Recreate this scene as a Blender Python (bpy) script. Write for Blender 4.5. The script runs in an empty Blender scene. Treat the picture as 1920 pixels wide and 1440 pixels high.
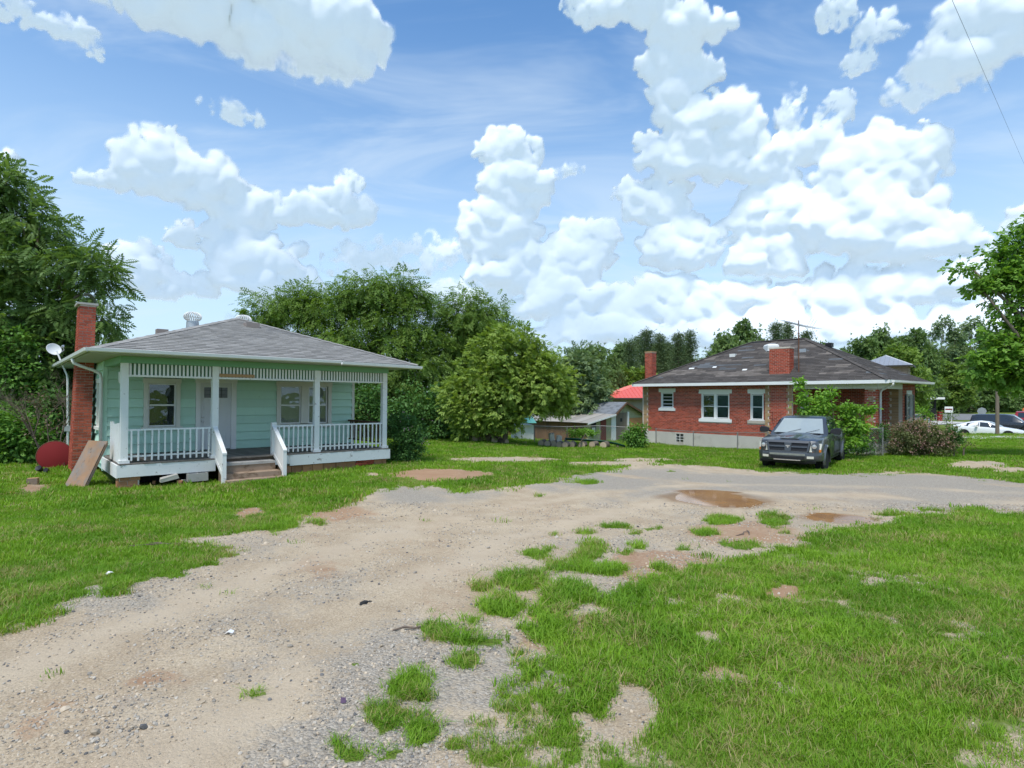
import bpy, bmesh, math, random
import numpy as np
from mathutils import Vector, Matrix, noise as mnoise

random.seed(7)
RNG = np.random.default_rng(11)
scene = bpy.context.scene
COL = scene.collection
R = math.radians

# ------------------------------------------------------------------ camera
FPX, CX, HZ, CAMZ = 1062.0, 960.0, 741.0, 1.65      # focal length and horizon of the photograph (1920 px wide)
cam_d = bpy.data.cameras.new('camera')
cam_d.sensor_width = 36.0
cam_d.lens = FPX / 1920 * 36
cam_d.shift_y = (HZ - 720) / 1920
cam_d.clip_start, cam_d.clip_end = 0.05, 3000
cam = bpy.data.objects.new('camera', cam_d)
COL.objects.link(cam)
cam.location = (0, 0, CAMZ)
cam.rotation_euler = (R(90), 0, 0)
scene.camera = cam

# ------------------------------------------------------------------ light, sky, exposure
SUN_EL, SUN_AZ = R(63), R(-160)          # azimuth from +Y towards +X: high, behind the camera and to its left
sun_d = bpy.data.lights.new('sun', 'SUN')
sun_d.energy, sun_d.angle, sun_d.color = 2.1, R(14), (1.0, 0.955, 0.88)
sun = bpy.data.objects.new('sun', sun_d)
COL.objects.link(sun)
_sd = Vector((math.sin(SUN_AZ) * math.cos(SUN_EL), math.cos(SUN_AZ) * math.cos(SUN_EL), math.sin(SUN_EL)))
sun.rotation_euler = _sd.to_track_quat('Z', 'Y').to_euler()

scene.view_settings.view_transform = 'Standard'
scene.view_settings.look = 'None'
scene.view_settings.gamma = 1.0
scene.view_settings.exposure = 0.82
scene.view_settings.use_curve_mapping = False
scene.render.engine = 'CYCLES'
scene.cycles.use_denoising = True
scene.cycles.max_bounces = 8
scene.cycles.diffuse_bounces = 3
scene.cycles.glossy_bounces = 3
scene.cycles.transmission_bounces = 4
scene.cycles.transparent_max_bounces = 8
scene.cycles.sample_clamp_indirect = 4.0


class NT:
    """small helper that wires shader nodes"""
    def __init__(self, tree):
        self.t = tree; self.n = tree.nodes; self.l = tree.links

    def _set(self, sock, v):
        if isinstance(v, bpy.types.NodeSocket):
            self.l.new(v, sock)
        elif v is not None:
            if sock.type == 'RGBA' and len(v) == 3:
                v = (*v, 1)
            sock.default_value = v

    def node(self, kind, ins=None, out=0, **props):
        nd = self.n.new(kind)
        for k, v in props.items():
            setattr(nd, k, v)
        for k, v in (ins or {}).items():
            self._set(nd.inputs[k], v)
        return nd.outputs[out] if out is not None else nd

    def m(self, op, a, b=None, c=None, clamp=False):
        nd = self.n.new('ShaderNodeMath'); nd.operation = op; nd.use_clamp = clamp
        for i, v in enumerate((a, b, c)):
            self._set(nd.inputs[i], v)
        return nd.outputs[0]

    def v(self, op, a, b=None, c=None, out=0):
        nd = self.n.new('ShaderNodeVectorMath'); nd.operation = op
        for i, x in enumerate((a, b, c)):
            if x is not None:
                self._set(nd.inputs[i], x)
        return nd.outputs[out]

    def mix(self, f, a, b, blend='MIX'):
        nd = self.n.new('ShaderNodeMix'); nd.data_type = 'RGBA'; nd.blend_type = blend
        self._set(nd.inputs[0], f); self._set(nd.inputs[6], a); self._set(nd.inputs[7], b)
        return nd.outputs[2]

    def smooth(self, x, a, b, lo=0.0, hi=1.0):
        nd = self.n.new('ShaderNodeMapRange'); nd.interpolation_type = 'SMOOTHSTEP'
        self._set(nd.inputs[0], x)
        for i, q in enumerate((a, b, lo, hi)):
            self._set(nd.inputs[1 + i], q)
        return nd.outputs[0]

    def noise(self, vec, scale, detail=3.0, rough=0.55, dist=0.0, out=0, dims='3D'):
        return self.node('ShaderNodeTexNoise', {'Vector': vec, 'Scale': scale, 'Detail': detail, 'Roughness': rough, 'Distortion': dist}, out, noise_dimensions=dims)

    def scale(self, vec, s):
        return self.v('MULTIPLY', vec, s)


def build_sky():
    w = bpy.data.worlds.new('World'); scene.world = w; w.use_nodes = True
    w.cycles.sampling_method = 'MANUAL'; w.cycles.sample_map_resolution = 256
    t = w.node_tree; t.nodes.clear(); N = NT(t)
    sky = N.node('ShaderNodeTexSky', sky_type='NISHITA', sun_disc=False, sun_elevation=SUN_EL, sun_rotation=SUN_AZ,
                 altitude=200, air_density=1.0, dust_density=0.7, ozone_density=1.4)
    d = N.v('NORMALIZE', N.node('ShaderNodeTexCoord', out=None).outputs['Generated'])
    sep = N.node('ShaderNodeSeparateXYZ', {0: d}, None)
    # thin high cirrus over the whole dome
    k = N.m('DIVIDE', 1.0, N.m('ADD', N.m('MAXIMUM', sep.outputs[2], 0.0), .22))
    flat = N.node('ShaderNodeCombineXYZ', {0: N.m('MULTIPLY', sep.outputs[0], k), 1: N.m('MULTIPLY', sep.outputs[1], k), 2: 0.0})
    cir = N.noise(N.v('MULTIPLY', flat, (1.0, 2.3, 1)), 1.5, 5, .6, .5, dims='2D')
    cir = N.m('MULTIPLY', N.smooth(cir, .40, .80), .42)
    hz = N.smooth(sep.outputs[2], .62, -.05, 0.0, .95)
    blue = N.mix(hz, N.mix(1.0, sky, (.74, 1.08, 1.28), 'MULTIPLY'), (3.9, 5.0, 6.0))
    base = N.mix(cir, blue, (4.3, 5.1, 5.9))
    bg = N.node('ShaderNodeBackground', {'Color': base, 'Strength': 0.1})
    out = t.nodes.new('ShaderNodeOutputWorld')
    t.links.new(bg, out.inputs['Surface'])


build_sky()

# ------------------------------------------------------------------ value noise on arrays
_PERM = np.random.default_rng(5).random((256, 256)).astype(np.float64)


def vnoise(x, y):
    xi = np.floor(x).astype(int); yi = np.floor(y).astype(int)
    fx = x - xi; fy = y - yi
    fx = fx * fx * (3 - 2 * fx); fy = fy * fy * (3 - 2 * fy)
    g = lambda i, j: _PERM[i & 255, j & 255]
    return (g(xi, yi) * (1 - fx) + g(xi + 1, yi) * fx) * (1 - fy) + (g(xi, yi + 1) * (1 - fx) + g(xi + 1, yi + 1) * fx) * fy


def fbm(x, y, oct=4, gain=.5):
    s = 0; a = 1; n = 0
    for o in range(oct):
        s = s + a * vnoise(x * 2 ** o + 17.3 * o, y * 2 ** o + 9.1 * o); n += a; a *= gain
    return s / n


def sstep(x, a, b):
    t = np.clip((x - a) / (b - a), 0, 1)
    return t * t * (3 - 2 * t)


# ------------------------------------------------------------------ clouds: heaps of billows, closed relief about 2 km away
def build_clouds():
    rr = np.random.default_rng(3)
    heaps = [  # where each heap stands (pixel of the photograph), half width, half height, thickness of the vapour 0..1, ragged 0..1
        (470, 10, 250, 95, 1, .1), (620, 58, 112, 75, 1, .1), (330, 10, 150, 75, 1, .2), (540, 105, 140, 42, .5, .5),
        (120, 62, 58, 36, .7, .6), (80, 48, 44, 26, .6, .7), (0, 0, 60, 32, .6, .7), (165, 98, 24, 24, .5, .8),
        (292, 312, 82, 70, 1, .1), (372, 345, 92, 60, 1, .1), (450, 392, 72, 42, .9, .2), (322, 262, 34, 32, .9, .2), (180, 330, 46, 18, .7, .4),
        (560, 394, 66, 36, .9, .3), (640, 388, 58, 46, .9, .3), (655, 345, 32, 27, .6, .6), (430, 205, 62, 22, .22, 1), (460, 222, 50, 18, .25, 1),
        (440, 440, 62, 46, 1, .1), (490, 500, 90, 60, 1, .1), (545, 545, 66, 46, 1, .2), (345, 440, 33, 31, .9, .3),
        (262, 500, 62, 50, .9, .2), (305, 530, 52, 38, .8, .3), (378, 532, 38, 26, .7, .4), (5, 312, 42, 32, 1, .2),
        (760, 478, 130, 36, .45, .8), (690, 500, 90, 36, .4, .8), (860, 470, 50, 36, .4, .8),
        (955, 282, 62, 40, 1, .1), (965, 345, 62, 62, 1, .1), (935, 420, 72, 60, 1, .1), (945, 490, 68, 62, 1, .2), (1055, 318, 38, 16, .4, .6),
        (1105, 448, 58, 38, 1, .1), (1070, 482, 76, 40, .9, .2), (1000, 515, 100, 38, .8, .3),
        (1180, 12, 95, 40, .8, .2), (1290, 52, 78, 50, .8, .2), (1100, 2, 50, 26, .6, .4),
        (1248, 122, 60, 40, 1, .1), (1320, 130, 44, 36, 1, .1), (1272, 185, 66, 55, 1, .1), (1335, 245, 92, 62, 1, .1), (1212, 265, 26, 27, 1, .2),
        (1290, 295, 92, 48, 1, .1), (1390, 300, 92, 48, 1, .1), (1482, 228, 34, 42, .7, .6), (1572, 214, 26, 40, .5, .8), (1495, 180, 22, 18, .4, .9),
        (1685, 290, 96, 62, 1, .1), (1715, 375, 80, 82, 1, .1), (1620, 330, 100, 68, 1, .1), (1600, 420, 125, 72, 1, .1), (1530, 270, 56, 42, .9, .3),
        (1700, 450, 118, 52, 1, .1), (1815, 455, 52, 34, .8, .2), (1450, 320, 56, 46, .8, .3),
        (1240, 385, 60, 46, 1, .1), (1185, 362, 40, 24, .8, .4), (1275, 460, 70, 60, 1, .2), (1440, 405, 80, 60, .9, .2), (1430, 480, 84, 52, .9, .2),
        (1570, 26, 44, 42, .6, .7), (1640, 58, 54, 36, .55, .7), (1608, 110, 34, 40, .5, .8),
        (1840, 72, 140, 80, .6, .4), (1760, 152, 100, 46, .45, .6), (1910, 28, 100, 82, .7, .3), (1915, 415, 44, 32, 1, .1),
        (1060, 560, 115, 42, .9, .2), (1250, 565, 125, 42, .8, .3), (1400, 570, 105, 40, .8, .3), (1600, 545, 130, 48, .9, .2), (1750, 530, 105, 42, .9, .2),
        (1150, 622, 200, 30, .7, .3), (1500, 618, 250, 34, .7, .3), (820, 562, 120, 40, .5, .5), (1840, 600, 120, 40, .6, .4), (600, 618, 150, 26, .4, .6)]
    ang = []
    for px, py, rx, ry, th, rag in heaps:
        a = math.atan((px - CX) / FPX); e = math.atan((HZ - py) / math.hypot(px - CX, FPX))
        ang.append((a, e, rx / FPX * math.cos(a) ** 2 * 1.16, ry / FPX * math.cos(a) * math.cos(e) ** 2 * 1.16, th, rag))
    side = []
    for i in range(46):      # the same fair weather heaps go on all round
        a = rr.uniform(.92, 2 * math.pi - .92); e = rr.uniform(.05, .62)
        for j in range(4):
            side.append((a + rr.normal() * .10, e + rr.normal() * .03, rr.uniform(.06, .14), rr.uniform(.03, .06), rr.uniform(.6, 1), .2))
    for i in range(5):       # and above the frame
        a = rr.uniform(-.8, .8); e = rr.uniform(.8, 1.1)
        for j in range(3):
            side.append((a + rr.normal() * .14, e + rr.normal() * .05, rr.uniform(.10, .2), rr.uniform(.04, .08), rr.uniform(.5, 1), .3))

    def relief(name, a0, a1, e0, e1, res, hs, nb):
        na = int((a1 - a0) / res); ne = int((e1 - e0) / res)
        A, E = np.meshgrid(np.linspace(a0, a1, na), np.linspace(e0, e1, ne))
        wa = A + (fbm(A * 26, E * 26, 3) - .5) * .026 + (fbm(A * 90 + 7, E * 90, 2) - .5) * .006
        we = E + (fbm(A * 26 + 40, E * 26 + 11, 3) - .5) * .024 + (fbm(A * 90 + 3, E * 90 + 8, 2) - .5) * .006
        H = np.zeros_like(A); C = np.zeros_like(A)
        for (a, e, ra, re, th, rag) in hs:
            balls = [(0, 0, 0, .80)]
            n = int(nb * (1.3 if ra > .06 else 1))
            for k in range(n):
                t = rr.uniform(0, 2 * math.pi); rad = math.sqrt(rr.uniform(0.05, 1)) * .90
                bx, by = rad * math.cos(t), rad * math.sin(t)
                if by < -.35:
                    by = -.35 + (by + .35) * .35          # flatter undersides
                br = rr.uniform(.12, .36) * (1.1 - .45 * rad)
                balls.append((bx, by, math.sqrt(max(0, 1 - rad * rad)) * .8, br))
            for bx, by, bz, br in balls:
                big = br > .5
                ca, ce = a + bx * ra, e + by * re
                r_a, r_e = (ra * br, re * br) if big else (br * math.sqrt(ra * re) * 1.05,) * 2
                i0 = max(0, int((ca - r_a * 1.6 - .03 - a0) / res)); i1 = min(na, int((ca + r_a * 1.6 + .03 - a0) / res) + 1)
                j0 = max(0, int((ce - r_e * 1.6 - .03 - e0) / res)); j1 = min(ne, int((ce + r_e * 1.6 + .03 - e0) / res) + 1)
                if i1 <= i0 or j1 <= j0:
                    continue
                sl = (slice(j0, j1), slice(i0, i1))
                r2 = ((wa[sl] - ca) / r_a) ** 2 + ((we[sl] - ce) / r_e) ** 2
                dome = np.sqrt(np.clip(1 - r2, 0, None))
                h = np.where(dome > 0, bz * math.sqrt(ra * re) + dome * math.sqrt(r_a * r_e) * (1.0 if not big else .9), 0)
                H[sl] = np.maximum(H[sl], h * (.4 + .6 * th))
                c = np.clip(1 - np.sqrt(r2), 0, 1) * (2.2 if big else 2.0)
                ragn = 1 - rag * sstep(fbm(A[sl] * 60 + 5, E[sl] * 60, 4), .36, .62) * 1.0
                C[sl] = 1 - (1 - C[sl]) * (1 - np.clip(c, 0, 1) * min(1, th * 1.1) * ragn)
        fine = fbm(A * 120, E * 120, 4) - .5
        H = H + np.where(H > 0, fine * .0035 + (fbm(A * 45, E * 45, 3) - .5) * .006, 0)
        H = np.maximum(H, 0)
        B_ = H.copy()
        for _ in range(5):
            B_ = (B_ + np.roll(B_, 1, 0) + np.roll(B_, -1, 0) + np.roll(B_, 1, 1) + np.roll(B_, -1, 1)) / 5
        C_ = B_.copy()
        for _ in range(26):
            C_ = (C_ + np.roll(C_, 1, 0) + np.roll(C_, -1, 0) + np.roll(C_, 1, 1) + np.roll(C_, -1, 1)) / 5
        H = .22 * H + .45 * B_ + .33 * C_
        al = sstep(C + fine * .46 * (C > 0), .02, .90)
        keep = al > .012
        # one closed shell: front relief, shallower back
        R0 = 2100.0
        dirs = np.stack([np.sin(A) * np.cos(E), np.cos(A) * np.cos(E), np.sin(E)], -1)
        front = dirs * (R0 * (1 - H * .70))[..., None]; back = dirs * (R0 * (1.004 + H * .5))[..., None]
        idx = np.arange(na * ne).reshape(ne, na)
        q = keep[:-1, :-1] | keep[1:, :-1] | keep[:-1, 1:] | keep[1:, 1:]
        f = np.stack([idx[:-1, :-1][q], idx[:-1, 1:][q], idx[1:, 1:][q], idx[1:, :-1][q]], -1)
        fr = f[:, ::-1]
        used = np.unique(f); remap = -np.ones(na * ne, int); remap[used] = np.arange(len(used))
        V = np.concatenate([front.reshape(-1, 3)[used], back.reshape(-1, 3)[used]])
        F = np.concatenate([remap[f], remap[fr] + len(used)])
        alv = np.where(keep, al, 0).reshape(-1)[used]
        return V, F, np.concatenate([alv, np.clip(alv * 1.6 - .6, 0, 1)])
    V1, F1, A1 = relief('f', -.86, .86, .008, .70, R(.125), ang + side, 64)
    V2, F2, A2 = relief('s', .90, 2 * math.pi - .90, .02, 1.2, R(.9), side, 10)
    V3, F3, A3 = relief('t', -.86, .86, .72, 1.3, R(.9), side, 10)
    V = np.concatenate([V1, V2, V3]); F = np.concatenate([F1, F2 + len(V1), F3 + len(V1) + len(V2)]); Aa = np.concatenate([A1, A2, A3])
    me = bpy.data.meshes.new('clouds')
    me.vertices.add(len(V)); me.vertices.foreach_set('co', V.astype(np.float32).ravel())
    me.loops.add(F.size); me.loops.foreach_set('vertex_index', F.astype(np.int32).ravel())
    me.polygons.add(len(F)); me.polygons.foreach_set('loop_start', np.arange(0, F.size, 4, dtype=np.int32))
    me.update(calc_edges=True)
    me.polygons.foreach_set('use_smooth', np.ones(len(F), bool))
    at = me.attributes.new('vapour', 'FLOAT', 'POINT'); at.data.foreach_set('value', Aa.astype(np.float32))
    mt = bpy.data.materials.new('cloud_vapour'); mt.use_nodes = True
    t = mt.node_tree; t.nodes.clear(); N = NT(t)
    ge = N.node('ShaderNodeNewGeometry', out=None)      # light diffuses inside the vapour: soften the relief
    nn = N.v('ADD', ge.outputs['Normal'], N.v('MULTIPLY', N.v('NORMALIZE', ge.outputs['Position']), (-.55, -.55, -.55)))
    nn = N.v('NORMALIZE', N.v('ADD', nn, (0, 0, .12)))
    dif = N.node('ShaderNodeBsdfDiffuse', {'Color': (.94, .94, .94, 1), 'Normal': nn})
    mx = dif
    vap = N.node('ShaderNodeAttribute', attribute_name='vapour', out=2)
    tr = N.node('ShaderNodeBsdfTransparent')
    fin = N.node('ShaderNodeMixShader', {0: vap, 1: tr, 2: mx})
    o = t.nodes.new('ShaderNodeOutputMaterial'); t.links.new(fin, o.inputs[0])
    me.materials.append(mt)
    ob = bpy.data.objects.new('clouds', me); COL.objects.link(ob)
    ob['kind'] = 'stuff'; ob['label'] = 'white heaped summer clouds across the blue sky'; ob['category'] = 'clouds'


build_clouds()

# ================================================================== helpers
def link(o, parent=None):
    COL.objects.link(o)
    if parent is not None:
        o.parent = parent
    return o


def np_mesh(name, V, F, mat=None, smooth=False, attrs=None):
    """V (n,3), F (m,k) arrays with one face size"""
    V = np.asarray(V, np.float32); F = np.asarray(F, np.int32); k = F.shape[1]
    me = bpy.data.meshes.new(name)
    me.vertices.add(len(V)); me.vertices.foreach_set('co', V.ravel())
    me.loops.add(F.size); me.loops.foreach_set('vertex_index', F.ravel())
    me.polygons.add(len(F)); me.polygons.foreach_set('loop_start', np.arange(0, F.size, k, dtype=np.int32))
    me.update(calc_edges=True)
    if smooth:
        me.polygons.foreach_set('use_smooth', np.ones(len(F), bool))
    for an, av in (attrs or {}).items():
        a = me.attributes.new(an, 'FLOAT', 'POINT'); a.data.foreach_set('value', np.asarray(av, np.float32))
    if mat is not None:
        me.materials.append(mat)
    return me


class MB:
    """collects simple shapes into one mesh"""
    def __init__(self, M=None):
        self.v = []; self.f = []; self.M = M

    def add(self, vs, fs):
        b = len(self.v)
        for p in vs:
            p = Vector(p)
            self.v.append(tuple(self.M @ p) if self.M else tuple(p))
        self.f += [tuple(b + i for i in f) for f in fs]
        return self

    def box(self, x0, x1, y0, y1, z0, z1):
        vs = [(x, y, z) for x in (x0, x1) for y in (y0, y1) for z in (z0, z1)]
        return self.add(vs, [(0, 1, 3, 2), (4, 6, 7, 5), (0, 4, 5, 1), (2, 3, 7, 6), (0, 2, 6, 4), (1, 5, 7, 3)])

    def hexa(self, bot, top):
        """two rings of the same length, bottom and top, closed"""
        n = len(bot)
        return self.add(list(bot) + list(top), [tuple(range(n))[::-1], tuple(range(n, 2 * n))] + [(i, (i + 1) % n, n + (i + 1) % n, n + i) for i in range(n)])

    def extrude(self, poly, d):
        d = Vector(d); poly = [Vector(p) for p in poly]
        return self.hexa(poly, [p + d for p in poly])

    def tube(self, pts, rad, n=8, cap=True):
        pts = [Vector(p) for p in pts]
        if not hasattr(rad, '__len__'):
            rad = [rad] * len(pts)
        vs = []; fs = []
        ref = None
        for i, p in enumerate(pts):
            t = (pts[min(i + 1, len(pts) - 1)] - pts[max(i - 1, 0)]).normalized()
            if ref is None:
                ref = t.orthogonal().normalized()
            a = (ref - t * ref.dot(t))
            a = a.normalized() if a.length > 1e-6 else t.orthogonal().normalized()
            ref = a; b = t.cross(a)
            for k in range(n):
                c = 2 * math.pi * k / n
                vs.append(p + (a * math.cos(c) + b * math.sin(c)) * rad[i])
        for i in range(len(pts) - 1):
            for k in range(n):
                fs.append((i * n + k, i * n + (k + 1) % n, (i + 1) * n + (k + 1) % n, (i + 1) * n + k))
        if cap:
            fs.append(tuple(range(n))[::-1]); fs.append(tuple(range((len(pts) - 1) * n, len(pts) * n)))
        return self.add(vs, fs)

    def lathe(self, prof, n=16, o=(0, 0, 0), axis='Z', cap=True):
        vs = []; fs = []
        for r, z in prof:
            for k in range(n):
                c = 2 * math.pi * k / n
                a, b = r * math.cos(c), r * math.sin(c)
                p = {'Z': (a, b, z), 'Y': (a, z, b), 'X': (z, a, b)}[axis]
                vs.append((p[0] + o[0], p[1] + o[1], p[2] + o[2]))
        for i in range(len(prof) - 1):
            for k in range(n):
                fs.append((i * n + k, i * n + (k + 1) % n, (i + 1) * n + (k + 1) % n, (i + 1) * n + k))
        if cap:
            fs.append(tuple(range(n))[::-1]); fs.append(tuple(range((len(prof) - 1) * n, len(prof) * n)))
        return self.add(vs, fs)

    def loft(self, rings, cap=True):
        n = len(rings[0]); vs = [p for r in rings for p in r]; fs = []
        for i in range(len(rings) - 1):
            for k in range(n):
                fs.append((i * n + k, i * n + (k + 1) % n, (i + 1) * n + (k + 1) % n, (i + 1) * n + k))
        if cap:
            fs.append(tuple(range(n))[::-1]); fs.append(tuple(range((len(rings) - 1) * n, len(rings) * n)))
        return self.add(vs, fs)

    def mesh(self, name, mat=None, smooth=False, normals=True):
        me = bpy.data.meshes.new(name)
        me.from_pydata(self.v, [], self.f)
        if normals:
            bm = bmesh.new(); bm.from_mesh(me); bmesh.ops.recalc_face_normals(bm, faces=bm.faces); bm.to_mesh(me); bm.free()
        me.update()
        if smooth:
            for p in me.polygons:
                p.use_smooth = True
            if smooth != 'all':
                me.set_sharp_from_angle(angle=R(smooth if smooth > 1 else 40))
        if mat is not None:
            me.materials.append(mat)
        return me

    def build(self, name, mat, parent=None, smooth=False):
        return link(bpy.data.objects.new(name, self.mesh(name, mat, smooth)), parent)


def bx(*a):
    return MB().box(*a)


def tag(o, label=None, cat=None, group=None, kind=None):
    for k, v in (('label', label), ('category', cat), ('group', group), ('kind', kind)):
        if v:
            o[k] = v
    return o


def thing(name, label, cat, loc=(0, 0, 0), rot=(0, 0, 0), group=None):
    o = bpy.data.objects.new(name, None); o.empty_display_size = .2
    COL.objects.link(o); o.location = loc; o.rotation_euler = rot
    return tag(o, label, cat, group)


def piece(name, me, parent, loc=(0, 0, 0), rot=(0, 0, 0), sc=(1, 1, 1)):
    o = bpy.data.objects.new(name, me); link(o, parent)
    o.location = loc; o.rotation_euler = rot; o.scale = sc
    return o


def P(px, py, Y):
    """the point at depth Y that the photograph shows at pixel (px, py)"""
    return Vector(((px - CX) * Y / FPX, Y, CAMZ - (py - HZ) * Y / FPX))


# ================================================================== materials
MATS = {}


def pmat(name, col, rough=.75, var=.12, vs=3.0, bump=0.0, bs=60.0, spec=.3, metal=0.0, rnd=0.0, spots=None, stretch=(1, 1, 1), col2=None, coat=0.0, mottled=None):
    if name in MATS:
        return MATS[name]
    mt = bpy.data.materials.new(name); mt.use_nodes = True
    t = mt.node_tree; t.nodes.clear(); N = NT(t)
    pos = N.node('ShaderNodeNewGeometry', out=None)
    p = N.v('MULTIPLY', pos.outputs['Position'], stretch)
    c = col
    nz = N.noise(p, vs, 4, .6)
    if col2 is not None:
        f = N.smooth(N.noise(p, vs * .7, 4, .62), .38, .64)
        c = N.mix(f, col, col2)
    k = N.m('MULTIPLY_ADD', nz, 2 * var, 1 - var)
    if rnd:
        oi = N.node('ShaderNodeObjectInfo', out=None).outputs['Random']
        r = N.m('FRACT', N.m('ADD', oi, pos.outputs['Random Per Island']))
        k = N.m('MULTIPLY', k, N.m('MULTIPLY_ADD', r, 2 * rnd, 1 - rnd))
    c = N.mix(1.0, c, N.node('ShaderNodeCombineXYZ', {0: k, 1: k, 2: k}), 'MULTIPLY')
    if mottled:
        mcol, mscale, lo, hi, mst = mottled
        f = N.smooth(N.noise(N.v('MULTIPLY', pos.outputs['Position'], mst), mscale, 3, .6), lo, hi)
        c = N.mix(f, c, mcol)
    if spots:
        scol, sscale, lo, hi = spots
        f = N.smooth(N.noise(p, sscale, 5, .65), lo, hi)
        c = N.mix(f, c, scol)
    b = N.node('ShaderNodeBsdfPrincipled', {'Base Color': c, 'Roughness': rough, 'Metallic': metal, 'Specular IOR Level': spec, 'Coat Weight': coat, 'Coat Roughness': .05}, None)
    if bump:
        h = N.noise(p, bs, 4, .6)
        nb = N.node('ShaderNodeBump', {'Strength': bump, 'Distance': .01, 'Height': h})
        t.links.new(nb, b.inputs['Normal'])
    o = t.nodes.new('ShaderNodeOutputMaterial'); t.links.new(b.outputs[0], o.inputs[0])
    MATS[name] = mt
    return mt


def leafmat(name, dark, light, trans=.34, yellow=None, rough=.55):
    mt = bpy.data.materials.new(name); mt.use_nodes = True
    t = mt.node_tree; t.nodes.clear(); N = NT(t)
    ti = N.node('ShaderNodeAttribute', attribute_name='tint', out=2)
    g = N.node('ShaderNodeNewGeometry', out=None)
    f = N.m('ADD', N.m('MULTIPLY', ti, .7), N.m('MULTIPLY', g.outputs['Random Per Island'], .3))
    c = N.mix(f, dark, light)
    if yellow:
        c = N.mix(N.smooth(g.outputs['Random Per Island'], .93, .97), c, yellow)
    b = N.node('ShaderNodeBsdfPrincipled', {'Base Color': c, 'Roughness': rough, 'Specular IOR Level': .25})
    tl = N.node('ShaderNodeBsdfTranslucent', {'Color': N.mix(1.0, c, (1.25, 1.25, .55, 1), 'MULTIPLY')})
    mx = N.node('ShaderNodeMixShader', {0: trans, 1: b, 2: tl})
    o = t.nodes.new('ShaderNodeOutputMaterial'); t.links.new(mx, o.inputs[0])
    MATS[name] = mt
    return mt


def glassmat(name, tint=(.85, .9, .9), refl=.5):
    mt = bpy.data.materials.new(name); mt.use_nodes = True
    t = mt.node_tree; t.nodes.clear(); N = NT(t)
    pos = N.node('ShaderNodeNewGeometry', out=None).outputs['Position']
    h = N.noise(pos, 2.2, 2, .5)
    bp = N.node('ShaderNodeBump', {'Strength': .22, 'Distance': .05, 'Height': h})
    fr = N.node('ShaderNodeFresnel', {'IOR': 1.55, 'Normal': bp})
    gl = N.node('ShaderNodeBsdfGlossy', {'Color': (.9, .95, .97, 1), 'Roughness': .03, 'Normal': bp})
    tr = N.node('ShaderNodeBsdfTransparent', {'Color': (*tint, 1)})
    f = N.m('MULTIPLY_ADD', fr, .85, refl * .04, clamp=True)
    mx = N.node('ShaderNodeMixShader', {0: f, 1: tr, 2: gl})
    o = t.nodes.new('ShaderNodeOutputMaterial'); t.links.new(mx, o.inputs[0])
    MATS[name] = mt
    return mt


WHITE = pmat('white_paint', (.76, .76, .74), .6, .08, 2.2, .15, 30, spots=((.36, .33, .30), 9, .61, .70))
WHITEC = pmat('white_trim', (.80, .80, .79), .55, .05, 2)
CREAM = pmat('cream_paint', (.70, .69, .62), .6, .08, 2, spots=((.42, .38, .32), 14, .70, .76))
MINT = pmat('mint_siding', (.50, .74, .61), .6, .10, 1.6, .12, 25, rnd=.08, stretch=(1, 1, .6), spots=((.25, .42, .34), 7, .62, .80))
FRZ = pmat('frieze_green', (.10, .22, .13), .7, .15, 3)
GREENB = pmat('green_beam', (.20, .40, .24), .6, .1, 2)
GLASS = glassmat('window_glass')
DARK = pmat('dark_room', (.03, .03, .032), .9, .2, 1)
CURT = pmat('curtain_cloth', (.42, .385, .35), .9, .15, 3, stretch=(3, 3, .3))
SHING = pmat('grey_shingle', (.285, .272, .255), .92, .13, 3.5, .4, 160, .15, rnd=.14, spots=((.20, .20, .20), 1.3, .56, .80))
SHINGD = pmat('dark_shingle', (.088, .078, .072), .9, .16, 2.5, .4, 140, .15, rnd=.2)
SHINGP = pmat('worn_shingle', (.155, .135, .12), .9, .2, 2.5, .4, 140, .15, rnd=.25)
SHINGB = pmat('blue_grey_shingle', (.118, .125, .132), .9, .12, 2.5, .3, 140, .15, rnd=.2)
BRICK = pmat('red_brick', (.39, .085, .05), .88, .2, 1.2, .3, 90, .15, rnd=.3, spots=((.24, .075, .05), 1.1, .56, .78))
BRICKC = pmat('chimney_brick', (.38, .09, .055), .88, .18, 6, .3, 90, .15, rnd=.24)
TANB = pmat('tan_brick', (.40, .26, .145), .88, .16, 6, .3, 90, .15, rnd=.22)
CLAYB = pmat('clay_block', (.40, .20, .105), .9, .22, 5, .35, 50, .1, rnd=.2, spots=((.22, .14, .10), 8, .56, .7))
MORTAR = pmat('mortar', (.60, .53, .46), .95, .15, 10, .3, 90, .1)
PALEF = pmat('pale_foundation', (.56, .53, .48), .92, .16, 2.5, .3, 40, .15, spots=((.40, .36, .31), 2.2, .55, .72))
CONC = pmat('concrete', (.40, .385, .36), .92, .14, 4, .3, 40, .15, spots=((.26, .24, .22), 3, .55, .75))
STEPC = pmat('stained_step', (.32, .235, .17), .9, .2, 3, .4, 40, .15, spots=((.19, .13, .085), 4, .5, .66))
DECKW = pmat('deck_boards', (.20, .175, .15), .85, .2, 4, .2, 60, rnd=.2)
PLYW = pmat('weathered_plywood', (.30, .18, .105), .85, .22, 3.5, .4, 40, col2=(.21, .185, .165), rnd=.05, spots=((.12, .085, .065), 6, .60, .72))
OLDW = pmat('old_wood', (.19, .15, .115), .88, .22, 5, .3, 50, stretch=(1, 1, .4), rnd=.2)
RAWW = pmat('orange_wood', (.42, .25, .13), .8, .2, 6, .2, 40)
BROWNW = pmat('brown_wood', (.115, .062, .035), .8, .2, 5, .2, 40, rnd=.15)
METAL = pmat('galvanised', (.50, .51, .52), .45, .12, 5, spec=.5, metal=.7)
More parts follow.
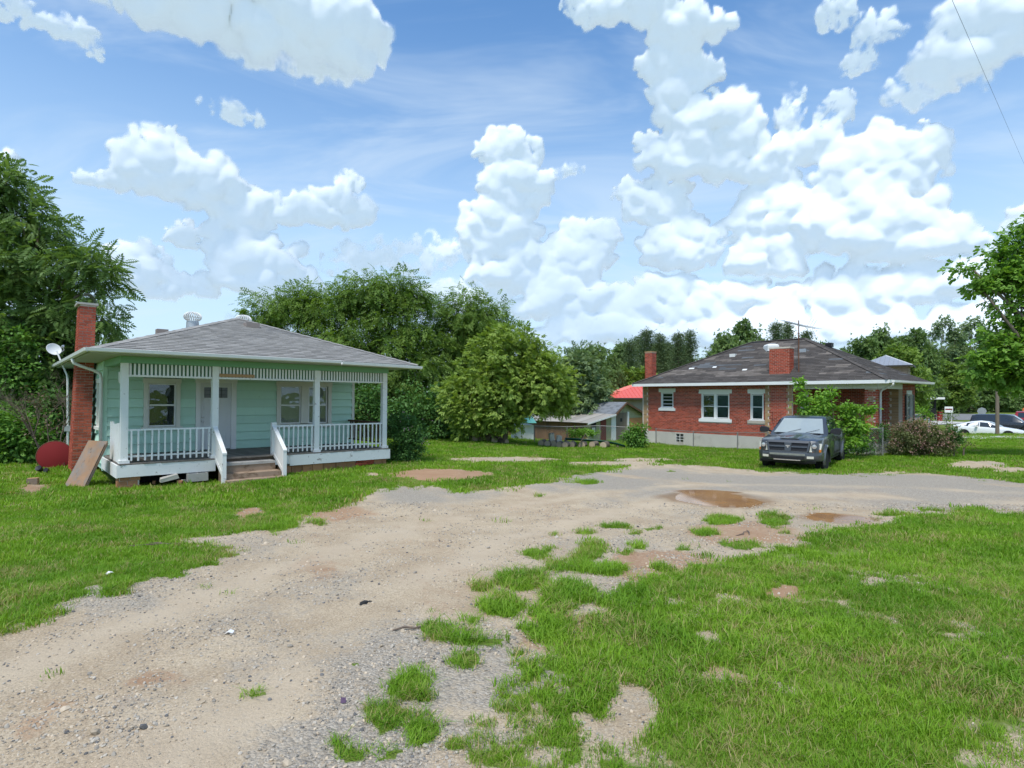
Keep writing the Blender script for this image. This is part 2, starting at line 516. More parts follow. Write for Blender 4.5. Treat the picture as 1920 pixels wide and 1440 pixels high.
METALW = pmat('white_metal', (.74, .74, .72), .45, .08, 3, spots=((.42, .38, .33), 9, .70, .78))
RUST = pmat('rusty_metal', (.16, .075, .045), .8, .25, 8, .2, 50)
BLACKP = pmat('black_plastic', (.018, .018, .02), .5, .1, 5)
RUBBER = pmat('rubber', (.022, .022, .022), .85, .2, 10)
REDP = pmat('dark_red_paint', (.20, .014, .016), .8, .12, 2, .05, 40)
BARK = pmat('bark', (.17, .14, .11), .9, .25, 9, .6, 30, .1, stretch=(1, 1, .3))
BARKD = pmat('twig_bark', (.15, .115, .09), .9, .2, 9)
LOGW = pmat('cut_wood', (.42, .33, .24), .9, .25, 6, .4, 40, rnd=.2)

# ================================================================== the ground
def S(x, a, b):
    t = np.clip((np.asarray(x, float) - a) / (b - a), 0, 1)
    return t * t * (3 - 2 * t)


PUD = [(4.02, 11.2, .80, .78), (5.22, 9.05, .52, .36)]     # puddle centres and half sizes


def g(x, y):
    x = np.asarray(x, float); y = np.asarray(y, float)
    z = -.42 * S(y, 1.5, 12.5)
    z = z - .53 * S(y, 11.5, 20.5) * S(x, -3.5, 3.5)
    z = z - .30 * S(y, 22, 32) * S(x, -3, 3)
    z = z - .60 * S(y, 34, 43) * S(18 - x, 0, 7) * S(x, -26, -6)
    z = z - .60 * S(y, 42.0, 45) * S(x, 11, 18)
    z = z - .35 * S(y, 20, 34) * S(-x, 2, 10)
    z = z - .50 * S(y, 18.5, 27) * S(x, -10, -3.5) * (1 - S(x, -3.5, 3.5))
    z = z + (fbm(x * .55, y * .55, 3) - .5) * .10 * S(np.hypot(x, y), 2, 8) + (fbm(x * 2.3, y * 2.3, 2) - .5) * .03
    la, lb = (x + 8.92) * .7396 + (y - 12.84) * .673, -(x + 8.92) * .673 + (y - 12.84) * .7396      # level, slightly worn ground round the green house
    z = z - .075 * S(la, -2.2, -.6) * S(9.5 - la, 0, 1.5) * S(lb, -1.8, -.7)
    for cx, cy, ax, ay in PUD:
        ww = (fbm(x * 2.1 + 3, y * 2.1, 3) - .5) * .55
        r = np.hypot((x - cx) / ax, (y - cy) / ay) + ww
        z = z - .07 * S(1.25 - r, 0, .6)
    return z


def g1(x, y):
    return float(g(x, y))


def ray(px, py):
    """where the photograph's pixel meets the ground"""
    Y = 1.7 * FPX / max(py - HZ, 6)
    for _ in range(40):
        X = (px - CX) * Y / FPX
        Y = .5 * Y + .5 * (CAMZ - g1(X, Y)) * FPX / max(py - HZ, 6)
    return Vector(((px - CX) * Y / FPX, Y, g1((px - CX) * Y / FPX, Y)))


def inside(px, py, poly):
    r = np.zeros(px.shape, bool); n = len(poly)
    for i in range(n):
        x0, y0 = poly[i]; x1, y1 = poly[(i + 1) % n]
        if y0 == y1:
            continue
        c = (y0 > py) != (y1 > py)
        r ^= c & (px < (x1 - x0) * (py - y0) / (y1 - y0) + x0)
    return r


LANE = [(-400, 1215), (0, 1190), (55, 1184), (85, 1165), (110, 1135), (180, 1113), (250, 1088), (330, 1072), (405, 1060), (440, 1040), (420, 1022), (330, 1022), (290, 1018), (350, 1006),
        (450, 1000), (500, 985), (560, 968), (620, 955), (660, 945), (690, 926), (730, 910), (838, 911), (850, 924), (1030, 905), (1042, 896), (1130, 884), (1190, 871), (1240, 869),
        (1330, 874), (1420, 882), (1560, 889), (1700, 884), (1850, 896), (1920, 907), (2300, 925), (2300, 952), (1920, 963), (1690, 970), (1650, 985), (1540, 992), (1500, 1004), (1520, 1012),
        (1400, 1042), (1300, 1062), (1220, 1092), (1150, 1112), (1120, 1162), (1070, 1212), (1020, 1228), (975, 1262), (950, 1292), (900, 1332), (868, 1372), (850, 1410), (900, 1470), (870, 1800), (-400, 1800)]
BARE = [(828, 890, 96, 11), (945, 862, 105, 5), (1150, 869, 90, 4), (1200, 862, 60, 3), (1835, 872, 62, 8), (1900, 882, 40, 6), (1468, 1117, 24, 18), (1335, 1193, 24, 12), (1352, 1272, 46, 15),
        (1185, 1345, 50, 60), (1110, 1352, 40, 16), (180, 1108, 32, 10), (12, 948, 26, 5), (62, 916, 34, 9), (1210, 1375, 30, 26), (1640, 1094, 26, 5), (470, 965, 30, 14), (700, 890, 18, 4), (1360, 1120, 30, 6)]
TUFT = [(1007, 1037, 26, 9), (1095, 1001, 20, 5), (1158, 987, 26, 6), (1041, 1000, 8, 3), (1192, 1001, 12, 3), (1222, 992, 14, 4), (1111, 1031, 36, 12), (1095, 1047, 26, 9), (1071, 1060, 48, 14), (1148, 1067, 32, 10),
        (979, 1088, 44, 18), (910, 1102, 20, 7), (946, 1138, 40, 18), (952, 1114, 16, 6), (1067, 1118, 56, 20), (1040, 1150, 34, 12), (830, 1186, 32, 14), (890, 1172, 12, 6), (900, 1205, 38, 14), (970, 1180, 18, 8), (1039, 1186, 44, 30),
        (874, 1249, 24, 14), (783, 1283, 36, 27), (970, 1240, 22, 7), (986, 1262, 20, 10), (721, 1344, 38, 22), (652, 1400, 36, 24), (790, 1372, 36, 24), (725, 1412, 20, 12), (1205, 1024, 12, 4), (1184, 1037, 12, 7), (1285, 1029, 12, 6),
        (1357, 976, 32, 9), (1452, 976, 27, 12), (1320, 999, 20, 8), (1285, 1029, 14, 6), (1388, 1021, 34, 8), (1228, 991, 8, 3), (1671, 965, 24, 4), (1744, 957, 20, 3), (1800, 957, 16, 3), (1830, 958, 20, 5),
        (483, 1297, 20, 10), (596, 980, 12, 5), (512, 981, 54, 18), (435, 1040, 20, 6), (672, 1252, 8, 4), (230, 1108, 22, 8), (1100, 905, 20, 4), (1010, 930, 8, 3), (1480, 1000, 20, 4), (858, 1420, 20, 16), (1260, 884, 10, 2), (1060, 1100, 14, 6), (1240, 1070, 14, 6)]
GREY = [(800, 1240, 230, 90, .62), (640, 1400, 330, 60, .62), (380, 1330, 190, 60, .42), (210, 1130, 130, 34, .42), (760, 1090, 200, 50, .3), (820, 925, 120, 18, .45), (1600, 915, 420, 26, 1), (1150, 895, 130, 16, .75), (900, 1200, 120, 30, .6), (1800, 930, 300, 34, 1), (560, 1240, 120, 36, .4)]
RED = [(62, 916, 40, 10, .8), (828, 890, 100, 12, .9), (1400, 1000, 110, 26, .75), (1250, 1060, 110, 30, .8), (1100, 1190, 130, 50, .6), (1010, 1222, 60, 20, .6), (330, 1260, 70, 30, .5), (60, 1320, 120, 40, .35), (560, 1070, 90, 20, .4), (470, 968, 40, 16, .7), (1460, 1117, 40, 20, 1), (1350, 1270, 60, 20, .7), (620, 960, 80, 14, .4)]


def ground_px(x, y, z):
    yy = np.maximum(y, .6)
    return CX + FPX * x / yy, HZ + FPX * (CAMZ - z) / yy


def ell(px, py, lst, soft=.0):
    m = np.zeros(px.shape)
    for e in lst:
        r = np.hypot((px - e[0]) / e[2], (py - e[1]) / e[3])
        m = np.maximum(m, np.clip((1.25 - r) * 2.2, 0, 1) * (e[4] if len(e) > 4 else 1))
    return m


TRACK = None


def track_dist(x, y):
    """sideways distance from the middle of the worn wheel tracks"""
    global TRACK
    if TRACK is None:
        TRACK = [ray(*q) for q in ((-200, 1500), (150, 1330), (420, 1190), (640, 1080), (860, 1000), (1100, 945), (1350, 915), (1650, 920), (2000, 935))]
    best = np.full(np.shape(x), 99.0)
    for p, q in zip(TRACK, TRACK[1:]):
        dx, dy = q.x - p.x, q.y - p.y; L2 = dx * dx + dy * dy
        t = np.clip(((x - p.x) * dx + (y - p.y) * dy) / L2, 0, 1)
        best = np.minimum(best, np.hypot(x - p.x - t * dx, y - p.y - t * dy))
    return best


def raw_grass(x, y, z):
    nx = (fbm(x * 1.7 + 3, y * 1.7, 4) - .5) * .34 + (fbm(x * 9, y * 9 + 4, 3) - .5) * .12
    ny = (fbm(x * 1.7 + 31, y * 1.7 + 8, 4) - .5) * .58 + (fbm(x * 9 + 8, y * 9, 3) - .5) * .18
    px, py = ground_px(x + nx, y + ny, z)
    gr = np.where(inside(px, py, LANE) & (y > .3), 0.0, 1.0)
    return np.where(y < .9, np.where(x > -.15 + .3 * nx, 1.0, np.where(x < -4.5, 1.0, 0.0)), gr)


def masks(x, y, z=None):
    """share of grass, grey gravel and red clay on the ground at (x, y)"""
    if z is None:
        z = g(x, y)
    sp = np.clip(.10 + .022 * y, .1, .55)
    gr = raw_grass(x, y, z) * .28
    for k in range(6):
        a = k * 1.047 + .4
        gr = gr + raw_grass(x + sp * math.cos(a), y + 1.6 * sp * math.sin(a), z) * .12
    n6 = fbm(x * 6.5, y * 6.5 + 9, 3); n15 = fbm(x * 1.5 + 9, y * 1.5, 4)
    jx, jy = (fbm(x * 4 + 2, y * 4, 3) - .5) * .22, (fbm(x * 4 + 7, y * 4 + 3, 3) - .5) * .34
    p0x, p0y = ground_px(x + jx, y + jy, z)
    px, py = ground_px(x + jx * 2, y + jy * 2, z)
    edge = sstep(gr + (n6 - .5) * .95, .34, .62)
    thin = sstep(n15, .50, .68) * .70 * sstep(9 - y, 0, 5)
    bare = sstep(ell(p0x, p0y, BARE) + (n6 - .5) * .8, .35, .75)
    gr = edge * (1 - bare) * (1 - thin * sstep(n6, .40, .58))
    tf = sstep(ell(p0x, p0y, TUFT) + (n6 - .5) * 1.1, .30, .85)
    gr = np.maximum(gr, tf * .85)
    d = track_dist(x, y) + (n15 - .5) * .35
    wheel_ = np.exp(-((np.abs(d) - .82) / .30) ** 2)
    streak = fbm(x * .8 + y * .25, y * .32 - x * .2, 4)
    gv = np.clip(ell(px, py, GREY) + (streak - .50) * 2.2 + .22 * sstep(d, 1.1, 1.9) + .22 * sstep(.45 - d, 0, .3) - .40 * wheel_ + (n6 - .5) * .5, 0, 1)
    cl = np.clip(ell(px, py, RED) * .9 + sstep(streak, .54, .34) * .35 + (n6 - .5) * .3, 0, 1)
    return gr, gv, cl


def build_ground():
    fwd = np.radians(np.arange(-47, 47.01, .17))
    rest = np.radians(np.arange(50, 311, 5.0))
    th = np.concatenate([fwd, rest])
    rad = np.concatenate([[.0], np.geomspace(.5, 46, 300), np.geomspace(48, 900, 26)])
    T, Q = np.meshgrid(th, rad)
    X, Y = np.sin(T) * Q, np.cos(T) * Q
    Z = g(X, Y)
    gr, gv, cl = masks(X, Y, Z)
    gr = np.where(Q > 60, 1, gr)
    rng = np.random.default_rng(1)
    nr, nt = X.shape
    idx = np.arange(nr * nt).reshape(nr, nt); nxt = np.roll(idx, -1, 1)
    F = np.stack([idx[:-1], idx[1:], nxt[1:], nxt[:-1]], -1).reshape(-1, 4)
    mt = bpy.data.materials.new('ground_soil'); mt.use_nodes = True
    t = mt.node_tree; t.nodes.clear(); N = NT(t)
    pos = N.node('ShaderNodeNewGeometry', out=None).outputs['Position']
    A = lambda n: N.node('ShaderNodeAttribute', attribute_name=n, out=2)
    n1 = N.noise(pos, 2.2, 6, .62); n2 = N.noise(pos, 22, 5, .65); n3 = N.noise(pos, 160, 3, .6)
    n4 = N.noise(pos, 70, 4, .7)
    sand = N.mix(N.smooth(n1, .32, .68), (.415, .315, .205), (.525, .42, .288))
    sand = N.mix(N.smooth(n4, .45, .68, 0, .75), sand, (.25, .195, .145))
    sand = N.mix(N.smooth(n4, .50, .30, 0, .7), sand, (.62, .52, .40))
    stones = N.node('ShaderNodeTexVoronoi', {'Vector': pos, 'Scale': 62.0}, None)
    pebble = N.mix(N.node('ShaderNodeSeparateColor', {0: stones.outputs['Color']}), (.24, .21, .17), (.52, .465, .385))
    pebble = N.mix(N.smooth(n3, .3, .7, .1, .6), pebble, (.38, .325, .26))
    gm = N.m('ADD', N.m('MULTIPLY', A('gravel'), .85), N.m('MULTIPLY', N.m('SUBTRACT', n2, .5), 1.7))
    gm = N.smooth(gm, .05, .95)
    soil = N.mix(gm, sand, pebble)
    cm = N.smooth(N.m('ADD', A('clay'), N.m('MULTIPLY', N.m('SUBTRACT', n2, .5), 1.0)), .28, .85, 0, .85)
    soil = N.mix(cm, soil, N.mix(n1, (.31, .165, .09), (.42, .26, .155)))
    soil = N.mix(N.smooth(n3, .60, .78, 0, .55), soil, (.16, .13, .105))
    soil = N.mix(N.smooth(n2, .62, .80, 0, .4), soil, (.30, .235, .17))
    soil = N.mix(N.m('MULTIPLY', A('track'), .55), soil, N.mix(n4, (.46, .36, .25), (.60, .50, .375)))
    soil = N.mix(N.m('MULTIPLY', A('wet'), .85), soil, N.mix(n2, (.20, .125, .07), (.30, .20, .12)))
    turf = N.mix(n2, (.085, .14, .02), (.20, .255, .05))
    gm2 = N.smooth(N.m('ADD', A('grass'), N.m('MULTIPLY', N.m('SUBTRACT', n2, .5), .7)), .40, .72)
    c = N.mix(gm2, soil, turf)
    b = N.node('ShaderNodeBsdfPrincipled', {'Base Color': c, 'Roughness': .95, 'Specular IOR Level': .12}, None)
    h = N.m('ADD', N.m('MULTIPLY', n2, .8), N.m('MULTIPLY', N.m('MULTIPLY', stones.outputs['Distance'], gm), -.9))
    h = N.m('ADD', h, N.m('MULTIPLY', n3, .25))
    h = N.m('ADD', h, N.m('MULTIPLY', n4, .45))
    bp = N.node('ShaderNodeBump', {'Strength': .9, 'Distance': .02, 'Height': h})
    t.links.new(bp, b.inputs['Normal'])
    o = t.nodes.new('ShaderNodeOutputMaterial'); t.links.new(b.outputs[0], o.inputs[0])
    wet = np.zeros_like(X)
    for cx, cy, ax, ay in PUD:
        r = np.hypot((X - cx) / ax, (Y - cy) / ay) + (fbm(X * 2.1 + 3, Y * 2.1, 3) - .5) * .55
        wet = np.maximum(wet, S(1.5 - r, 0, .45))
    dtr = track_dist(X, Y) + (fbm(X * 1.5 + 9, Y * 1.5, 4) - .5) * .35
    trk = np.exp(-((np.abs(dtr) - .82) / .26) ** 2) * sstep(fbm(X * .7, Y * .7 + 4, 3), .25, .6)
    me = np_mesh('ground', np.stack([X, Y, Z], -1).reshape(-1, 3), F[:, ::-1], mt, True, {'wet': wet.ravel(), 'track': trk.ravel(), 'grass': gr.ravel(), 'gravel': gv.ravel(), 'clay': cl.ravel()})
    ob = link(bpy.data.objects.new('ground', me)); ob['kind'] = 'structure'


build_ground()

# puddles of muddy water in the hollows of the lane
WATER = pmat('muddy_water', (.33, .165, .050), .05, .15, 2.5, .03, 3, spec=.25, col2=(.25, .12, .04))
for i, (cx, cy, ax, ay) in enumerate(PUD):
    n = 48
    lvl = g1(cx, cy) + (.048, .046)[i]
    ring = [(cx + ax * 1.5 * math.cos(2 * math.pi * k / n), cy + ay * 1.5 * math.sin(2 * math.pi * k / n), lvl) for k in range(n)]
    o = MB().add(ring, [tuple(range(n))]).build('puddle', WATER)
    tag(o, ('larger brown muddy puddle in the middle of the gravel lane', 'smaller orange muddy puddle at the edge of the green lawn')[i], 'puddle', kind='structure')


# ================================================================== grass, gravel
def scatter_object(name, pts, scl, rot, kinds, templates, label):
    """one object of points that geometry nodes cover with small templates"""
    me = bpy.data.meshes.new(name)
    me.vertices.add(len(pts)); me.vertices.foreach_set('co', np.asarray(pts, np.float32).ravel())
    a = me.attributes.new('size', 'FLOAT', 'POINT'); a.data.foreach_set('value', np.asarray(scl, np.float32))
    a = me.attributes.new('turn', 'FLOAT_VECTOR', 'POINT'); a.data.foreach_set('vector', np.asarray(rot, np.float32).ravel())
    a = me.attributes.new('pick', 'INT', 'POINT'); a.data.foreach_set('value', np.asarray(kinds, np.int32))
    ob = link(bpy.data.objects.new(name, me)); tag(ob, label, name, kind='stuff')
    col = bpy.data.collections.new(name + '_kinds')
    for i, tm in enumerate(templates):
        to = bpy.data.objects.new('%s_kind_%02d' % (name, i), tm); col.objects.link(to)
    ng = bpy.data.node_groups.new(name + '_scatter', 'GeometryNodeTree')
    ng.interface.new_socket('Geometry', in_out='INPUT', socket_type='NodeSocketGeometry')
    ng.interface.new_socket('Geometry', in_out='OUTPUT', socket_type='NodeSocketGeometry')
    n = ng.nodes; l = ng.links
    gi, go = n.new('NodeGroupInput'), n.new('NodeGroupOutput')
    ci = n.new('GeometryNodeCollectionInfo'); ci.inputs[0].default_value = col
    ci.inputs['Separate Children'].default_value = True; ci.inputs['Reset Children'].default_value = True
    ip = n.new('GeometryNodeInstanceOnPoints'); ip.inputs['Pick Instance'].default_value = True

    def att(nm, ty):
        k = n.new('GeometryNodeInputNamedAttribute'); k.data_type = ty; k.inputs['Name'].default_value = nm
        return k.outputs['Attribute']
    l.new(gi.outputs[0], ip.inputs['Points']); l.new(ci.outputs[0], ip.inputs['Instance'])
    l.new(att('pick', 'INT'), ip.inputs['Instance Index'])
    l.new(att('size', 'FLOAT'), ip.inputs['Scale'])
    er = n.new('FunctionNodeEulerToRotation'); l.new(att('turn', 'FLOAT_VECTOR'), er.inputs[0]); l.new(er.outputs[0], ip.inputs['Rotation'])
    l.new(ip.outputs[0], go.inputs[0])
    md = ob.modifiers.new('scatter', 'NODES'); md.node_group = ng
    return ob


def grass_mat(name, ca, cb, cdry, dry):
    mt = bpy.data.materials.new(name); mt.use_nodes = True
    t = mt.node_tree; t.nodes.clear(); N = NT(t)
    ge = N.node('ShaderNodeNewGeometry', out=None)
    oi = N.node('ShaderNodeObjectInfo', out=None)
    r = N.m('FRACT', N.m('ADD', oi.outputs['Random'], ge.outputs['Random Per Island']))
    patch = N.noise(ge.outputs['Position'], .75, 5, .65)
    f = N.m('ADD', N.m('MULTIPLY', N.smooth(patch, .32, .68), .65), N.m('MULTIPLY', r, .35))
    c = N.mix(f, ca, cb)
    p2 = N.noise(ge.outputs['Position'], 1.3, 4, .6)
    dr = N.smooth(N.m('ADD', N.m('MULTIPLY', p2, .9), N.m('MULTIPLY', r, .38)), 1.0 - dry, 1.12 - dry)
    c = N.mix(dr, c, cdry)
    b = N.node('ShaderNodeBsdfPrincipled', {'Base Color': c, 'Roughness': .5, 'Specular IOR Level': .25})
    tl = N.node('ShaderNodeBsdfTranslucent', {'Color': N.mix(1.0, c, (1.2, 1.15, .5, 1), 'MULTIPLY')})
    mx = N.node('ShaderNodeMixShader', {0: .38, 1: b, 2: tl})
    o = t.nodes.new('ShaderNodeOutputMaterial'); t.links.new(mx, o.inputs[0])
    return mt


def tuft_mesh(name, n, spread, hmin, hmax, width, lean, mat, seed):
    rr = np.random.default_rng(seed); V = []; F = []
    for i in range(n):
        a = rr.uniform(0, 6.283); rad = spread * math.sqrt(rr.uniform(0, 1))
        bx_, by_ = rad * math.cos(a), rad * math.sin(a)
        h = rr.uniform(hmin, hmax); ln = rr.uniform(.15, 1) * lean * h; d = rr.uniform(0, 6.283)
        dx, dy = math.cos(d), math.sin(d); sx, sy = -dy, dx; w = width * rr.uniform(.7, 1.2)
        b = len(V)
        for t_, wf in ((0, 1), (.55, .8), (1, .12)):
            cx_ = bx_ + dx * ln * t_ * t_; cy_ = by_ + dy * ln * t_ * t_; cz = h * (t_ - .22 * t_ * t_ * (ln / h))
            V.append((cx_ - sx * w * wf, cy_ - sy * w * wf, cz)); V.append((cx_ + sx * w * wf, cy_ + sy * w * wf, cz))
        F += [(b, b + 1, b + 3, b + 2), (b + 2, b + 3, b + 5, b + 4)]
    return np_mesh(name, V, F, mat, True)


def build_grass():
    rr = np.random.default_rng(21)
    GM = grass_mat('grass_blades', (.110, .255, .012), (.275, .455, .034), (.44, .36, .16), .25)
    GD = grass_mat('dry_blades', (.23, .30, .040), (.34, .39, .07), (.48, .39, .20), .46)
    near = [tuft_mesh('tuft', 18, .05, .014, .048, .0022, 1.0, GM, s) for s in range(5)] + [tuft_mesh('tuft', 12, .05, .02, .07, .002, 1.3, GD, 40 + s) for s in range(2)]
    tall = [tuft_mesh('tuft', 22, .06, .025, .085, .0025, 1.6, GM, 60 + s) for s in range(3)]
    mid = [tuft_mesh('tuft', 24, .11, .025, .062, .0044, .8, GM, 70 + s) for s in range(4)] + [tuft_mesh('tuft', 16, .11, .03, .09, .004, 1.1, GD, 90)]
    far = [tuft_mesh('tuft', 28, .22, .04, .085, .009, .7, GM, 100 + s) for s in range(4)]
    T = near + tall + mid + far
    P_, S_, K_ = [], [], []

    def zone(y0, y1, dens, ks, smin, smax, zfn=None):
        xm = y1 * .98 + 1
        area = (2 * xm) * (y1 - y0); n = int(area * dens)
        x = rr.uniform(-xm, xm, n); y = rr.uniform(y0, y1, n)
        k = np.abs(x) < y * .97 + .9
        x, y = x[k], y[k]
        z = g(x, y); gr, _, _ = masks(x, y, z)
        px, py = ground_px(x, y, z)
        k = rr.uniform(0, 1, len(x)) < gr
        k &= np.abs(rr.uniform(0, 1, len(x))) < .35 + .9 * fbm(x * 3.2, y * 3.2, 3)
        k &= ~on_built(x, y)
        x, y, z = x[k], y[k], z[k]
        lush = fbm(x * .9 + 8, y * .9, 3)
        s = rr.uniform(smin, smax, len(x)) * (.65 + .75 * lush)
        kk = rr.choice(ks, len(x))
        qx, qy = ground_px(x, y, z)
        tf = (ell(qx, qy, TUFT) > .05) & (rr.uniform(0, 1, len(x)) < .75)
        kk = np.where(tf, rr.choice([7, 8, 9], len(x)), kk); s = np.where(tf, s * (.85 + .022 * y), s)
        P_.append(np.stack([x, y, z - .004], -1)); S_.append(s); K_.append(kk)
    weed = tall
    nn = list(range(7)); tt = [7, 8, 9]; mm = list(range(10, 15)); ff = list(range(15, 19))
    zone(1.3, 3.2, 1700, nn[:5] * 3 + nn[5:] + tt[:1], .65, 1.15)
    zone(3.2, 6, 900, nn[:5] * 3 + nn[5:] + tt, .8, 1.3)
    zone(6, 10, 330, mm[:4] * 3 + mm[4:] + tt, .75, 1.2)
    zone(10, 18, 150, mm[:4] * 4 + mm[4:] + ff[:1], .9, 1.45)
    zone(18, 34, 42, ff, .8, 1.3)
    zone(34, 60, 12, ff, 1.0, 1.6)
    pts = np.concatenate(P_); sc = np.concatenate(S_); kk = np.concatenate(K_)
    rot = np.zeros((len(pts), 3)); rot[:, 2] = rr.uniform(0, 6.283, len(pts))
    rot[:, :2] = rr.normal(0, .12, (len(pts), 2))
    scatter_object('grass', pts, sc, rot, kk, T, 'short green lawn grass with dry patches either side of the lane')
    print('grass tufts', len(pts))
    # loose stones on the lane
    ST = [pmat('stone_grey', (.36, .32, .265), .85, .2, 30, rnd=.35), pmat('stone_tan', (.44, .36, .265), .85, .2, 30, rnd=.3), pmat('stone_dark', (.15, .145, .14), .85, .2, 30, rnd=.3)]
    tm = []
    for s in range(6):
        bm = bmesh.new(); bmesh.ops.create_icosphere(bm, subdivisions=1, radius=1)
        for v in bm.verts:
            v.co *= 1 + .35 * (random.random() - .5)
            v.co.z *= .62; v.co.x *= 1.15
        me = bpy.data.meshes.new('pebble'); bm.to_mesh(me); bm.free(); me.materials.append(ST[(0, 0, 1, 1, 0, 2)[s]]); tm.append(me)
    n = 260000
    y = 1.2 + 9.5 * rr.uniform(0, 1, n) ** 1.6; x = rr.uniform(-1, 1, n) * (y + .6)
    z = g(x, y); gr, gv, cl = masks(x, y, z)
    k = (gr < .5) & (rr.uniform(0, 1, n) < .30 + .45 * gv) & (rr.uniform(0, 1, n) < .15 + 2.2 * (fbm(x * 2.2, y * 2.2, 4) - .36)) & (rr.uniform(0, 1, n) > .75 * np.exp(-((track_dist(x, y) - .82) / .3) ** 2))
    x, y, z = x[k], y[k], z[k]
    s = .0028 + .0075 * rr.uniform(0, 1, len(x)) ** 4 + .0007 * y
    s *= np.where(rr.uniform(0, 1, len(x)) < .012, 2.2, 1)
    rot = rr.uniform(0, 6.283, (len(x), 3)) * np.array([.12, .12, 1])
    scatter_object('gravel', np.stack([x, y, z + s * .2], -1), s, rot, rr.choice(6, len(x), p=[.24, .24, .18, .18, .1, .06]), tm, 'loose grey and tan gravel scattered on the lane')
    print('pebbles', len(x))

# ================================================================== building helpers
HROT = math.atan2(.673, .7396)
U2 = Vector((math.cos(HROT), math.sin(HROT), 0)); V2 = Vector((-math.sin(HROT), math.cos(HROT), 0))
GH = Vector((-8.92, 12.84, -.42))          # green house: corner of the porch
BH = Vector((16.36, 25.36, -1.10))         # brick house: corner of its porch


def local(o, x, y):
    dx = np.asarray(x) - o.x; dy = np.asarray(y) - o.y
    return dx * U2.x + dy * U2.y, dx * V2.x + dy * V2.y


def on_built(x, y):
    a, b = local(GH, x, y)
    m = (a > -.02) & (a < 7) & (b > -.02) & (b < 11.5)
    m |= (a > 1.95) & (a < 3.5) & (b > -.95) & (b <= 0)
    a, b = local(BH, x, y)
    m |= (a > 0) & (a < 6.5) & (b > 0) & (b < 12.6)
    return m


def wall_sheet(mb, x0, x1, z0, z1, holes, face, thick=.1):
    """upright wall in the plane y = 0 of mb.M (or of the given frame), with rectangular holes (a, b, c, d)"""
    xs = sorted({x0, x1, *[h[0] for h in holes], *[h[1] for h in holes]})
    for a, b in zip(xs, xs[1:]):
        if b - a < 1e-5:
            continue
        hs = sorted([(h[2], h[3]) for h in holes if h[0] <= a + 1e-6 and h[1] >= b - 1e-6])
        z = z0
        for c, d in hs + [(z1, z1)]:
            if c - z > 1e-5:
                mb.box(a, b, face, face + thick, z, c)
            z = max(z, d)


def intervals(x0, x1, z0, z1, holes):
    """the stretches of a course between z0 and z1 that no hole takes"""
    out = [(x0, x1)]
    for a, b, c, d in holes:
        if d <= z0 + .01 or c >= z1 - .01:
            continue
        nw = []
        for p, q in out:
            if b <= p or a >= q:
                nw.append((p, q)); continue
            if a > p + .02:
                nw.append((p, a))
            if b < q - .02:
                nw.append((b, q))
        out = nw
    return out


def shingle_face(E0, E1, A0, A1, course=.14, tab=.30, th=.012, seed=0, lift=.004, patches=None):
    """overlapping shingle tabs on a roof face: eave E0-E1, top A0-A1 (A0 == A1 for a triangle)"""
    rr = random.Random(seed)
    E0, E1, A0, A1 = map(Vector, (E0, E1, A0, A1))
    ex = (E1 - E0).normalized(); mid = (A0 + A1) / 2 - (E0 + E1) / 2
    up = (mid - ex * mid.dot(ex)); L = up.length; up.normalize(); nrm = ex.cross(up).normalized()
    if nrm.z < 0:
        nrm = -nrm
    w0, w1 = 0.0, (E1 - E0).length; a0, a1 = (A0 - E0).dot(ex), (A1 - E0).dot(ex)
    n = int(L / course); mb = MB(); worn = [MB(), MB()]
    for i in range(n + 1):
        s0 = i * course; s1 = min(s0 + course * 1.06, L)
        if s1 - s0 < .02:
            continue
        lo0, hi0 = w0 + (a0 - w0) * s0 / L, w1 + (a1 - w1) * s0 / L
        lo1, hi1 = w0 + (a0 - w0) * s1 / L, w1 + (a1 - w1) * s1 / L
        x = lo0 - rr.uniform(0, tab) - (i % 2) * tab / 2
        while x < hi0:
            xa, xb = max(x, lo0), min(x + tab - .006, hi0)
            ta, tb = max(xa, lo1), min(xb, hi1)
            if xb - xa > .02:
                if tb < ta:
                    ta = tb = max(min((xa + xb) / 2, hi1), lo1)
                dz = rr.uniform(0, .006); sl = rr.uniform(-.006, .006)
                b0 = E0 + ex * xa + up * (s0 + sl) + nrm * (lift + dz); b1 = E0 + ex * xb + up * (s0 + sl) + nrm * (lift + dz)
                c0 = b0 + nrm * th; c1 = b1 + nrm * th
                d0 = E0 + ex * ta + up * s1 + nrm * lift; d1 = E0 + ex * tb + up * s1 + nrm * lift
                k_ = patches((xa + xb) / 2, i) if patches else 0
                (worn[k_ - 1] if k_ else mb).add([b0, b1, c1, c0, d1, d0], [(0, 1, 2, 3), (3, 2, 4, 5), (0, 3, 5), (1, 4, 2)])
            x += tab
    return (mb, *worn) if patches else mb


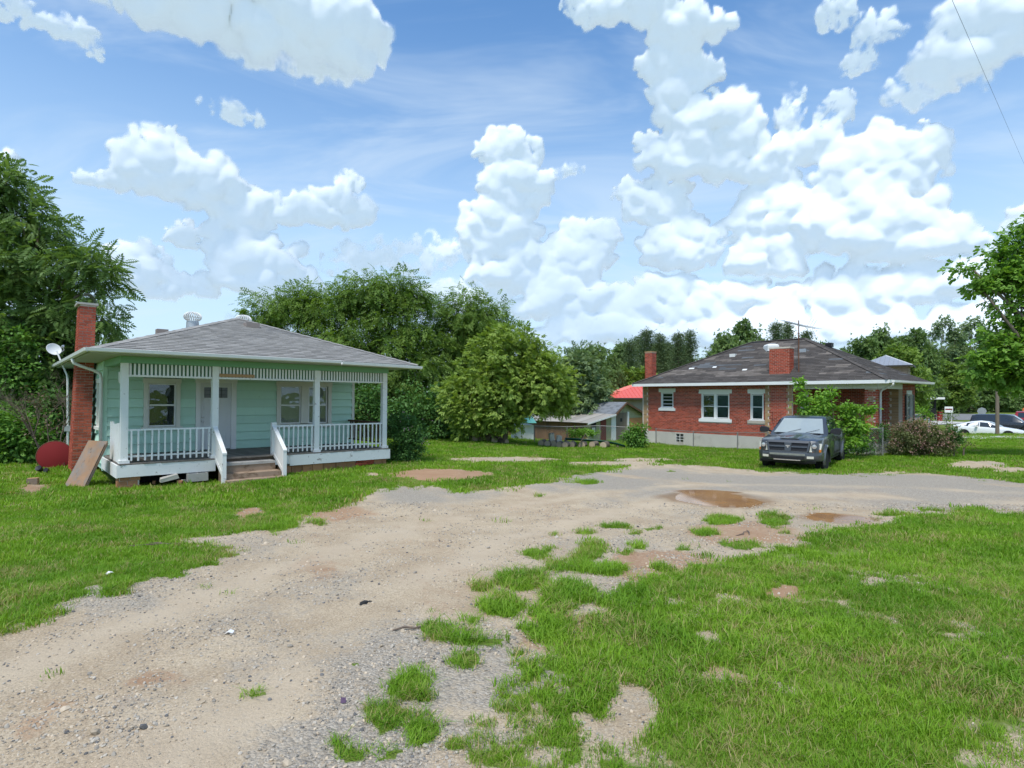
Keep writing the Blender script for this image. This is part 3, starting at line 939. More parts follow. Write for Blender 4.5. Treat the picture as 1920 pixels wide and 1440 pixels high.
def window(parent, M, x0, x1, z0, z1, panes, casing, face, trim, depth=.05, rail=None, name='window', sash=WHITEC, curtain=False, bars=None):
    """window > casing, sash, pane in the frame M whose wall is the plane y = face (outside is -y)"""
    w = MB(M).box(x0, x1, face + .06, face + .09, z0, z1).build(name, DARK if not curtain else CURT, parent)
    c = MB(M)
    cl, cr, cb, ct = casing
    c.box(x0 - cl, x0, face - depth, face + .04, z0, z1); c.box(x1, x1 + cr, face - depth, face + .04, z0, z1)
    c.box(x0 - cl - .02, x1 + cr + .02, face - depth - .012, face + .04, z1, z1 + ct)
    c.build('casing', trim, w)
    MB(M).box(x0 - cl - .05, x1 + cr + .05, face - depth - .05, face + .04, z0 - cb, z0).build('sill', trim, w)
    for (a, b, c_, d) in panes:
        MB(M).box(a, b, face + .030, face + .034, c_, d).build('pane', GLASS, w)
        s = MB(M); k = .035
        s.box(a - k, a, face + .01, face + .045, c_ - k, d + k); s.box(b, b + k, face + .01, face + .045, c_ - k, d + k)
        s.box(a, b, face + .01, face + .045, d, d + k); s.box(a, b, face + .01, face + .045, c_ - k, c_)
        if rail:
            s.box(a, b, face + .002, face + .043, rail - .02, rail + .02)
        for q in (bars or ()):
            s.box(a, b, face + .012, face + .043, q - .015, q + .015)
        s.build('sash', sash, w)
    return w


BRK = {}


def brick_mesh(w, d, h, mat):
    key = (round(w, 3), round(d, 3), round(h, 3), mat.name)
    if key not in BRK:
        BRK[key] = bx(-w / 2, w / 2, -d / 2, d / 2, -h / 2, h / 2).mesh('brick', mat)
    return BRK[key]


# ================================================================== the green house
def green_house():
    H = thing('green_house', 'small mint green house with white railed porch and grey hip roof', 'house', GH, (0, R(.55), HROT))
    W, D, DK = 6.88, 2.45, .51
    I = Matrix.Identity(4)
    zt = 2.96
    # ---- walls of wide boards
    holes = [(.86, 1.73, 1.14, 2.55), (2.12, 3.20, .51, 2.56), (4.37, 6.15, 1.10, 2.55)]
    mb = MB(); wall_sheet(mb, 0, 6.95, .1, zt, holes, D + .03, .1)
    wf = mb.build('wall', MINT, H)
    bd = .245
    unit = MB().hexa([(0, -.028, .06), (1, -.028, .06), (1, .03, .06), (0, .03, .06)], [(0, .018, 1), (1, .018, 1), (1, .03, 1), (0, .03, 1)]).mesh('siding_board', MINT)
    rw = random.Random(4)
    for i in range(10):
        z0 = DK + i * bd
        for a, b in intervals(.06, 6.89, z0, z0 + bd, holes):
            cuts = [a, b] if b - a < 1.6 else [a, a + (b - a) * rw.uniform(.4, .6), b]
            for p, q in zip(cuts, cuts[1:]):
                piece('siding_board', unit, wf, (p + .001, D + rw.uniform(-.006, .002), z0 + .002), (0, rw.uniform(-.003, .003), 0), (q - p - .003, 1, min(bd, zt - z0) + .006))
    bx(-.03, .06, D - .02, D + .13, .12, zt).build('corner_board', MINT, wf)
    bx(6.89, 6.98, D - .02, D + .13, .12, zt).build('corner_board', CREAM, wf)
    # left side wall
    ML = Matrix.Rotation(R(-90), 4, 'Z')                   # wall frame: x runs to the back (-> local -y flipped), outside is -y
    ML = Matrix(((0, 1, 0, 0), (-1, 0, 0, 11.0), (0, 0, 1, 0), (0, 0, 0, 1)))   # frame (a, b, z) -> x = b, y = 11 - a
    lh = [(11 - 3.85, 11 - 3.0, 1.14, 2.52)]
    mb = MB(ML); wall_sheet(mb, 0, 11 - D - .131, .1, zt, lh, .03, .1)
    wl = mb.build('wall', MINT, H)
    for i in range(11):
        z0 = DK - bd + i * bd
        for a, b in intervals(.0, 11 - D - .14, z0, z0 + bd, lh):
            o = piece('siding_board', unit, wl, (0, 11 - a, z0 + .002), (0, 0, R(-90)), (b - a - .002, 1, bd + .006 if z0 + bd < zt else zt - z0))
    for nm, b_ in (('wall', (6.85, 6.95, D + .131, 11, .1, zt)), ('wall', (0.03, 6.95, 11.001, 11.1, .1, zt))):
        bx(*b_).build(nm, MINT, H)
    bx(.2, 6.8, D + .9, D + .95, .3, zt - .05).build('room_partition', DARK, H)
    # ---- windows and door
    def r_(a, b):
        return [(a, b, 1.245, 2.385)]
    window(H, I, .96, 1.63, 1.22, 2.41, [(1.0, 1.59, 1.26, 2.37)], (.10, .10, .08, .13), D, CREAM, rail=1.81)
    window(H, I, 4.48, 6.04, 1.20, 2.41, [(4.52, 5.10, 1.25, 2.37), (5.42, 5.98, 1.25, 2.37)], (.11, .11, .10, .14), D, CREAM, rail=1.80, curtain=True)
    bx(5.145, 5.375, D - .03, D + .028, 1.22, 2.41).build('mullion_board', CREAM, H)
    window(H, ML, 11 - 3.72, 11 - 3.12, 1.22, 2.40, [(11 - 3.68, 11 - 3.16, 1.26, 2.36)], (.11, .11, .08, .12), .03, CREAM, rail=1.8)
    dr = bx(2.236, 3.06, D + .02, D + .065, .53, 2.45).build('door', pmat('door_paint', (.70, .71, .72), .5, .04, 2), H)
    for a, b, c, d in ((2.34, 2.60, .68, 1.62), (2.70, 2.96, .68, 1.62), (2.34, 2.60, 1.68, 1.95), (2.70, 2.96, 1.68, 1.95)):
        m = MB()
        for q in ((a, b, d - .03, d), (a, b, c, c + .03), (a, a + .03, c + .031, d - .031), (b - .03, b, c + .031, d - .031)):
            m.box(q[0], q[1], D + .008, D + .021, q[2], q[3])
        m.build('door_panel', MATS['door_paint'], dr)
    gl = bx(2.34, 2.96, D + .012, D + .019, 2.02, 2.32).build('door_light', pmat('leaded_glass', (.10, .11, .12), .15, .3, 20, spec=.5), dr)
    m = MB()
    for q in ((2.50, 2.512, 2.02, 2.32), (2.79, 2.802, 2.02, 2.32), (2.34, 2.96, 2.10, 2.112), (2.34, 2.96, 2.23, 2.242), (2.64, 2.652, 2.12, 2.24)):
        m.box(q[0], q[1], D + .004, D + .0115, q[2], q[3])
    m.build('door_lead', BLACKP, dr)
    for z in (1.34, 1.47):
        MB().lathe([(.001, -.05), (.03, -.045), (.034, -.02), (.014, -.01), (.014, .0)], 12, (2.31, D + .02, z), 'Y').build('door_knob', METAL, dr, True)
    m = MB(); m.box(2.12, 2.236, D - .035, D + .06, .51, 2.45); m.box(3.06, 3.20, D - .035, D + .06, .51, 2.45); m.box(2.10, 3.22, D - .045, D + .06, 2.45, 2.585)
    m.build('door_casing', WHITEC, H)
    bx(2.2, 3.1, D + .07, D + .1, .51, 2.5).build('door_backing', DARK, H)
    # ---- porch floor
    deck = bx(.02, W - .02, .05, D + .02, DK - .16, DK - .032).build('porch_floor', OLDW, H)
    n = 58; bw = W / n
    um = bx(.003, bw - .003, -.05, D + .02, -.03, 0).mesh('deck_board', DECKW)
    for i in range(n):
        piece('deck_board', um, deck, (i * bw, rw.uniform(-.012, .008), DK + rw.uniform(-.003, .002)))
    # skirt boards
    bx(-.04, 2.0, -.045, -.008, .20, DK - .034).build('skirt_board', WHITE, H)
    bx(3.46, 3.85, -.04, -.006, .24, DK - .034).build('skirt_board', WHITE, H)
    bx(3.85, W + .05, -.05, -.01, .19, DK - .033).build('skirt_board', WHITE, H)
    bx(-.045, -.008, -.005, D + .02, .18, DK - .034).build('skirt_board', WHITE, H)
    bx(W + .012, W + .05, -.005, D, .19, DK - .034).build('skirt_board', WHITE, H)
    # ---- posts, beam, striped frieze
    ps = .145
    px_ = [.03, 1.93, 4.56, W - .03 - ps]
    for i, x in enumerate(px_):
        po = bx(x, x + ps, .02, .02 + ps, DK, 2.81).build('post', WHITE, H)
        m = MB(); e = .03
        m.box(x - e, x + ps + e, .02 - e, .02 + ps + e, DK + .001, DK + .07); m.build('post_base', WHITE, po)
    MB().box(0, W, .0, .19, 2.81, 2.965).build('beam', GREENB, H)
    MB().box(0, .16, .191, D - .03, 2.80, 2.965).build('beam', GREENB, H)
    MB().box(W - .16, W, .191, D - .03, 2.72, 2.965).build('beam', GREENB, H)
    bays = [(px_[0] + ps, px_[1]), (px_[1] + ps, px_[2]), (px_[2] + ps, px_[3])]
    sl = bx(0, .043, 0, .022, 0, .262).mesh('slat', WHITEC)
    for bi, (a, b) in enumerate(bays):
        fr = bx(a + .004, b - .004, .115, .13, 2.525, 2.809).build('frieze', FRZ, H)
        n = int(round((b - a) / .083)); st = (b - a) / n
        for k in range(n):
            piece('slat', sl, fr, (a + (k + .5) * st - .023, .076 + rw.uniform(-.003, .003), 2.545))
        bx(a + .002, b - .002, .05, .135, 2.50, 2.545).build('frieze_rail', WHITE, fr)
    bx(2.09, 2.94, .036, .048, 2.555, 2.635).build('bare_board', RAWW, H)['label'] = 'bare orange board nailed over the stripes'
    m = MB()
    for k in range(5):
        m.box(.06, .085, .25 + k * .085, .305 + k * .085, 2.36 + .02 * math.sin(k * 2), 2.62)
    m.build('broken_frieze', WHITE, H)
    # ---- railings
    bal = bx(-.017, .017, -.017, .017, 0, .70).mesh('baluster', WHITE)
    def railing(x0, x1, n, y=.09, mat=WHITE, zz=(.17, .74)):
        rl = bx(x0, x1, y - .045, y + .045, DK + zz[1], DK + zz[1] + .04).build('railing', mat, H)
        bx(x0, x1, y - .018, y + .018, DK + .13, DK + .17).build('lower_rail', mat, rl)
        for k in range(n):
            piece('baluster', bal, rl, (x0 + (k + .5) * (x1 - x0) / n, y - .036, DK + .045 + rw.uniform(-.006, .004)), (0, rw.uniform(-.012, .012), 0))
    railing(px_[0] + ps + .002, px_[1] - .002, 13)
    bx(3.40, 3.52, .03, .15, DK, DK + .86).build('newel_post', WHITE, H)
    railing(3.522, px_[2] - .002, 8)
    railing(px_[2] + ps + .002, px_[3] - .002, 15)
    # dark rail on the far end of the porch
    r2 = bx(W - .14, W - .06, .18, D - .03, DK + .74, DK + .80).build('end_railing', BROWNW, H)
    bx(W - .12, W - .08, .18, D - .03, DK + .14, DK + .18).build('lower_rail', BROWNW, r2)
    b2 = bx(-.018, .018, -.018, .018, 0, .60).mesh('baluster', BROWNW)
    for k in range(14):
        piece('baluster', b2, r2, (W - .1, .28 + k * .155, DK + .16))
    # boarded panel on the near end
    pn = bx(.055, .085, .18, 1.55, DK + .03, DK + .10).build('end_panel', WHITE, H)
    for k in range(10):
        bx(.018, .05, .17 + k * .137, .30 + k * .137, DK - .06 + rw.uniform(-.02, .02), DK + .90 + rw.uniform(-.03, .02)).build('panel_board', WHITE, pn)
    # ---- steps with their rails
    stp = bx(2.08, 3.36, -.34, -.002, -.1, .335).build('step', STEPC, H)
    bx(2.06, 3.38, -.70, -.342, -.1, .165).build('step', STEPC, H)
    bx(2.02, 3.40, -1.0, -.702, -.1, .04).build('step', STEPC, H)
    bx(2.10, 3.34, -.36, .0, .336, .40).build('step_slab', CONC, H)
    for s, (xa, yend) in enumerate(((2.00, -.74), (3.44, -.74))):
        ra = MB()
        y0, y1 = .02, yend; z0, z1 = DK + .80, .72
        ra.hexa([(xa - .05, y1 - .06, z1 - .06), (xa + .05, y1 - .06, z1 - .06), (xa + .05, y0, z0 - .05), (xa - .05, y0, z0 - .05)], [(xa - .05, y1 - .06, z1 - .02), (xa + .05, y1 - .06, z1 - .02), (xa + .05, y0, z0 - .01), (xa - .05, y0, z0 - .01)])
        rl = ra.build('stair_rail', WHITE, H)
        bx(xa - .045, xa + .045, y1 - .05, y1 + .04, -.05, z1 - .055).build('stair_post', WHITE, rl)
        for k in range(6):
            f = (k + .6) / 6.5; yy = y1 + .07 + (y0 - y1 - .1) * f; zt_ = z1 - .06 + (z0 - z1) * (f * .93 + .06); zb = zt_ - .62
            bx(xa - .012, xa + .012, yy - .045, yy + .045, max(zb, .0), zt_).build('stair_picket', WHITE, rl)
        MB().hexa([(xa - .02, y1, .06), (xa + .02, y1, .06), (xa + .02, 0, .48), (xa - .02, 0, .48)], [(xa - .02, y1, .17), (xa + .02, y1, .17), (xa + .02, 0, .59), (xa - .02, 0, .59)]).build('stringer', WHITE, rl)
    # ---- foundation
    gap_shade = bx(.30, 2.0, .9, .95, -.1, .34).build('foundation', DARK, H)  # near-black sheet, the shade of the open gap under the porch put into colour
    pr = bx(.012, .40, .02, .40, -.15, .205).build('pier', MORTAR, H)
    for r in range(3):
        for k in range(2):
            piece('brick', brick_mesh(.20 - .012, .10, .10, CLAYB), pr, (.10 + k * .20 + (-.05 if r % 2 else 0) + .02, .056, -.05 + r * .108), (0, 0, rw.uniform(-.02, .02)))
            piece('brick', brick_mesh(.10, .188, .10, CLAYB), pr, (.050, .12 + k * .2, -.05 + r * .108 + .001), (0, 0, 0))
    ff = bx(3.6, W - .05, .10, .2, -.15, .22).build('foundation', MORTAR, H)
    x = 3.55; k = 0
    while x < W - .05:
        if 5.55 < x < 6.35:        # red bricks in the middle of the tan blocks
            for r in range(4):
                piece('brick', brick_mesh(.19, .09, .06, BRICK), ff, (x + .10 + (.05 if r % 2 else 0), .062 + rw.uniform(-.008, .008), -.06 + r * .072), (0, 0, rw.uniform(-.03, .03)))
            x += .2
        else:
            w = rw.uniform(.28, .40); w = min(w, W - .04 - x)
            piece('foundation_block', brick_mesh(1, .10, 1, CLAYB), ff, (x + w / 2, .062 + rw.uniform(-.01, .01), .03), (0, 0, rw.uniform(-.02, .02)), (w - .014, 1, .29))
            x += w
    # ---- roof
    e = .6; ap = 1.45; zr = 3.06
    xl, xr, yf, yb = -e, W + .07 + e, -e, 11.6
    A0 = Vector((3.475, 3.35, 4.50)); A1 = Vector((3.475, 7.6, 4.50))
    c = [Vector((xl, yf, zr)), Vector((xr, yf, zr)), Vector((xr, yb, zr)), Vector((xl, yb, zr))]
    rb = MB().add(c + [A0, A1] + [Vector((p.x, p.y, 2.968)) for p in c],
                  [(0, 1, 4), (1, 2, 5, 4), (2, 3, 5), (3, 0, 4, 5), (0, 6, 7, 1), (1, 7, 8, 2), (2, 8, 9, 3), (3, 9, 6, 0), (6, 9, 8, 7)])
    rf = rb.build('roof', pmat('soffit_paint', (.40, .42, .38), .7, .12, 3), H)
    for i, (a, b, p, q) in enumerate(((c[0], c[1], A0, A0), (c[3], c[0], A1, A0), (c[1], c[2], A0, A1), (c[2], c[3], A1, A1))):
        o = shingle_face(a, b, p, q, seed=i).build('shingles', SHING, rf); o['kind'] = 'stuff'
    m = MB()
    for a, b in ((c[0], A0), (c[1], A0)):
        n = 17
        for k in range(n):
            p, q = a.lerp(b, k / n), a.lerp(b, (k + 1.25) / n if k < n - 1 else 1)
            s = (b - a).normalized().cross(Vector((0, 0, 1))).normalized()
            m.add([p - s * .12 + Vector((0, 0, -.002)), p + Vector((0, 0, .035)), p + s * .12 + Vector((0, 0, -.002)), q - s * .12 + Vector((0, 0, -.012)), q + Vector((0, 0, .022)), q + s * .12 + Vector((0, 0, -.012))], [(0, 1, 4, 3), (1, 2, 5, 4), (0, 2, 1)])
    o = m.build('hip_caps', SHING, rf); o['kind'] = 'stuff'
    # gutters: half troughs
    def gutter(p0, p1, name='gutter'):
        p0, p1 = Vector(p0), Vector(p1); d = (p1 - p0).normalized(); out = d.cross(Vector((0, 0, 1))).normalized()
        prof = [(0, 0), (.02, -.055), (.06, -.075), (.105, -.055), (.118, .012), (.108, .015), (.095, -.045), (.055, -.062), (.025, -.045), (.008, 0)]
        mk = lambda p: [p + out * a + Vector((0, 0, b)) for a, b in prof]
        MB().loft([mk(p0), mk(p1)]).build(name, METALW, rf)
    gutter((xl - .1, yf - .002, zr - .0), (xr - 2.55, yf - .002, zr - .0))
    gutter((xr - 2.52, yf - .002, zr - .02), (xr + .1, yf - .002, zr - .045))
    gutter((xl - .002, yb, zr), (xl - .002, yf - .1, zr))
    ds = MB().tube([(xl - .06, 2.48, 2.98), (xl - .04, 2.47, 2.88), (xl + .12, 2.46, 2.80), (-.22, 2.42, 2.70), (-.10, 2.40, 2.62), (-.075, 2.40, 2.5), (-.075, 2.40, .7)], .04, 8)
    ds.build('downspout', METALW, H, 'all')
    # vents on the roof
    def turbine(x, y, z):
        t = MB().lathe([(.20, -.25), (.18, .02), (.175, .12), (.16, .13)], 14, (x, y, z)).build('turbine_vent', METAL, rf, True)
        m = MB(); n = 22
        for k in range(n):
            a = 2 * math.pi * k / n; ring = []
            pts = []
            for j in range(7):
                f = j / 6; ph = -.9 + 2.35 * f; r = .25 * math.cos(ph * .92); aa = a + .35 * f
                pts.append((x + r * math.cos(aa), y + r * math.sin(aa), z + .27 + .15 * math.sin(ph)))
            m.tube(pts, [.016] * 7, 4)
        m.lathe([(.02, .40), (.09, .41), (.001, .43)], 12, (x, y, z))
        m.build('turbine_fins', METALW, t)
    turbine(2.50, 4.55, 4.30); turbine(4.15, 5.0, 4.42)
    bxv = MB().box(3.42, 3.80, 2.30, 2.62, 4.02, 4.28)
    bxv.build('box_vent', pmat('vent_brown', (.26, .22, .20), .7, .1), rf)
    MB().box(1.55, 1.85, 4.6, 4.9, 3.95, 4.12).build('box_vent', MATS['vent_brown'], rf)
    # ---- chimney, leaning, of separate bricks
    cw, cd, ch = .41, 1.00, 5.0
    lean = Vector((.12, -.03))
    def cpos(x, y, z):
        f = z / ch
        return Vector((x + lean.x * f, y + lean.y * f, z))
    ox, oy = -.53, 4.05
    bot = [(ox + .012, oy + .012, -.1), (ox + cw - .012, oy + .012, -.1), (ox + cw - .012, oy + cd - .012, -.1), (ox + .012, oy + cd - .012, -.1)]
    top = [tuple(cpos(p[0] + (.03 if p[0] < -.2 else -.01), p[1] + (.02 if p[1] < 4.5 else -.35), 4.58)) for p in bot]
    core = MB().hexa(bot, top).build('chimney', MORTAR, H)
    nb = 0; rest = MB()
    cr = .0775; rows = int(4.62 / cr)
    bl = .205
    order = []
    for r in range(rows):
        z = -.04 + (r + .5) * cr; f = max(z, 0) / 4.6
        x0, x1 = ox + .03 * f, ox + cw - .01 * f; y0, y1 = oy + .02 * f, oy + cd - .35 * f
        nf = 2; off = (r % 2) * .5
        # front face (towards the porch) and outer side face
        edges = [x0] + [x0 + (x1 - x0) * (k + .5 * (1 - (r % 2)) + .5 * (r % 2)) / nf for k in range(1, nf)] + [x1]
        if r % 2:
            edges = [x0, x0 + (x1 - x0) * .25, x0 + (x1 - x0) * .75, x1]
        else:
            edges = [x0, x0 + (x1 - x0) * .5, x1]
        for a, b in zip(edges, edges[1:]):
            order.append(('f', (a + b) / 2, y0 + .02, z, b - a - .013))
        ny = 5; sh = (r % 2) * .5
        ye = [y0 + .045] + [y0 + .045 + (y1 - y0 - .045) * (k + sh) / ny for k in range(1, ny)] + [y1]
        for a, b in zip(ye, ye[1:]):
            order.append(('s', x0 + .02, (a + b) / 2, z, b - a - .013))
    for kind, x, y, z, w in order:
        p = cpos(x, y, z) - Vector((0, 0, 0)); tw = rw.uniform(-.012, .012)
        if kind == 'f' and nb < 150 or kind == 's' and nb >= 0 and rw.random() < .45 and nb < 296:
            nb += 1
            if kind == 'f':
                piece('brick', brick_mesh(1, .05, .063, BRICKC), core, p, (0, 0, tw), (w, 1, 1))
            else:
                piece('brick', brick_mesh(.05, 1, .063, BRICKC), core, p, (0, 0, tw), (1, w, 1))
        else:
            if kind == 'f':
                rest.box(p.x - w / 2, p.x + w / 2, p.y - .025, p.y + .025, p.z - .0315, p.z + .0315)
            else:
                rest.box(p.x - .025, p.x + .025, p.y - w / 2, p.y + w / 2, p.z - .0315, p.z + .0315)
    o = rest.build('bricks', BRICKC, core); o['kind'] = 'stuff'
    ctop = cpos(ox + cw / 2, oy + cd / 2 - .165, 4.58)
    m = MB().box(ctop.x - .235, ctop.x + .235, ctop.y - .36, ctop.y + .36, 4.575, 4.63); m.build('chimney_cap', CONC, core)
    # bent sheet-metal hood
    m = MB(); n = 8; pr_ = []
    for k in range(n + 1):
        a = math.pi * (.05 + .62 * k / n); pr_.append((ctop.x + .20 - .32 * (1 - math.cos(a)) * .62, 4.63 + .27 * math.sin(a)))
    vs = []
    for xx, zz in pr_:
        vs += [(xx, ctop.y - .26, zz), (xx, ctop.y + .26, zz), (xx, ctop.y - .26, zz + .006), (xx, ctop.y + .26, zz + .006)]
    fs = []
    for k in range(n):
        a = k * 4; b = a + 4
        fs += [(a, a + 1, b + 1, b), (a + 2, b + 2, b + 3, a + 3), (a, b, b + 2, a + 2), (a + 1, a + 3, b + 3, b + 1)]
    m.add(vs, fs); m.build('flue_hood', pmat('hood_metal', (.13, .15, .13), .4, .2, 6, metal=.6), core)
    return H


green_house()


# ================================================================== things round the green house
def leaning_sheet():
    z0 = g1(-10.1, 13.1)
    cs = [Vector((-10.45, 13.22, z0 + .02)), Vector((-9.78, 12.98, z0 + .02)), Vector((-9.60, 13.44, .56)), Vector((-10.32, 13.80, .55))]
    nrm = (cs[1] - cs[0]).cross(cs[3] - cs[0]).normalized() * -.022
    o = thing('plywood_sheet', 'weathered brown plywood sheet leaning against the porch end', 'plywood', cs[0])
    base = cs[0]
    n = 3
    for k in range(n):   # two plies coming apart and a split strip
        f0, f1 = ((0, 1), (0, 1), (.86, .99))[k]
        of = nrm * (0, 1.15, -1.1)[k]; up = 1.0 if k != 2 else .93
        a = cs[0].lerp(cs[1], f0); b = cs[0].lerp(cs[1], f1); d = cs[3].lerp(cs[2], f0); c = cs[3].lerp(cs[2], f1)
        d = a.lerp(d, up); c = b.lerp(c, up - (.03 if k == 1 else 0))
        MB().hexa([p - base + of for p in (a, b, c, d)], [p - base + of + nrm * (.95 if k < 2 else .3) for p in (a, b, c, d)]).build('ply', PLYW, o)


leaning_sheet()


def red_disc():
    c = P(102, 854, 16.5); z0 = g1(c.x, c.y)
    o = thing('round_panel', 'dark red round disc on thin legs beside the tall brick chimney', 'disc', (c.x, c.y, z0))
    dz = c.z - z0
    M = Matrix.Translation((0, 0, dz)) @ Matrix.Rotation(R(30), 4, 'Z') @ Matrix.Rotation(R(-8), 4, 'X')
    MB(M).lathe([(.001, -.012), (.40, -.012), (.415, -.004), (.415, .01), (.40, .018), (.001, .018)], 48, axis='Y').build('disc', REDP, o, 30)
    MB(M).lathe([(.415, -.015), (.428, -.008), (.428, .012), (.415, .02)], 48, axis='Y', cap=False).build('rim', RUST, o, 30)
    for sx in (-.24, .12, .26):
        MB().tube([(sx, .03, dz - .2), (sx * 1.05, .06 if sx > 0 else .0, -.03)], .011, 6).build('leg', RUST, o)
    MB().tube([(-.24, .06, .10), (.26, .06, .12)], .009, 6).build('crossbar', RUST, o)


red_disc()


def small_yard_things():
    p = ray(62, 908)
    o = thing('timber_block', 'short square block of sawn timber lying on the grass', 'block', p, (0, 0, R(25)))
    bx(-.10, .10, -.08, .08, -.01, .15).build('wood', RAWW, o); bx(-.102, .102, -.082, -.0805, .0, .149).build('end_grain', OLDW, o)
    p = ray(75, 892)
    o = thing('ground_spotlight', 'small black spotlight on a spike in the grass', 'spotlight', p)
    MB().tube([(0, 0, -.05), (0, 0, .14)], .014, 8).build('spike', BLACKP, o)
    MB(Matrix.Translation((0, 0, .17)) @ Matrix.Rotation(R(55), 4, 'X')).lathe([(.03, -.08), (.055, -.04), (.075, .06), (.075, .075), (.001, .06)], 16).build('lamp_head', BLACKP, o, 30)
    p = ray(88, 889)
    o = thing('spotlight_stub', 'second black spotlight half hidden under the red disc', 'spotlight', (p.x, p.y, p.z))
    MB().tube([(0, 0, -.05), (0, 0, .08)], .014, 8).build('spike', BLACKP, o)
    MB(Matrix.Translation((0, 0, .10)) @ Matrix.Rotation(R(70), 4, 'X')).lathe([(.03, -.06), (.05, -.03), (.062, .05), (.001, .05)], 16).build('lamp_head', BLACKP, o, 30)
    # blocks under the porch
    A = lambda s, y, z=0: GH + U2 * s + V2 * y + Vector((0, 0, z))
    o = thing('concrete_slab', 'pale broken slab tilted beneath the porch floor', 'slab', A(.98, -.10, .06), (R(6), R(-10), HROT + .1))
    MB().hexa([(-.20, -.06, 0), (.20, -.07, 0), (.22, .08, 0), (-.18, .09, 0)], [(-.19, -.06, .085), (.18, -.06, .10), (.20, .07, .10), (-.16, .08, .09)]).build('slab_body', pmat('pale_slab', (.50, .46, .40), .9, .15, 6, .3), o)
    o = thing('cinder_block', 'grey hollow cinder block beneath the porch beside the steps', 'cinder block', A(1.58, -.10, -.02), (0, 0, HROT + .02))
    m = MB(); m.box(-.22, .22, -.09, -.06, 0, .19); m.box(-.22, .22, .06, .09, 0, .19)
    for x in (-.22, -.015, .19):
        m.box(x, x + .03, -.0598, .0598, 0, .19)
    m.build('shell', CONC, o)
    for i, (s, y, z, r) in enumerate(((1.2, -.12, -.03, .06), (1.30, -.02, -.03, .05), (.72, .2, -.03, .05))):
        o = thing('brick_scrap', ('tan brick scrap in front of the tilted slab', 'grey brick scrap between the slab and the cinder block', 'brown brick scrap in the dark gap under the porch')[i], 'brick scrap', A(s, y, z + .02), (.1, .2, i * 1.1))
        bx(-r, r, -r * .6, r * .6, -.03, .04).build('fragment', (CLAYB, CONC, CLAYB)[i], o)
    # white dish on its pole
    c = P(101, 655, 17.2); b = Vector((P(127, 760, 17.2).x, 17.2, 0)); z0 = g1(b.x, b.y)
    o = thing('satellite_dish', 'white satellite dish on a pale pole left of the chimney', 'satellite dish', (b.x, b.y, z0))
    MB().tube([(0, 0, -.1), (0, 0, 2.6), (-.02, 0, 2.75), (c.x - b.x + .08, 0, c.z - z0 - .05)], [.03, .03, .025, .022], 8).build('pole', METALW, o)
    M = Matrix.Translation((c.x - b.x, 0, c.z - z0)) @ Matrix.Rotation(R(58), 4, 'Z') @ Matrix.Rotation(R(66), 4, 'X')
    prof = [(.001, -.045)] + [(.19 * k / 8, -.045 + .05 * (k / 8) ** 2) for k in range(1, 9)] + [(.195, .012), (.187, .016)] + [(.18 * k / 8, -.035 + .05 * (k / 8) ** 2) for k in range(7, 0, -1)] + [(.001, -.035)]
    MB(M).lathe(prof, 28).build('reflector', METALW, o, 30)
    MB(M).tube([(.15, -.10, -.02), (.20, -.08, .14), (.14, -.03, .26)], .012, 6).build('feed_arm', METAL, o)
    MB(M).lathe([(.025, .23), (.04, .26), (.03, .32)], 12, (.13, -.03, 0)).build('feed_horn', METAL, o, True)
    bx(-.12, .12, -.05, .08, 1.05, 1.22).build('meter_box', METAL, o)


small_yard_things()

# ================================================================== the brick house
def brick_field(M, x0, x1, z0, z1, holes, face, seed, skip=None, course=.0775, pitch=.213, proud=.012):
    rr = random.Random(seed); mb = MB(M); r = 0; z = z0
    while z + course * .8 < z1:
        za, zb = z + .007, min(z + course - .007, z1)
        for a, b in intervals(x0, x1, z, z + course, holes):
            x = a - (pitch / 2 if r % 2 else 0)
            while x < b:
                xa, xb = max(x, a), min(x + pitch - .014, b)
                if xb - xa > .03 and not (skip and skip(r, (xa + xb) / 2)):
                    d = proud + rr.uniform(-.003, .003)
                    mb.add([(xa, face, za), (xb, face, za), (xb, face, zb), (xa, face, zb), (xa, face - d, za), (xb, face - d, za), (xb, face - d, zb), (xa, face - d, zb)],
                           [(4, 5, 6, 7), (0, 1, 5, 4), (3, 7, 6, 2), (0, 4, 7, 3), (1, 2, 6, 5)])
                x += pitch
        z += course; r += 1
    return mb


def quoins(M, xa, xb, wide, z0, z1, face, side, seed):
    """toothed corner of tan bricks; side +1 when the teeth point to +x"""
    rr = random.Random(seed); mb = MB(M); z = z0; r = 0
    while z < z1 - .04:
        w = wide * 1.5 if (r // 2) % 2 else 0
        a, b = (xa, xb + w) if side > 0 else (xa - w, xb)
        mb.box(a, b, face - .020 - rr.uniform(0, .004), face, z + .005, z + .0725)
        z += .0775; r += 1
    return mb


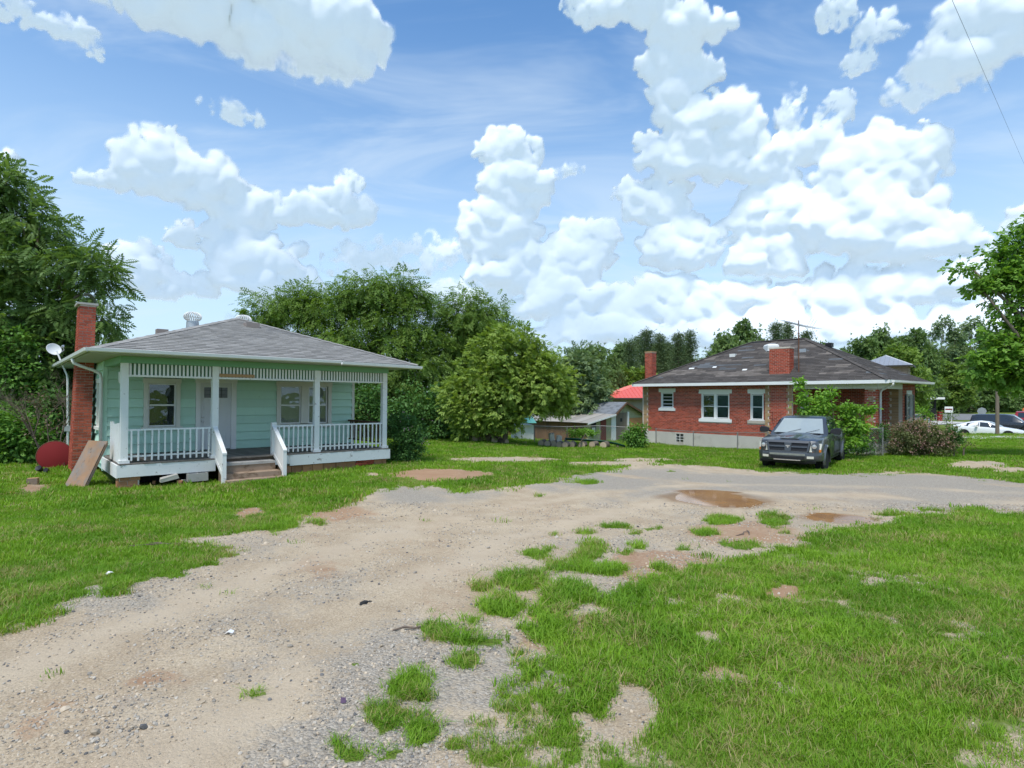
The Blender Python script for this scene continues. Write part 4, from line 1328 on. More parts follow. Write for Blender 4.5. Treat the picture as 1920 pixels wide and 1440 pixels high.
def brick_house():
    H = thing('brick_house', 'single storey red brick house with patched dark hip roof and corner porch', 'house', BH, (0, 0, HROT))
    LA, LB = 12.36, 6.4
    z0, z1 = .60, 3.36
    MA = Matrix(((0, 1, 0, 0), (-1, 0, 0, LA), (0, 0, 1, 0), (0, 0, 0, 1)))       # a runs towards the camera corner, outside is x < 0
    I = Matrix.Identity(4)
    ya = lambda y: LA - y
    W1 = (ya(11.17), ya(10.33), 1.99, 2.93); W2 = (ya(8.565), ya(6.92), 1.43, 2.84); W3 = (ya(5.777), ya(5.08), 1.43, 2.84)
    wins = [W1, W2, W3]
    lint = [(w[0] - .14, w[1] + .14, w[3], w[3] + .20) for w in wins]
    sill = [(w[0] - .14, w[1] + .14, w[2] - .15, w[2]) for w in wins]
    holes = wins + lint + sill
    aEnd = ya(3.63)
    mb = MB(MA); wall_sheet(mb, 0, aEnd, z0, z1, wins, 0.0, .2)
    wa = mb.build('wall', MORTAR, H)
    o = brick_field(MA, .30, ya(4.94), z0, z1, holes, 0.0, 1).build('bricks', BRICK, wa); o['kind'] = 'stuff'
    o = quoins(MA, -.012, .20, .10, z0, z1, 0.0, 1, 2).build('quoin_bricks', TANB, wa); o['kind'] = 'stuff'
    # chimney breast in front of the wall
    br = MB(MA).box(ya(4.94), ya(3.63), -.14, -.001, .0, z1).build('chimney_breast', MORTAR, H)
    o = brick_field(MA, ya(4.94) + .2, ya(3.63) - .2, z0, z1, [], -.14, 5).build('bricks', BRICK, br); o['kind'] = 'stuff'
    m = quoins(MA, ya(4.94), ya(4.94) + .13, .09, z0, z1, -.14, 1, 6); m2 = quoins(MA, ya(3.63) - .13, ya(3.63), .09, z0, z1, -.14, -1, 7)
    m.add(m2.v, m2.f) if False else None
    for q in (m, m2):
        o = q.build('quoin_bricks', TANB, br); o['kind'] = 'stuff'
    # foundation
    f = MB(MA); wall_sheet(f, .0, aEnd, -.4, z0 - .001, [(ya(10.16), ya(9.66), .06, .52)], -.03, .25)
    f.build('foundation', PALEF, H)
    bw = MB(MA).box(ya(10.16), ya(9.66), .03, .05, .06, .52).build('basement_window', GLASS, H)
    m = MB(MA)
    for q in (.0, .25, .5):
        m.box(ya(10.16) + q - .012, ya(10.16) + q + .012, -.02, .029, .06, .52)
    for zz in (.20, .35):
        m.box(ya(10.16), ya(9.66), -.015, .028, zz - .012, zz + .012)
    m.build('window_grille', METALW, bw)
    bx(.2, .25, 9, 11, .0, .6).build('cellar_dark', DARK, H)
    # windows
    k = .10
    for i, w in enumerate(wins):
        panes = [(w[0] + k, w[1] - k, w[2] + k, w[3] - k)] if i != 1 else [(w[0] + k, (w[0] + w[1]) / 2 - .10, w[2] + k, w[3] - k), ((w[0] + w[1]) / 2 + .10, w[1] - k, w[2] + k, w[3] - k)]
        ws = window(H, MA, w[0] + .05, w[1] - .05, w[2] + .05, w[3] - .05, panes, (.05, .05, .05, .05), .04, WHITEC, depth=.03, rail=(w[2] + w[3]) / 2, bars=((w[3] - .28, w[2] + .25) if i == 0 else None))
        if i == 1:
            MB(MA).box((w[0] + w[1]) / 2 - .062, (w[0] + w[1]) / 2 + .062, .0, .058, w[2] + .05, w[3] - .05).build('mullion', WHITEC, ws)
        MB(MA).box(*lint[i][:2], -.022, .1, *lint[i][2:]).build('lintel', WHITEC, ws)
        s = sill[i]
        MB(MA).box(s[0], s[1], -.05, .1, s[2], s[3] - .002).build('stone_sill', (WHITEC, WHITEC, pmat('tan_sill', (.46, .41, .35), .85, .2, 6))[i], ws)
    # porch: floor, corner pier, recess walls, panelled beam
    bx(.0, 4.06, .0, 3.62, .35, z0 - .002).build('porch_floor', CONC, H)
    bx(.02, 4.06, .02, 3.60, -.3, .348).build('porch_base', CONC, H)
    pr = bx(.0, .50, .0, .50, z0, 3.05).build('porch_pier', MORTAR, H)
    for M_, nm in ((I, 1), (Matrix(((0, 1, 0, 0), (-1, 0, 0, .5), (0, 0, 1, 0), (0, 0, 0, 1))), 2)):
        o = brick_field(M_, .0, .50, z0, 3.05, [], 0.0, 20 + nm, skip=lambda r, x: (r // 3) % 2 == 0 and .12 < x < .38).build('bricks', BRICK, pr); o['kind'] = 'stuff'
        o = brick_field(M_, .14, .36, z0, 3.05, [], -.001, 30 + nm, skip=lambda r, x: (r // 3) % 2 == 1).build('quoin_bricks', TANB, pr); o['kind'] = 'stuff'
    wb = bx(.0, 4.06, 3.63, 3.8, z0, z1).build('porch_wall', MORTAR, H)
    o = brick_field(I, .0, 4.06, z0, z1, [(.9, 1.8, 1.43, 2.95), (2.5, 3.4, z0, 2.75)], 3.63, 8).build('bricks', BRICK, wb); o['kind'] = 'stuff'
    window(H, I, 1.0, 1.7, 1.48, 2.75, [(1.05, 1.65, 1.55, 2.7)], (.06, .06, .06, .15), 3.60, WHITEC, rail=2.1)
    dd = bx(2.5, 3.4, 3.57, 3.62, z0, 2.75).build('porch_door', BROWNW, H)
    MS = Matrix(((0, 1, 0, 4.06), (-1, 0, 0, 3.63), (0, 0, 1, 0), (0, 0, 0, 1)))
    ws_ = bx(4.06, 4.2, .15, 3.63, z0, z1).build('porch_wall', MORTAR, H)
    o = brick_field(MS, .0, 3.1, z0, z1, [], 0.0, 9).build('bricks', BRICK, ws_); o['kind'] = 'stuff'
    o = quoins(MS, 3.18, 3.47, .10, z0, z1, .0, -1, 12).build('quoin_bricks', TANB, ws_); o['kind'] = 'stuff'
    for M_, L, face in ((MA, None, 0), (I, 4.06, 0)):
        a0, a1 = (ya(3.62), ya(0.0) - .0) if L is None else (0.021, 4.05)
        b_ = MB(M_).box(a0, a1, face, face + .18, 3.05, z1).build('porch_beam', METALW, H)
        n = int((a1 - a0) / .16)
        um = MB().box(.004, (a1 - a0) / n - .004, -.012, 0, 3.06, z1 - .01)
        for q in range(n):
            mm = MB(M_).box(a0 + q * (a1 - a0) / n + .005, a0 + (q + 1) * (a1 - a0) / n - .005, face - .012, face - .001, 3.055, z1 - .01)
            mm.build('beam_panel', METALW, b_)
    # right wing of the front
    w4 = (4.85, 5.65, 1.41, 2.78)
    mb = MB(I); wall_sheet(mb, 4.06, LB, -.2, z1, [w4], 0.0, .15)
    wr = mb.build('wall', MORTAR, H)
    o = brick_field(I, 4.07, LB, -.1, z1, [w4, (w4[0] - .1, w4[1] + .1, w4[3], w4[3] + .2)], 0.0, 10).build('bricks', BRICK, wr); o['kind'] = 'stuff'
    w = window(H, I, w4[0], w4[1], w4[2], w4[3], [(w4[0] + .06, w4[1] - .06, w4[2] + .06, w4[3] - .06)], (.07, .07, .12, .02), .0, WHITEC, rail=2.1)
    bx(w4[0] - .1, w4[1] + .1, -.03, .1, w4[3] + .021, w4[3] + .2).build('lintel', WHITEC, w)
    for xa in (w4[0] - .42, w4[1] + .09):
        sh = bx(xa, xa + .32, -.06, -.013, w4[2], w4[3]).build('shutter', BLACKP, H)
        um = bx(xa + .04, xa + .28, -.075, -.061, 0, .04).mesh('shutter_slat', pmat('shutter_black', (.03, .032, .036), .5, .1))
        for q in range(16):
            piece('shutter_slat', um, sh, (0, 0, w4[2] + .06 + q * .08))
    bx(LB - .1, LB, .151, LA, -.2, z1).build('wall', MORTAR, H)
    bx(0.0, LB, LA + .0, LA + .1, -.2, z1).build('wall', MORTAR, H)
    # roof
    e = .6; zr = 3.43
    xl, xr, yf, yb = -e, LB + e, -e, LA + .45
    A0 = Vector((3.2, 4.23, 5.82)); A1 = Vector((3.2, 7.2, 5.82))
    c = [Vector((xl, yf, zr)), Vector((xr, yf, zr)), Vector((xr, yb, zr)), Vector((xl, yb, zr))]
    rb = MB().add(c + [A0, A1] + [Vector((p.x, p.y, 3.37)) for p in c],
                  [(0, 1, 4), (1, 2, 5, 4), (2, 3, 5), (3, 0, 4, 5), (0, 6, 7, 1), (1, 7, 8, 2), (2, 8, 9, 3), (3, 9, 6, 0), (6, 9, 8, 7)])
    rf = rb.build('roof', MATS['soffit_paint'], H)
    for i, (a, b, p, q) in enumerate(((c[0], c[1], A0, A0), (c[3], c[0], A1, A0), (c[1], c[2], A0, A1), (c[2], c[3], A1, A1))):
        def worn(x, row, i=i):
            v = float(fbm(np.array(x * .55 + 11 * i), np.array(row * .62 + 5.5 * i), 3))
            if row < 4:
                return 0
            return 1 if v > .60 else 2 if v < .285 else 0
        for nm, mt_, mb_ in zip(('shingles', 'worn_shingles', 'replaced_shingles'), (SHINGD, SHINGP, SHINGB), shingle_face(a, b, p, q, course=.15, tab=.33, seed=40 + i, patches=worn)):
            if mb_.v:
                o = mb_.build(nm, mt_, rf); o['kind'] = 'stuff'
    m = MB()
    for a, b in ((c[0], A0), (c[3], A1), (A0, A1)):
        n = 22
        for k_ in range(n):
            p, q = a.lerp(b, k_ / n), a.lerp(b, min(1, (k_ + 1.2) / n))
            s = (b - a).normalized().cross(Vector((0, 0, 1))).normalized()
            m.add([p - s * .13 - Vector((0, 0, .0)), p + Vector((0, 0, .045)), p + s * .13, q - s * .13 - Vector((0, 0, .012)), q + Vector((0, 0, .03)), q + s * .13 - Vector((0, 0, .012))], [(0, 1, 4, 3), (1, 2, 5, 4), (0, 2, 1)])
    o = m.build('hip_caps', SHINGD, rf); o['kind'] = 'stuff'
    bx(xl - .03, xl - .002, yf, yb, 3.27, zr - .01).build('fascia_board', WHITEC, rf)
    bx(xl - .03, xr, yf - .03, yf - .002, 3.29, zr - .01).build('fascia_board', WHITEC, rf)
    bx(xl + .3, xr + .02, yf - .13, yf - .032, 3.32, zr - .012).build('gutter', METALW, rf)
    MB().tube([(xl + .35, yf - .08, 3.32), (xl + .35, yf - .06, 3.2), (.20, -.12, 2.98), (.20, -.07, 2.85), (.20, -.07, .5)], .045, 8).build('downspout', METALW, H, 'all')
    # chimneys
    def stack(x0, x1, y0, y1, za, zb, seed, top):
        ck = bx(x0 + .012, x1 - .012, y0 + .012, y1 - .012, za, zb).build('chimney', MORTAR, H)
        Mx = Matrix(((0, 1, 0, x0 + .012), (-1, 0, 0, y1), (0, 0, 1, 0), (0, 0, 0, 1))); My = Matrix.Translation((0, y0 + .012, 0))
        for M_, a, b in ((Mx, 0, y1 - y0), (My, x0, x1)):
            o = brick_field(M_, a, b, za, zb, [], 0.0, seed).build('bricks', BRICK, ck); o['kind'] = 'stuff'
        bx(x0 - .015, x1 + .015, y0 - .015, y1 + .015, zb, zb + .07).build('chimney_cap', top, ck)
    stack(.0, .55, 3.80, 4.80, 3.3, 5.10, 50, MORTAR)
    stack(1.0, 1.5, LA + .12, LA + .62, -.2, 5.42, 51, TANB)
    # roof vents and the white plastic dome
    pl = lambda x, y: zr + (A0.z - zr) * (x - xl) / (A0.x - xl)
    def vent(x, y, sx, sy, h, mat, nm):
        z = pl(x, y); bx(x - sx, x + sx, y - sy, y + sy, z - .15, z + h).build(nm, mat, rf)
    vent(1.9, 7.65, .14, .16, .10, METALW, 'roof_vent'); vent(2.0, 3.9, .14, .18, .10, METAL, 'roof_vent')
    m = MB(); z = pl(2.55, 5.25)
    m.lathe([(.44, -.25), (.43, .06), (.36, .13), (.20, .17), (.001, .18)], 4, (2.45, 5.75, z)); m.build('roof_dome', METALW, rf, 30)
    bx(3.35, 3.7, 3.0, 3.3, 5.3, 5.52).build('roof_vent', BLACKP, rf)
    for x, y, sx, sy in ((.75, 9.6, .05, .16), (.8, 8.2, .05, .11), (.45, 6.3, .05, .12)):
        z = pl(x, y); M_ = Matrix.Translation((x, y, z + .028)) @ Matrix.Rotation(-math.atan2(A0.z - zr, A0.x - xl), 4, 'Y')
        MB(M_).box(-.07, .07, -sy, sy, -.01, .004).build('bare_patch', METALW, rf)


brick_house()


def antenna():
    b = BH + U2 * .15 + V2 * 3.42
    o = thing('tv_antenna', 'rusty television antenna on a tall mast above the brick house', 'antenna', (b.x, b.y, BH.z))
    top = P(1497, 612, b.y).z - BH.z
    MB().tube([(0, 0, 2.2), (.0, 0, top + .3)], .028, 8).build('mast', RUST, o)
    p0 = P(1474, 602, b.y + .6) - Vector((b.x, b.y, BH.z)); p1 = P(1528, 616, b.y - .6) - Vector((b.x, b.y, BH.z))
    MB().tube([p0, p1], .02, 6).build('boom', METAL, o)
    d = (p1 - p0).normalized(); s = d.cross(Vector((0, 0, 1))).normalized()
    for i in range(11):
        c = p0.lerp(p1, (i + .3) / 11); L = .45 + .06 * i
        MB().tube([c - s * L - d * .12, c, c + s * L - d * .12], .009, 5).build('element', METAL, o)
    for i in range(3):
        c = p0.lerp(p1, .72 + .09 * i); MB().tube([c + Vector((0, 0, -.5 + .05 * i)) + d * .2, c, c + Vector((0, 0, .45)) + d * .25], .009, 5).build('element', METAL, o)
    c = p0.lerp(p1, .25); MB().tube([c, Vector((0, 0, top - .45))], .01, 5).build('brace', METAL, o)
    MB().tube([(0, .05, top - .3), (0, .25, 3.3), (0, .22, 2.6)], .006, 4).build('cable', BLACKP, o)


antenna()


def ramp():
    a = BH + U2 * 1.2 - V2 * .5
    o = thing('wooden_ramp', 'brown wooden ramp with sloping handrail beside the brick porch', 'ramp', (a.x, a.y, BH.z), (0, 0, HROT))
    for y in (-.05, -1.15):
        MB().hexa([(-.9, y - .03, 1.30), (5.2, y - .03, .62), (5.2, y + .03, .62), (-.9, y + .03, 1.30)], [(-.9, y - .03, 1.42), (5.2, y - .03, .74), (5.2, y + .03, .74), (-.9, y + .03, 1.42)]).build('handrail', BROWNW, o)
        MB().hexa([(-.9, y - .02, .85), (5.2, y - .02, .17), (5.2, y + .02, .17), (-.9, y + .02, .85)], [(-.9, y - .02, .95), (5.2, y - .02, .27), (5.2, y + .02, .27), (-.9, y + .02, .95)]).build('lower_rail', BROWNW, o)
        for k in range(6):
            x = -.85 + k * 1.2; zt_ = 1.36 - .68 * (x + .9) / 6.1
            bx(x - .045, x + .045, y + .03, y + .12, -.1, zt_).build('ramp_post', BROWNW, o)
    um = bx(-.07, .07, -1.12, -.02, 0, .035).mesh('ramp_board', BROWNW)
    for k in range(40):
        x = -.85 + k * .15; piece('ramp_board', um, o, (x, 0, .60 - .55 * (x + .9) / 6.1), (0, R(5), 0))


ramp()


# ================================================================== the shed and what stands round it
def shed():
    Z0 = -1.74
    o0 = Vector((5.48, 41.0, Z0))
    H = thing('old_shed', 'weathered low shed with grey shingle roof and pale metal lean-to roof', 'shed', o0, (0, 0, HROT))
    YEL = pmat('yellow_green_siding', (.36, .36, .22), .85, .18, 3, .3, 30, rnd=.1, spots=((.22, .21, .15), 3, .55, .7))
    ORP = pmat('orange_plywood', (.42, .21, .085), .8, .2, 2.5, .2, 30, stretch=(2, 2, .3))
    BRP = pmat('brown_plywood', (.24, .14, .075), .85, .25, 1.6, .2, 30, stretch=(2, 2, .3), col2=(.16, .10, .065))
    # gable wall as boards
    prof = lambda x: (1.44 + (1.95 - 1.44) * x / 2.93) if x < 2.93 else (1.95 + (2.79 - 1.95) * (x - 2.93) / 1.33) if x < 4.26 else (2.79 - (2.79 - 1.68) * (x - 4.26) / 3.0)
    gw = MB().extrude([(0, .02, -.3), (7.3, .02, -.3), (7.3, .02, prof(7.3)), (4.26, .02, 2.78), (2.93, .02, 1.95), (0, .02, 1.44)], (0, .1, 0)).build('gable_wall', YEL, H)
    for r in range(19):
        z = -.1 + r * .15
        xs = [x / 20 for x in range(0, 147) if prof(x / 20) > z + .13]
        if xs:
            a, b = xs[0], xs[-1]
            if z < 1.65:
                for p, q in ((a, .36), (.95, 1.44), (2.12, 2.70)):
                    if q > p and z < prof(max(p, .05)) - .12:
                        bx(p, q, -.006 + .0, .018, z, z + .14).build('board', YEL, gw)
            else:
                bx(a, b, -.006, .018, z, z + .14).build('board', YEL, gw)
    bx(.38, .93, -.02, .01, .45, 1.42).build('window_opening', DARK, H)
    bx(.42, .80, -.045, -.021, .40, 1.02).build('window_board', WHITE, H)
    bx(1.46, 2.10, -.03, .015, -.1, 1.62).build('red_door', pmat('red_brown_door', (.17, .032, .024), .6, .2, 3), H)
    bx(2.72, 3.28, -.04, .015, -.1, 1.90).build('white_door', WHITE, H)
    bp = bx(3.30, 4.62, -.03, .015, -.1, 2.05).build('plank_door', OLDW, H)
    for k in range(6):
        bx(3.31 + k * .218, 3.31 + k * .218 + .21, -.05, -.031, -.1, 2.04).build('plank', OLDW, bp)
    bx(3.78, 4.02, -.06, -.052, 1.35, 1.62).build('hatch', DARK, bp)
    bx(4.68, 4.86, -.10, .0, -.1, 2.1).build('corner_post', METALW, H)
    bx(4.90, 7.3, -.04, .015, -.1, 1.60).build('plywood_wall', ORP, H)
    bx(4.88, 7.3, -.05, .016, 1.62, 1.72).build('wall_trim', YEL, H)
    # long wall to the left
    lw = bx(.0, .08, .13, 10, -.3, 1.42).build('long_wall', BRP, H)
    for k in range(8):
        bx(-.02, -.001, .2 + k * 1.22, .2 + k * 1.22 + 1.205, -.25, 1.36).build('wall_panel', BRP, lw)
    for k in range(16):
        bx(-.28, -.005, .3 + k * .62, .36 + k * .62, 1.33, 1.43).build('rafter_tail', OLDW, H)
    # roofs
    y1 = 10.4
    SG = pmat('shed_shingle', (.20, .215, .235), .9, .12, 4, .4, 120, .2, rnd=.22)
    a, b = Vector((2.78, -.3, 1.97)), Vector((2.78, y1, 1.97)); c_, d_ = Vector((4.26, -.3, 2.86)), Vector((4.26, y1, 2.86))
    rl = MB().hexa([a - Vector((0, 0, .07)), b - Vector((0, 0, .07)), d_ - Vector((0, 0, .07)), c_ - Vector((0, 0, .07))], [a, b, d_, c_]).build('roof_slope', OLDW, H)
    o = shingle_face(b, a, d_, c_, course=.14, tab=.3, seed=71).build('shingles', SG, rl); o['kind'] = 'stuff'
    MB().hexa([(4.262, -.3, 2.79), (7.9, -.3, 1.45), (7.9, y1, 1.45), (4.262, y1, 2.79)], [(4.262, -.3, 2.86), (7.9, -.3, 1.52), (7.9, y1, 1.52), (4.262, y1, 2.86)]).build('roof_slope', SG, H)
    mt = pmat('lean_to_metal', (.36, .335, .30), .5, .12, 1.5, spec=.4, rnd=.16, spots=((.33, .27, .22), 2.5, .55, .72))
    lt = MB().hexa([(-.32, -.3, 1.36), (2.93, -.3, 1.95), (2.93, y1, 1.95), (-.32, y1, 1.36)], [(-.32, -.3, 1.39), (2.93, -.3, 1.98), (2.93, y1, 1.98), (-.32, y1, 1.39)]).build('lean_to_roof', OLDW, H)
    n = 12
    for k in range(n):
        ya_, yb_ = -.32 + k * .9, -.32 + k * .9 + .88; rr = .012 * (k % 2)
        MB().hexa([(-.36, ya_, 1.394 + rr), (2.95, ya_, 1.99 + rr), (2.95, yb_, 1.99 + rr), (-.36, yb_, 1.394 + rr)], [(-.36, ya_, 1.402 + rr), (2.95, ya_, 1.998 + rr), (2.95, yb_, 1.998 + rr), (-.36, yb_, 1.402 + rr)]).build('metal_sheet', mt, lt)
    for p, q in (((2.9, 1.95), (4.26, 2.86)), ((4.26, 2.86), (7.9, 1.50))):
        MB().hexa([(p[0], -.36, p[1] - .15), (q[0], -.36, q[1] - .15), (q[0], -.31, q[1] - .15), (p[0], -.31, p[1] - .15)], [(p[0], -.36, p[1] + .01), (q[0], -.36, q[1] + .01), (q[0], -.31, q[1] + .01), (p[0], -.31, p[1] + .01)]).build('barge_board', BROWNW, H)
    MB().hexa([(-.36, -.36, 1.28), (2.9, -.36, 1.85), (2.9, -.31, 1.85), (-.36, -.31, 1.28)], [(-.36, -.36, 1.39), (2.9, -.36, 1.97), (2.9, -.31, 1.97), (-.36, -.31, 1.39)]).build('barge_board', WHITE, H)


shed()


def logs():
    rr = random.Random(8)
    me = []
    for s in range(3):
        m = MB(); n = 14; L = .5
        ring = [1 + rr.uniform(-.08, .08) for _ in range(n)]
        m.loft([[(ring[k] * math.cos(6.283 * k / n), y, ring[k] * math.sin(6.283 * k / n)) for k in range(n)] for y in (0, .5, 1)])
        me.append((m.mesh('log_bark', BARK), MB().lathe([(.001, -.004), (.93, -.004), (.93, .02)], n, axis='Y').mesh('cut_face', LOGW)))
    names = ['cut log with bark lying nearest the tree trunk end of the log row', 'second cut log from the tree end of the row', 'third cut log from the tree end of the row', 'fourth cut log from the tree end of the row',
             'fifth cut log from the tree end, beside the leaning plank', 'sixth cut log from the tree end, under the leaning plank', 'seventh cut log from the tree end of the row', 'cut log lying under the dark green trough', 'last cut log of the row towards the leafy bush']
    for i, px in enumerate((1014, 1026, 1037, 1048, 1059, 1071, 1091, 1110, 1131)):
        Y = 31.2 + rr.uniform(-.2, .5); x = (px - CX) * Y / FPX; r = rr.uniform(.18, .22)
        o = thing('log', names[i], 'log', (x, Y, g1(x, Y) + r * .8), (0, 0, rr.uniform(-.55, -.25)), 'cut logs by the fence')
        b, f = me[i % 3]
        piece('bark', b, o, (0, 0, 0), (0, rr.uniform(0, 6), 0), (r, rr.uniform(.5, .75), r)); piece('cut_face', f, o, (0, 0, 0), (0, 0, 0), (r, 1, r))
    for i, (px, h) in enumerate(((1036, .62), (1047, .5))):
        Y = 31.9; x = (px - CX) * Y / FPX
        o = thing('stump', ('tall pale split stump standing behind the cut logs', 'shorter pale stump standing beside the tall split stump')[i], 'stump', (x, Y, g1(x, Y) + .12), (R(4), R(-8 + 14 * i), i))
        m = MB(); n = 12; ring = [.17 + rr.uniform(-.03, .03) for _ in range(n)]
        m.loft([[(ring[k] * f * math.cos(6.283 * k / n), ring[k] * f * math.sin(6.283 * k / n), z + (rr.uniform(-.05, .05) if z > .3 else 0)) for k in range(n)] for z, f in ((-.2, 1.1), (.2, 1), (h, .92))])
        m.build('wood', pmat('pale_stump', (.52, .47, .40), .9, .2, 7, .4, 40, stretch=(1, 1, .3)), o, 50)
    for i, (px, py) in enumerate(((890, 834), (901, 831), (914, 834), (927, 832), (938, 834), (950, 835), (921, 826))):
        Y = 31.5 + rr.uniform(-.6, .6); x = (px - CX) * Y / FPX; r = rr.uniform(.15, .22)
        o = thing('log', ['dark old log at the end of the heap away from the tree trunk', 'second dark log in the heap under the yellow green tree', 'third dark log in the heap under the yellow green tree', 'dark log in the middle of the heap under the yellow green tree', 'dark log close to the trunk in the heap under the tree', 'dark log touching the trunk of the yellow green tree', 'dark log lying on top of the heap under the tree'][i], 'log', (x, Y, g1(x, Y) + r * .75 + (.3 if i == 6 else 0)), (0, rr.uniform(-.1, .1), rr.uniform(-1.2, .8)), 'old logs heaped under the tree')
        b, f = me[i % 3]
        piece('bark', b, o, (0, 0, 0), (0, 0, 0), (r, rr.uniform(.5, .9), r)); piece('cut_face', f, o, (0, 0, 0), (0, 0, 0), (r, 1, r))
    # plank and long green trough
    a = P(1083, 833, 30.9); b = P(1090, 818, 31.6)
    o = thing('leaning_plank', 'short grey plank propped across the cut logs', 'plank', (a.x, a.y, g1(a.x, a.y)))
    a2 = Vector((0, 0, .05)); b2 = Vector((b.x - a.x + .25, b.y - a.y, .75))
    d = (b2 - a2); s = Vector((.0, .10, 0))
    MB().hexa([a2 - s, a2 + s, b2 + s, b2 - s], [a2 - s + Vector((0, 0, .04)), a2 + s + Vector((0, 0, .04)), b2 + s + Vector((0, 0, .04)), b2 - s + Vector((0, 0, .04))]).build('timber', OLDW, o)
    o0 = P(1060, 822, 32.6)
    o = thing('green_trough', 'long dark green plastic trough lying in front of the shed', 'trough', (o0.x, o0.y, g1(o0.x, o0.y)))
    pts = [P(1060, 821, 32.6), P(1092, 823, 32.4), P(1118, 825, 32.2), P(1140, 827, 31.8), P(1158, 831, 31.3), P(1171, 834.5, 30.8)]
    m = MB(); rings = []
    for p in pts:
        q = p - Vector((o0.x, o0.y, g1(o0.x, o0.y)))
        rings.append([q + Vector((0, .22 * math.cos(a_), .12 * math.sin(a_))) for a_ in [math.pi + math.pi * k / 6 for k in range(7)]] + [q + Vector((0, .20 * math.cos(a_), .10 * math.sin(a_) + .003)) for a_ in [2 * math.pi - math.pi * k / 6 for k in range(7)]])
    m.loft(rings); m.build('shell', pmat('green_plastic', (.012, .085, .055), .4, .15, 3), o, 40)
    for k in (0, 2, 4):
        q = pts[k] - o0; bx(q.x - .05, q.x + .05, q.y - .15, q.y + .15, -.05, max(.08, q.z + o0.z - g1(o0.x, o0.y) - .10)).build('support', OLDW, o)


logs()


def chain_fence(name, label, pts, heights, div):
    """posts, top rail and woven wire between the given ground points"""
    o = thing(name, label, 'fence', (pts[0][0], pts[0][1], g1(*pts[0])))
    org = Vector((pts[0][0], pts[0][1], g1(*pts[0])))
    GS = pmat('fence_steel', (.30, .29, .28), .5, .15, 6, metal=.5)
    B = [Vector((p[0], p[1], g1(*p))) - org for p in pts]
    T = [b + Vector((0, 0, h)) for b, h in zip(B, heights)]
    for b, t in zip(B, T):
        MB().tube([b - Vector((0, 0, .2)), t + Vector((0, 0, .04))], .032, 8).build('fence_post', GS, o)
    for i in range(len(B) - 1):
        MB().tube([T[i], T[i + 1]], .018, 6).build('top_rail', GS, o)
        m = MB(); L = (B[i + 1] - B[i]).length; h = (heights[i] + heights[i + 1]) / 2
        n = max(2, int(L / div)); d = (B[i + 1] - B[i]) / n; nz = max(2, int(h / div))
        f = lambda a, zz: B[i].lerp(B[i + 1], a / n).lerp(T[i].lerp(T[i + 1], a / n), zz / nz)
        for k in range(-nz, n):
            for sgn in (0, 1):
                a0, b0 = (k, 0), (k + nz, nz)
                pa = max(0, k); pb = min(n, k + nz)
                if pb <= pa:
                    continue
                za, zb = pa - k, pb - k
                if sgn:
                    za, zb = nz - za, nz - zb
                p, q = f(pa, za), f(pb, zb); s = (q - p).normalized().cross(d.normalized().cross(Vector((0, 0, 1)))).normalized() * .0028
                m.add([p - s, q - s, q + s, p + s], [(0, 1, 2, 3)])
        w = link(bpy.data.objects.new('woven_wire', m.mesh('woven_wire', GS, normals=False)), o); w['kind'] = 'stuff'


def at(px, Y):
    return ((px - CX) * Y / FPX, Y)


chain_fence('chain_link_fence', 'sagging low chain link fence between the cut logs and the shed', [at(1002, 34), at(1063, 34), at(1125, 34), at(1180, 33.6)], [1.0, 1.02, 1.04, 1.0], .14)
chain_fence('chain_link_fence', 'chain link fence running along the base of the brick house', [at(1230, 33.0), at(1300, 31.2), at(1383, 29.0), at(1440, 27.6)], [.95, .9, .88, .95], .14)
chain_fence('chain_link_fence', 'chain link fence with grey end post beside the pickup truck', [at(1588, 24.6), at(1655, 24.0)], [1.15, 1.22], .08)


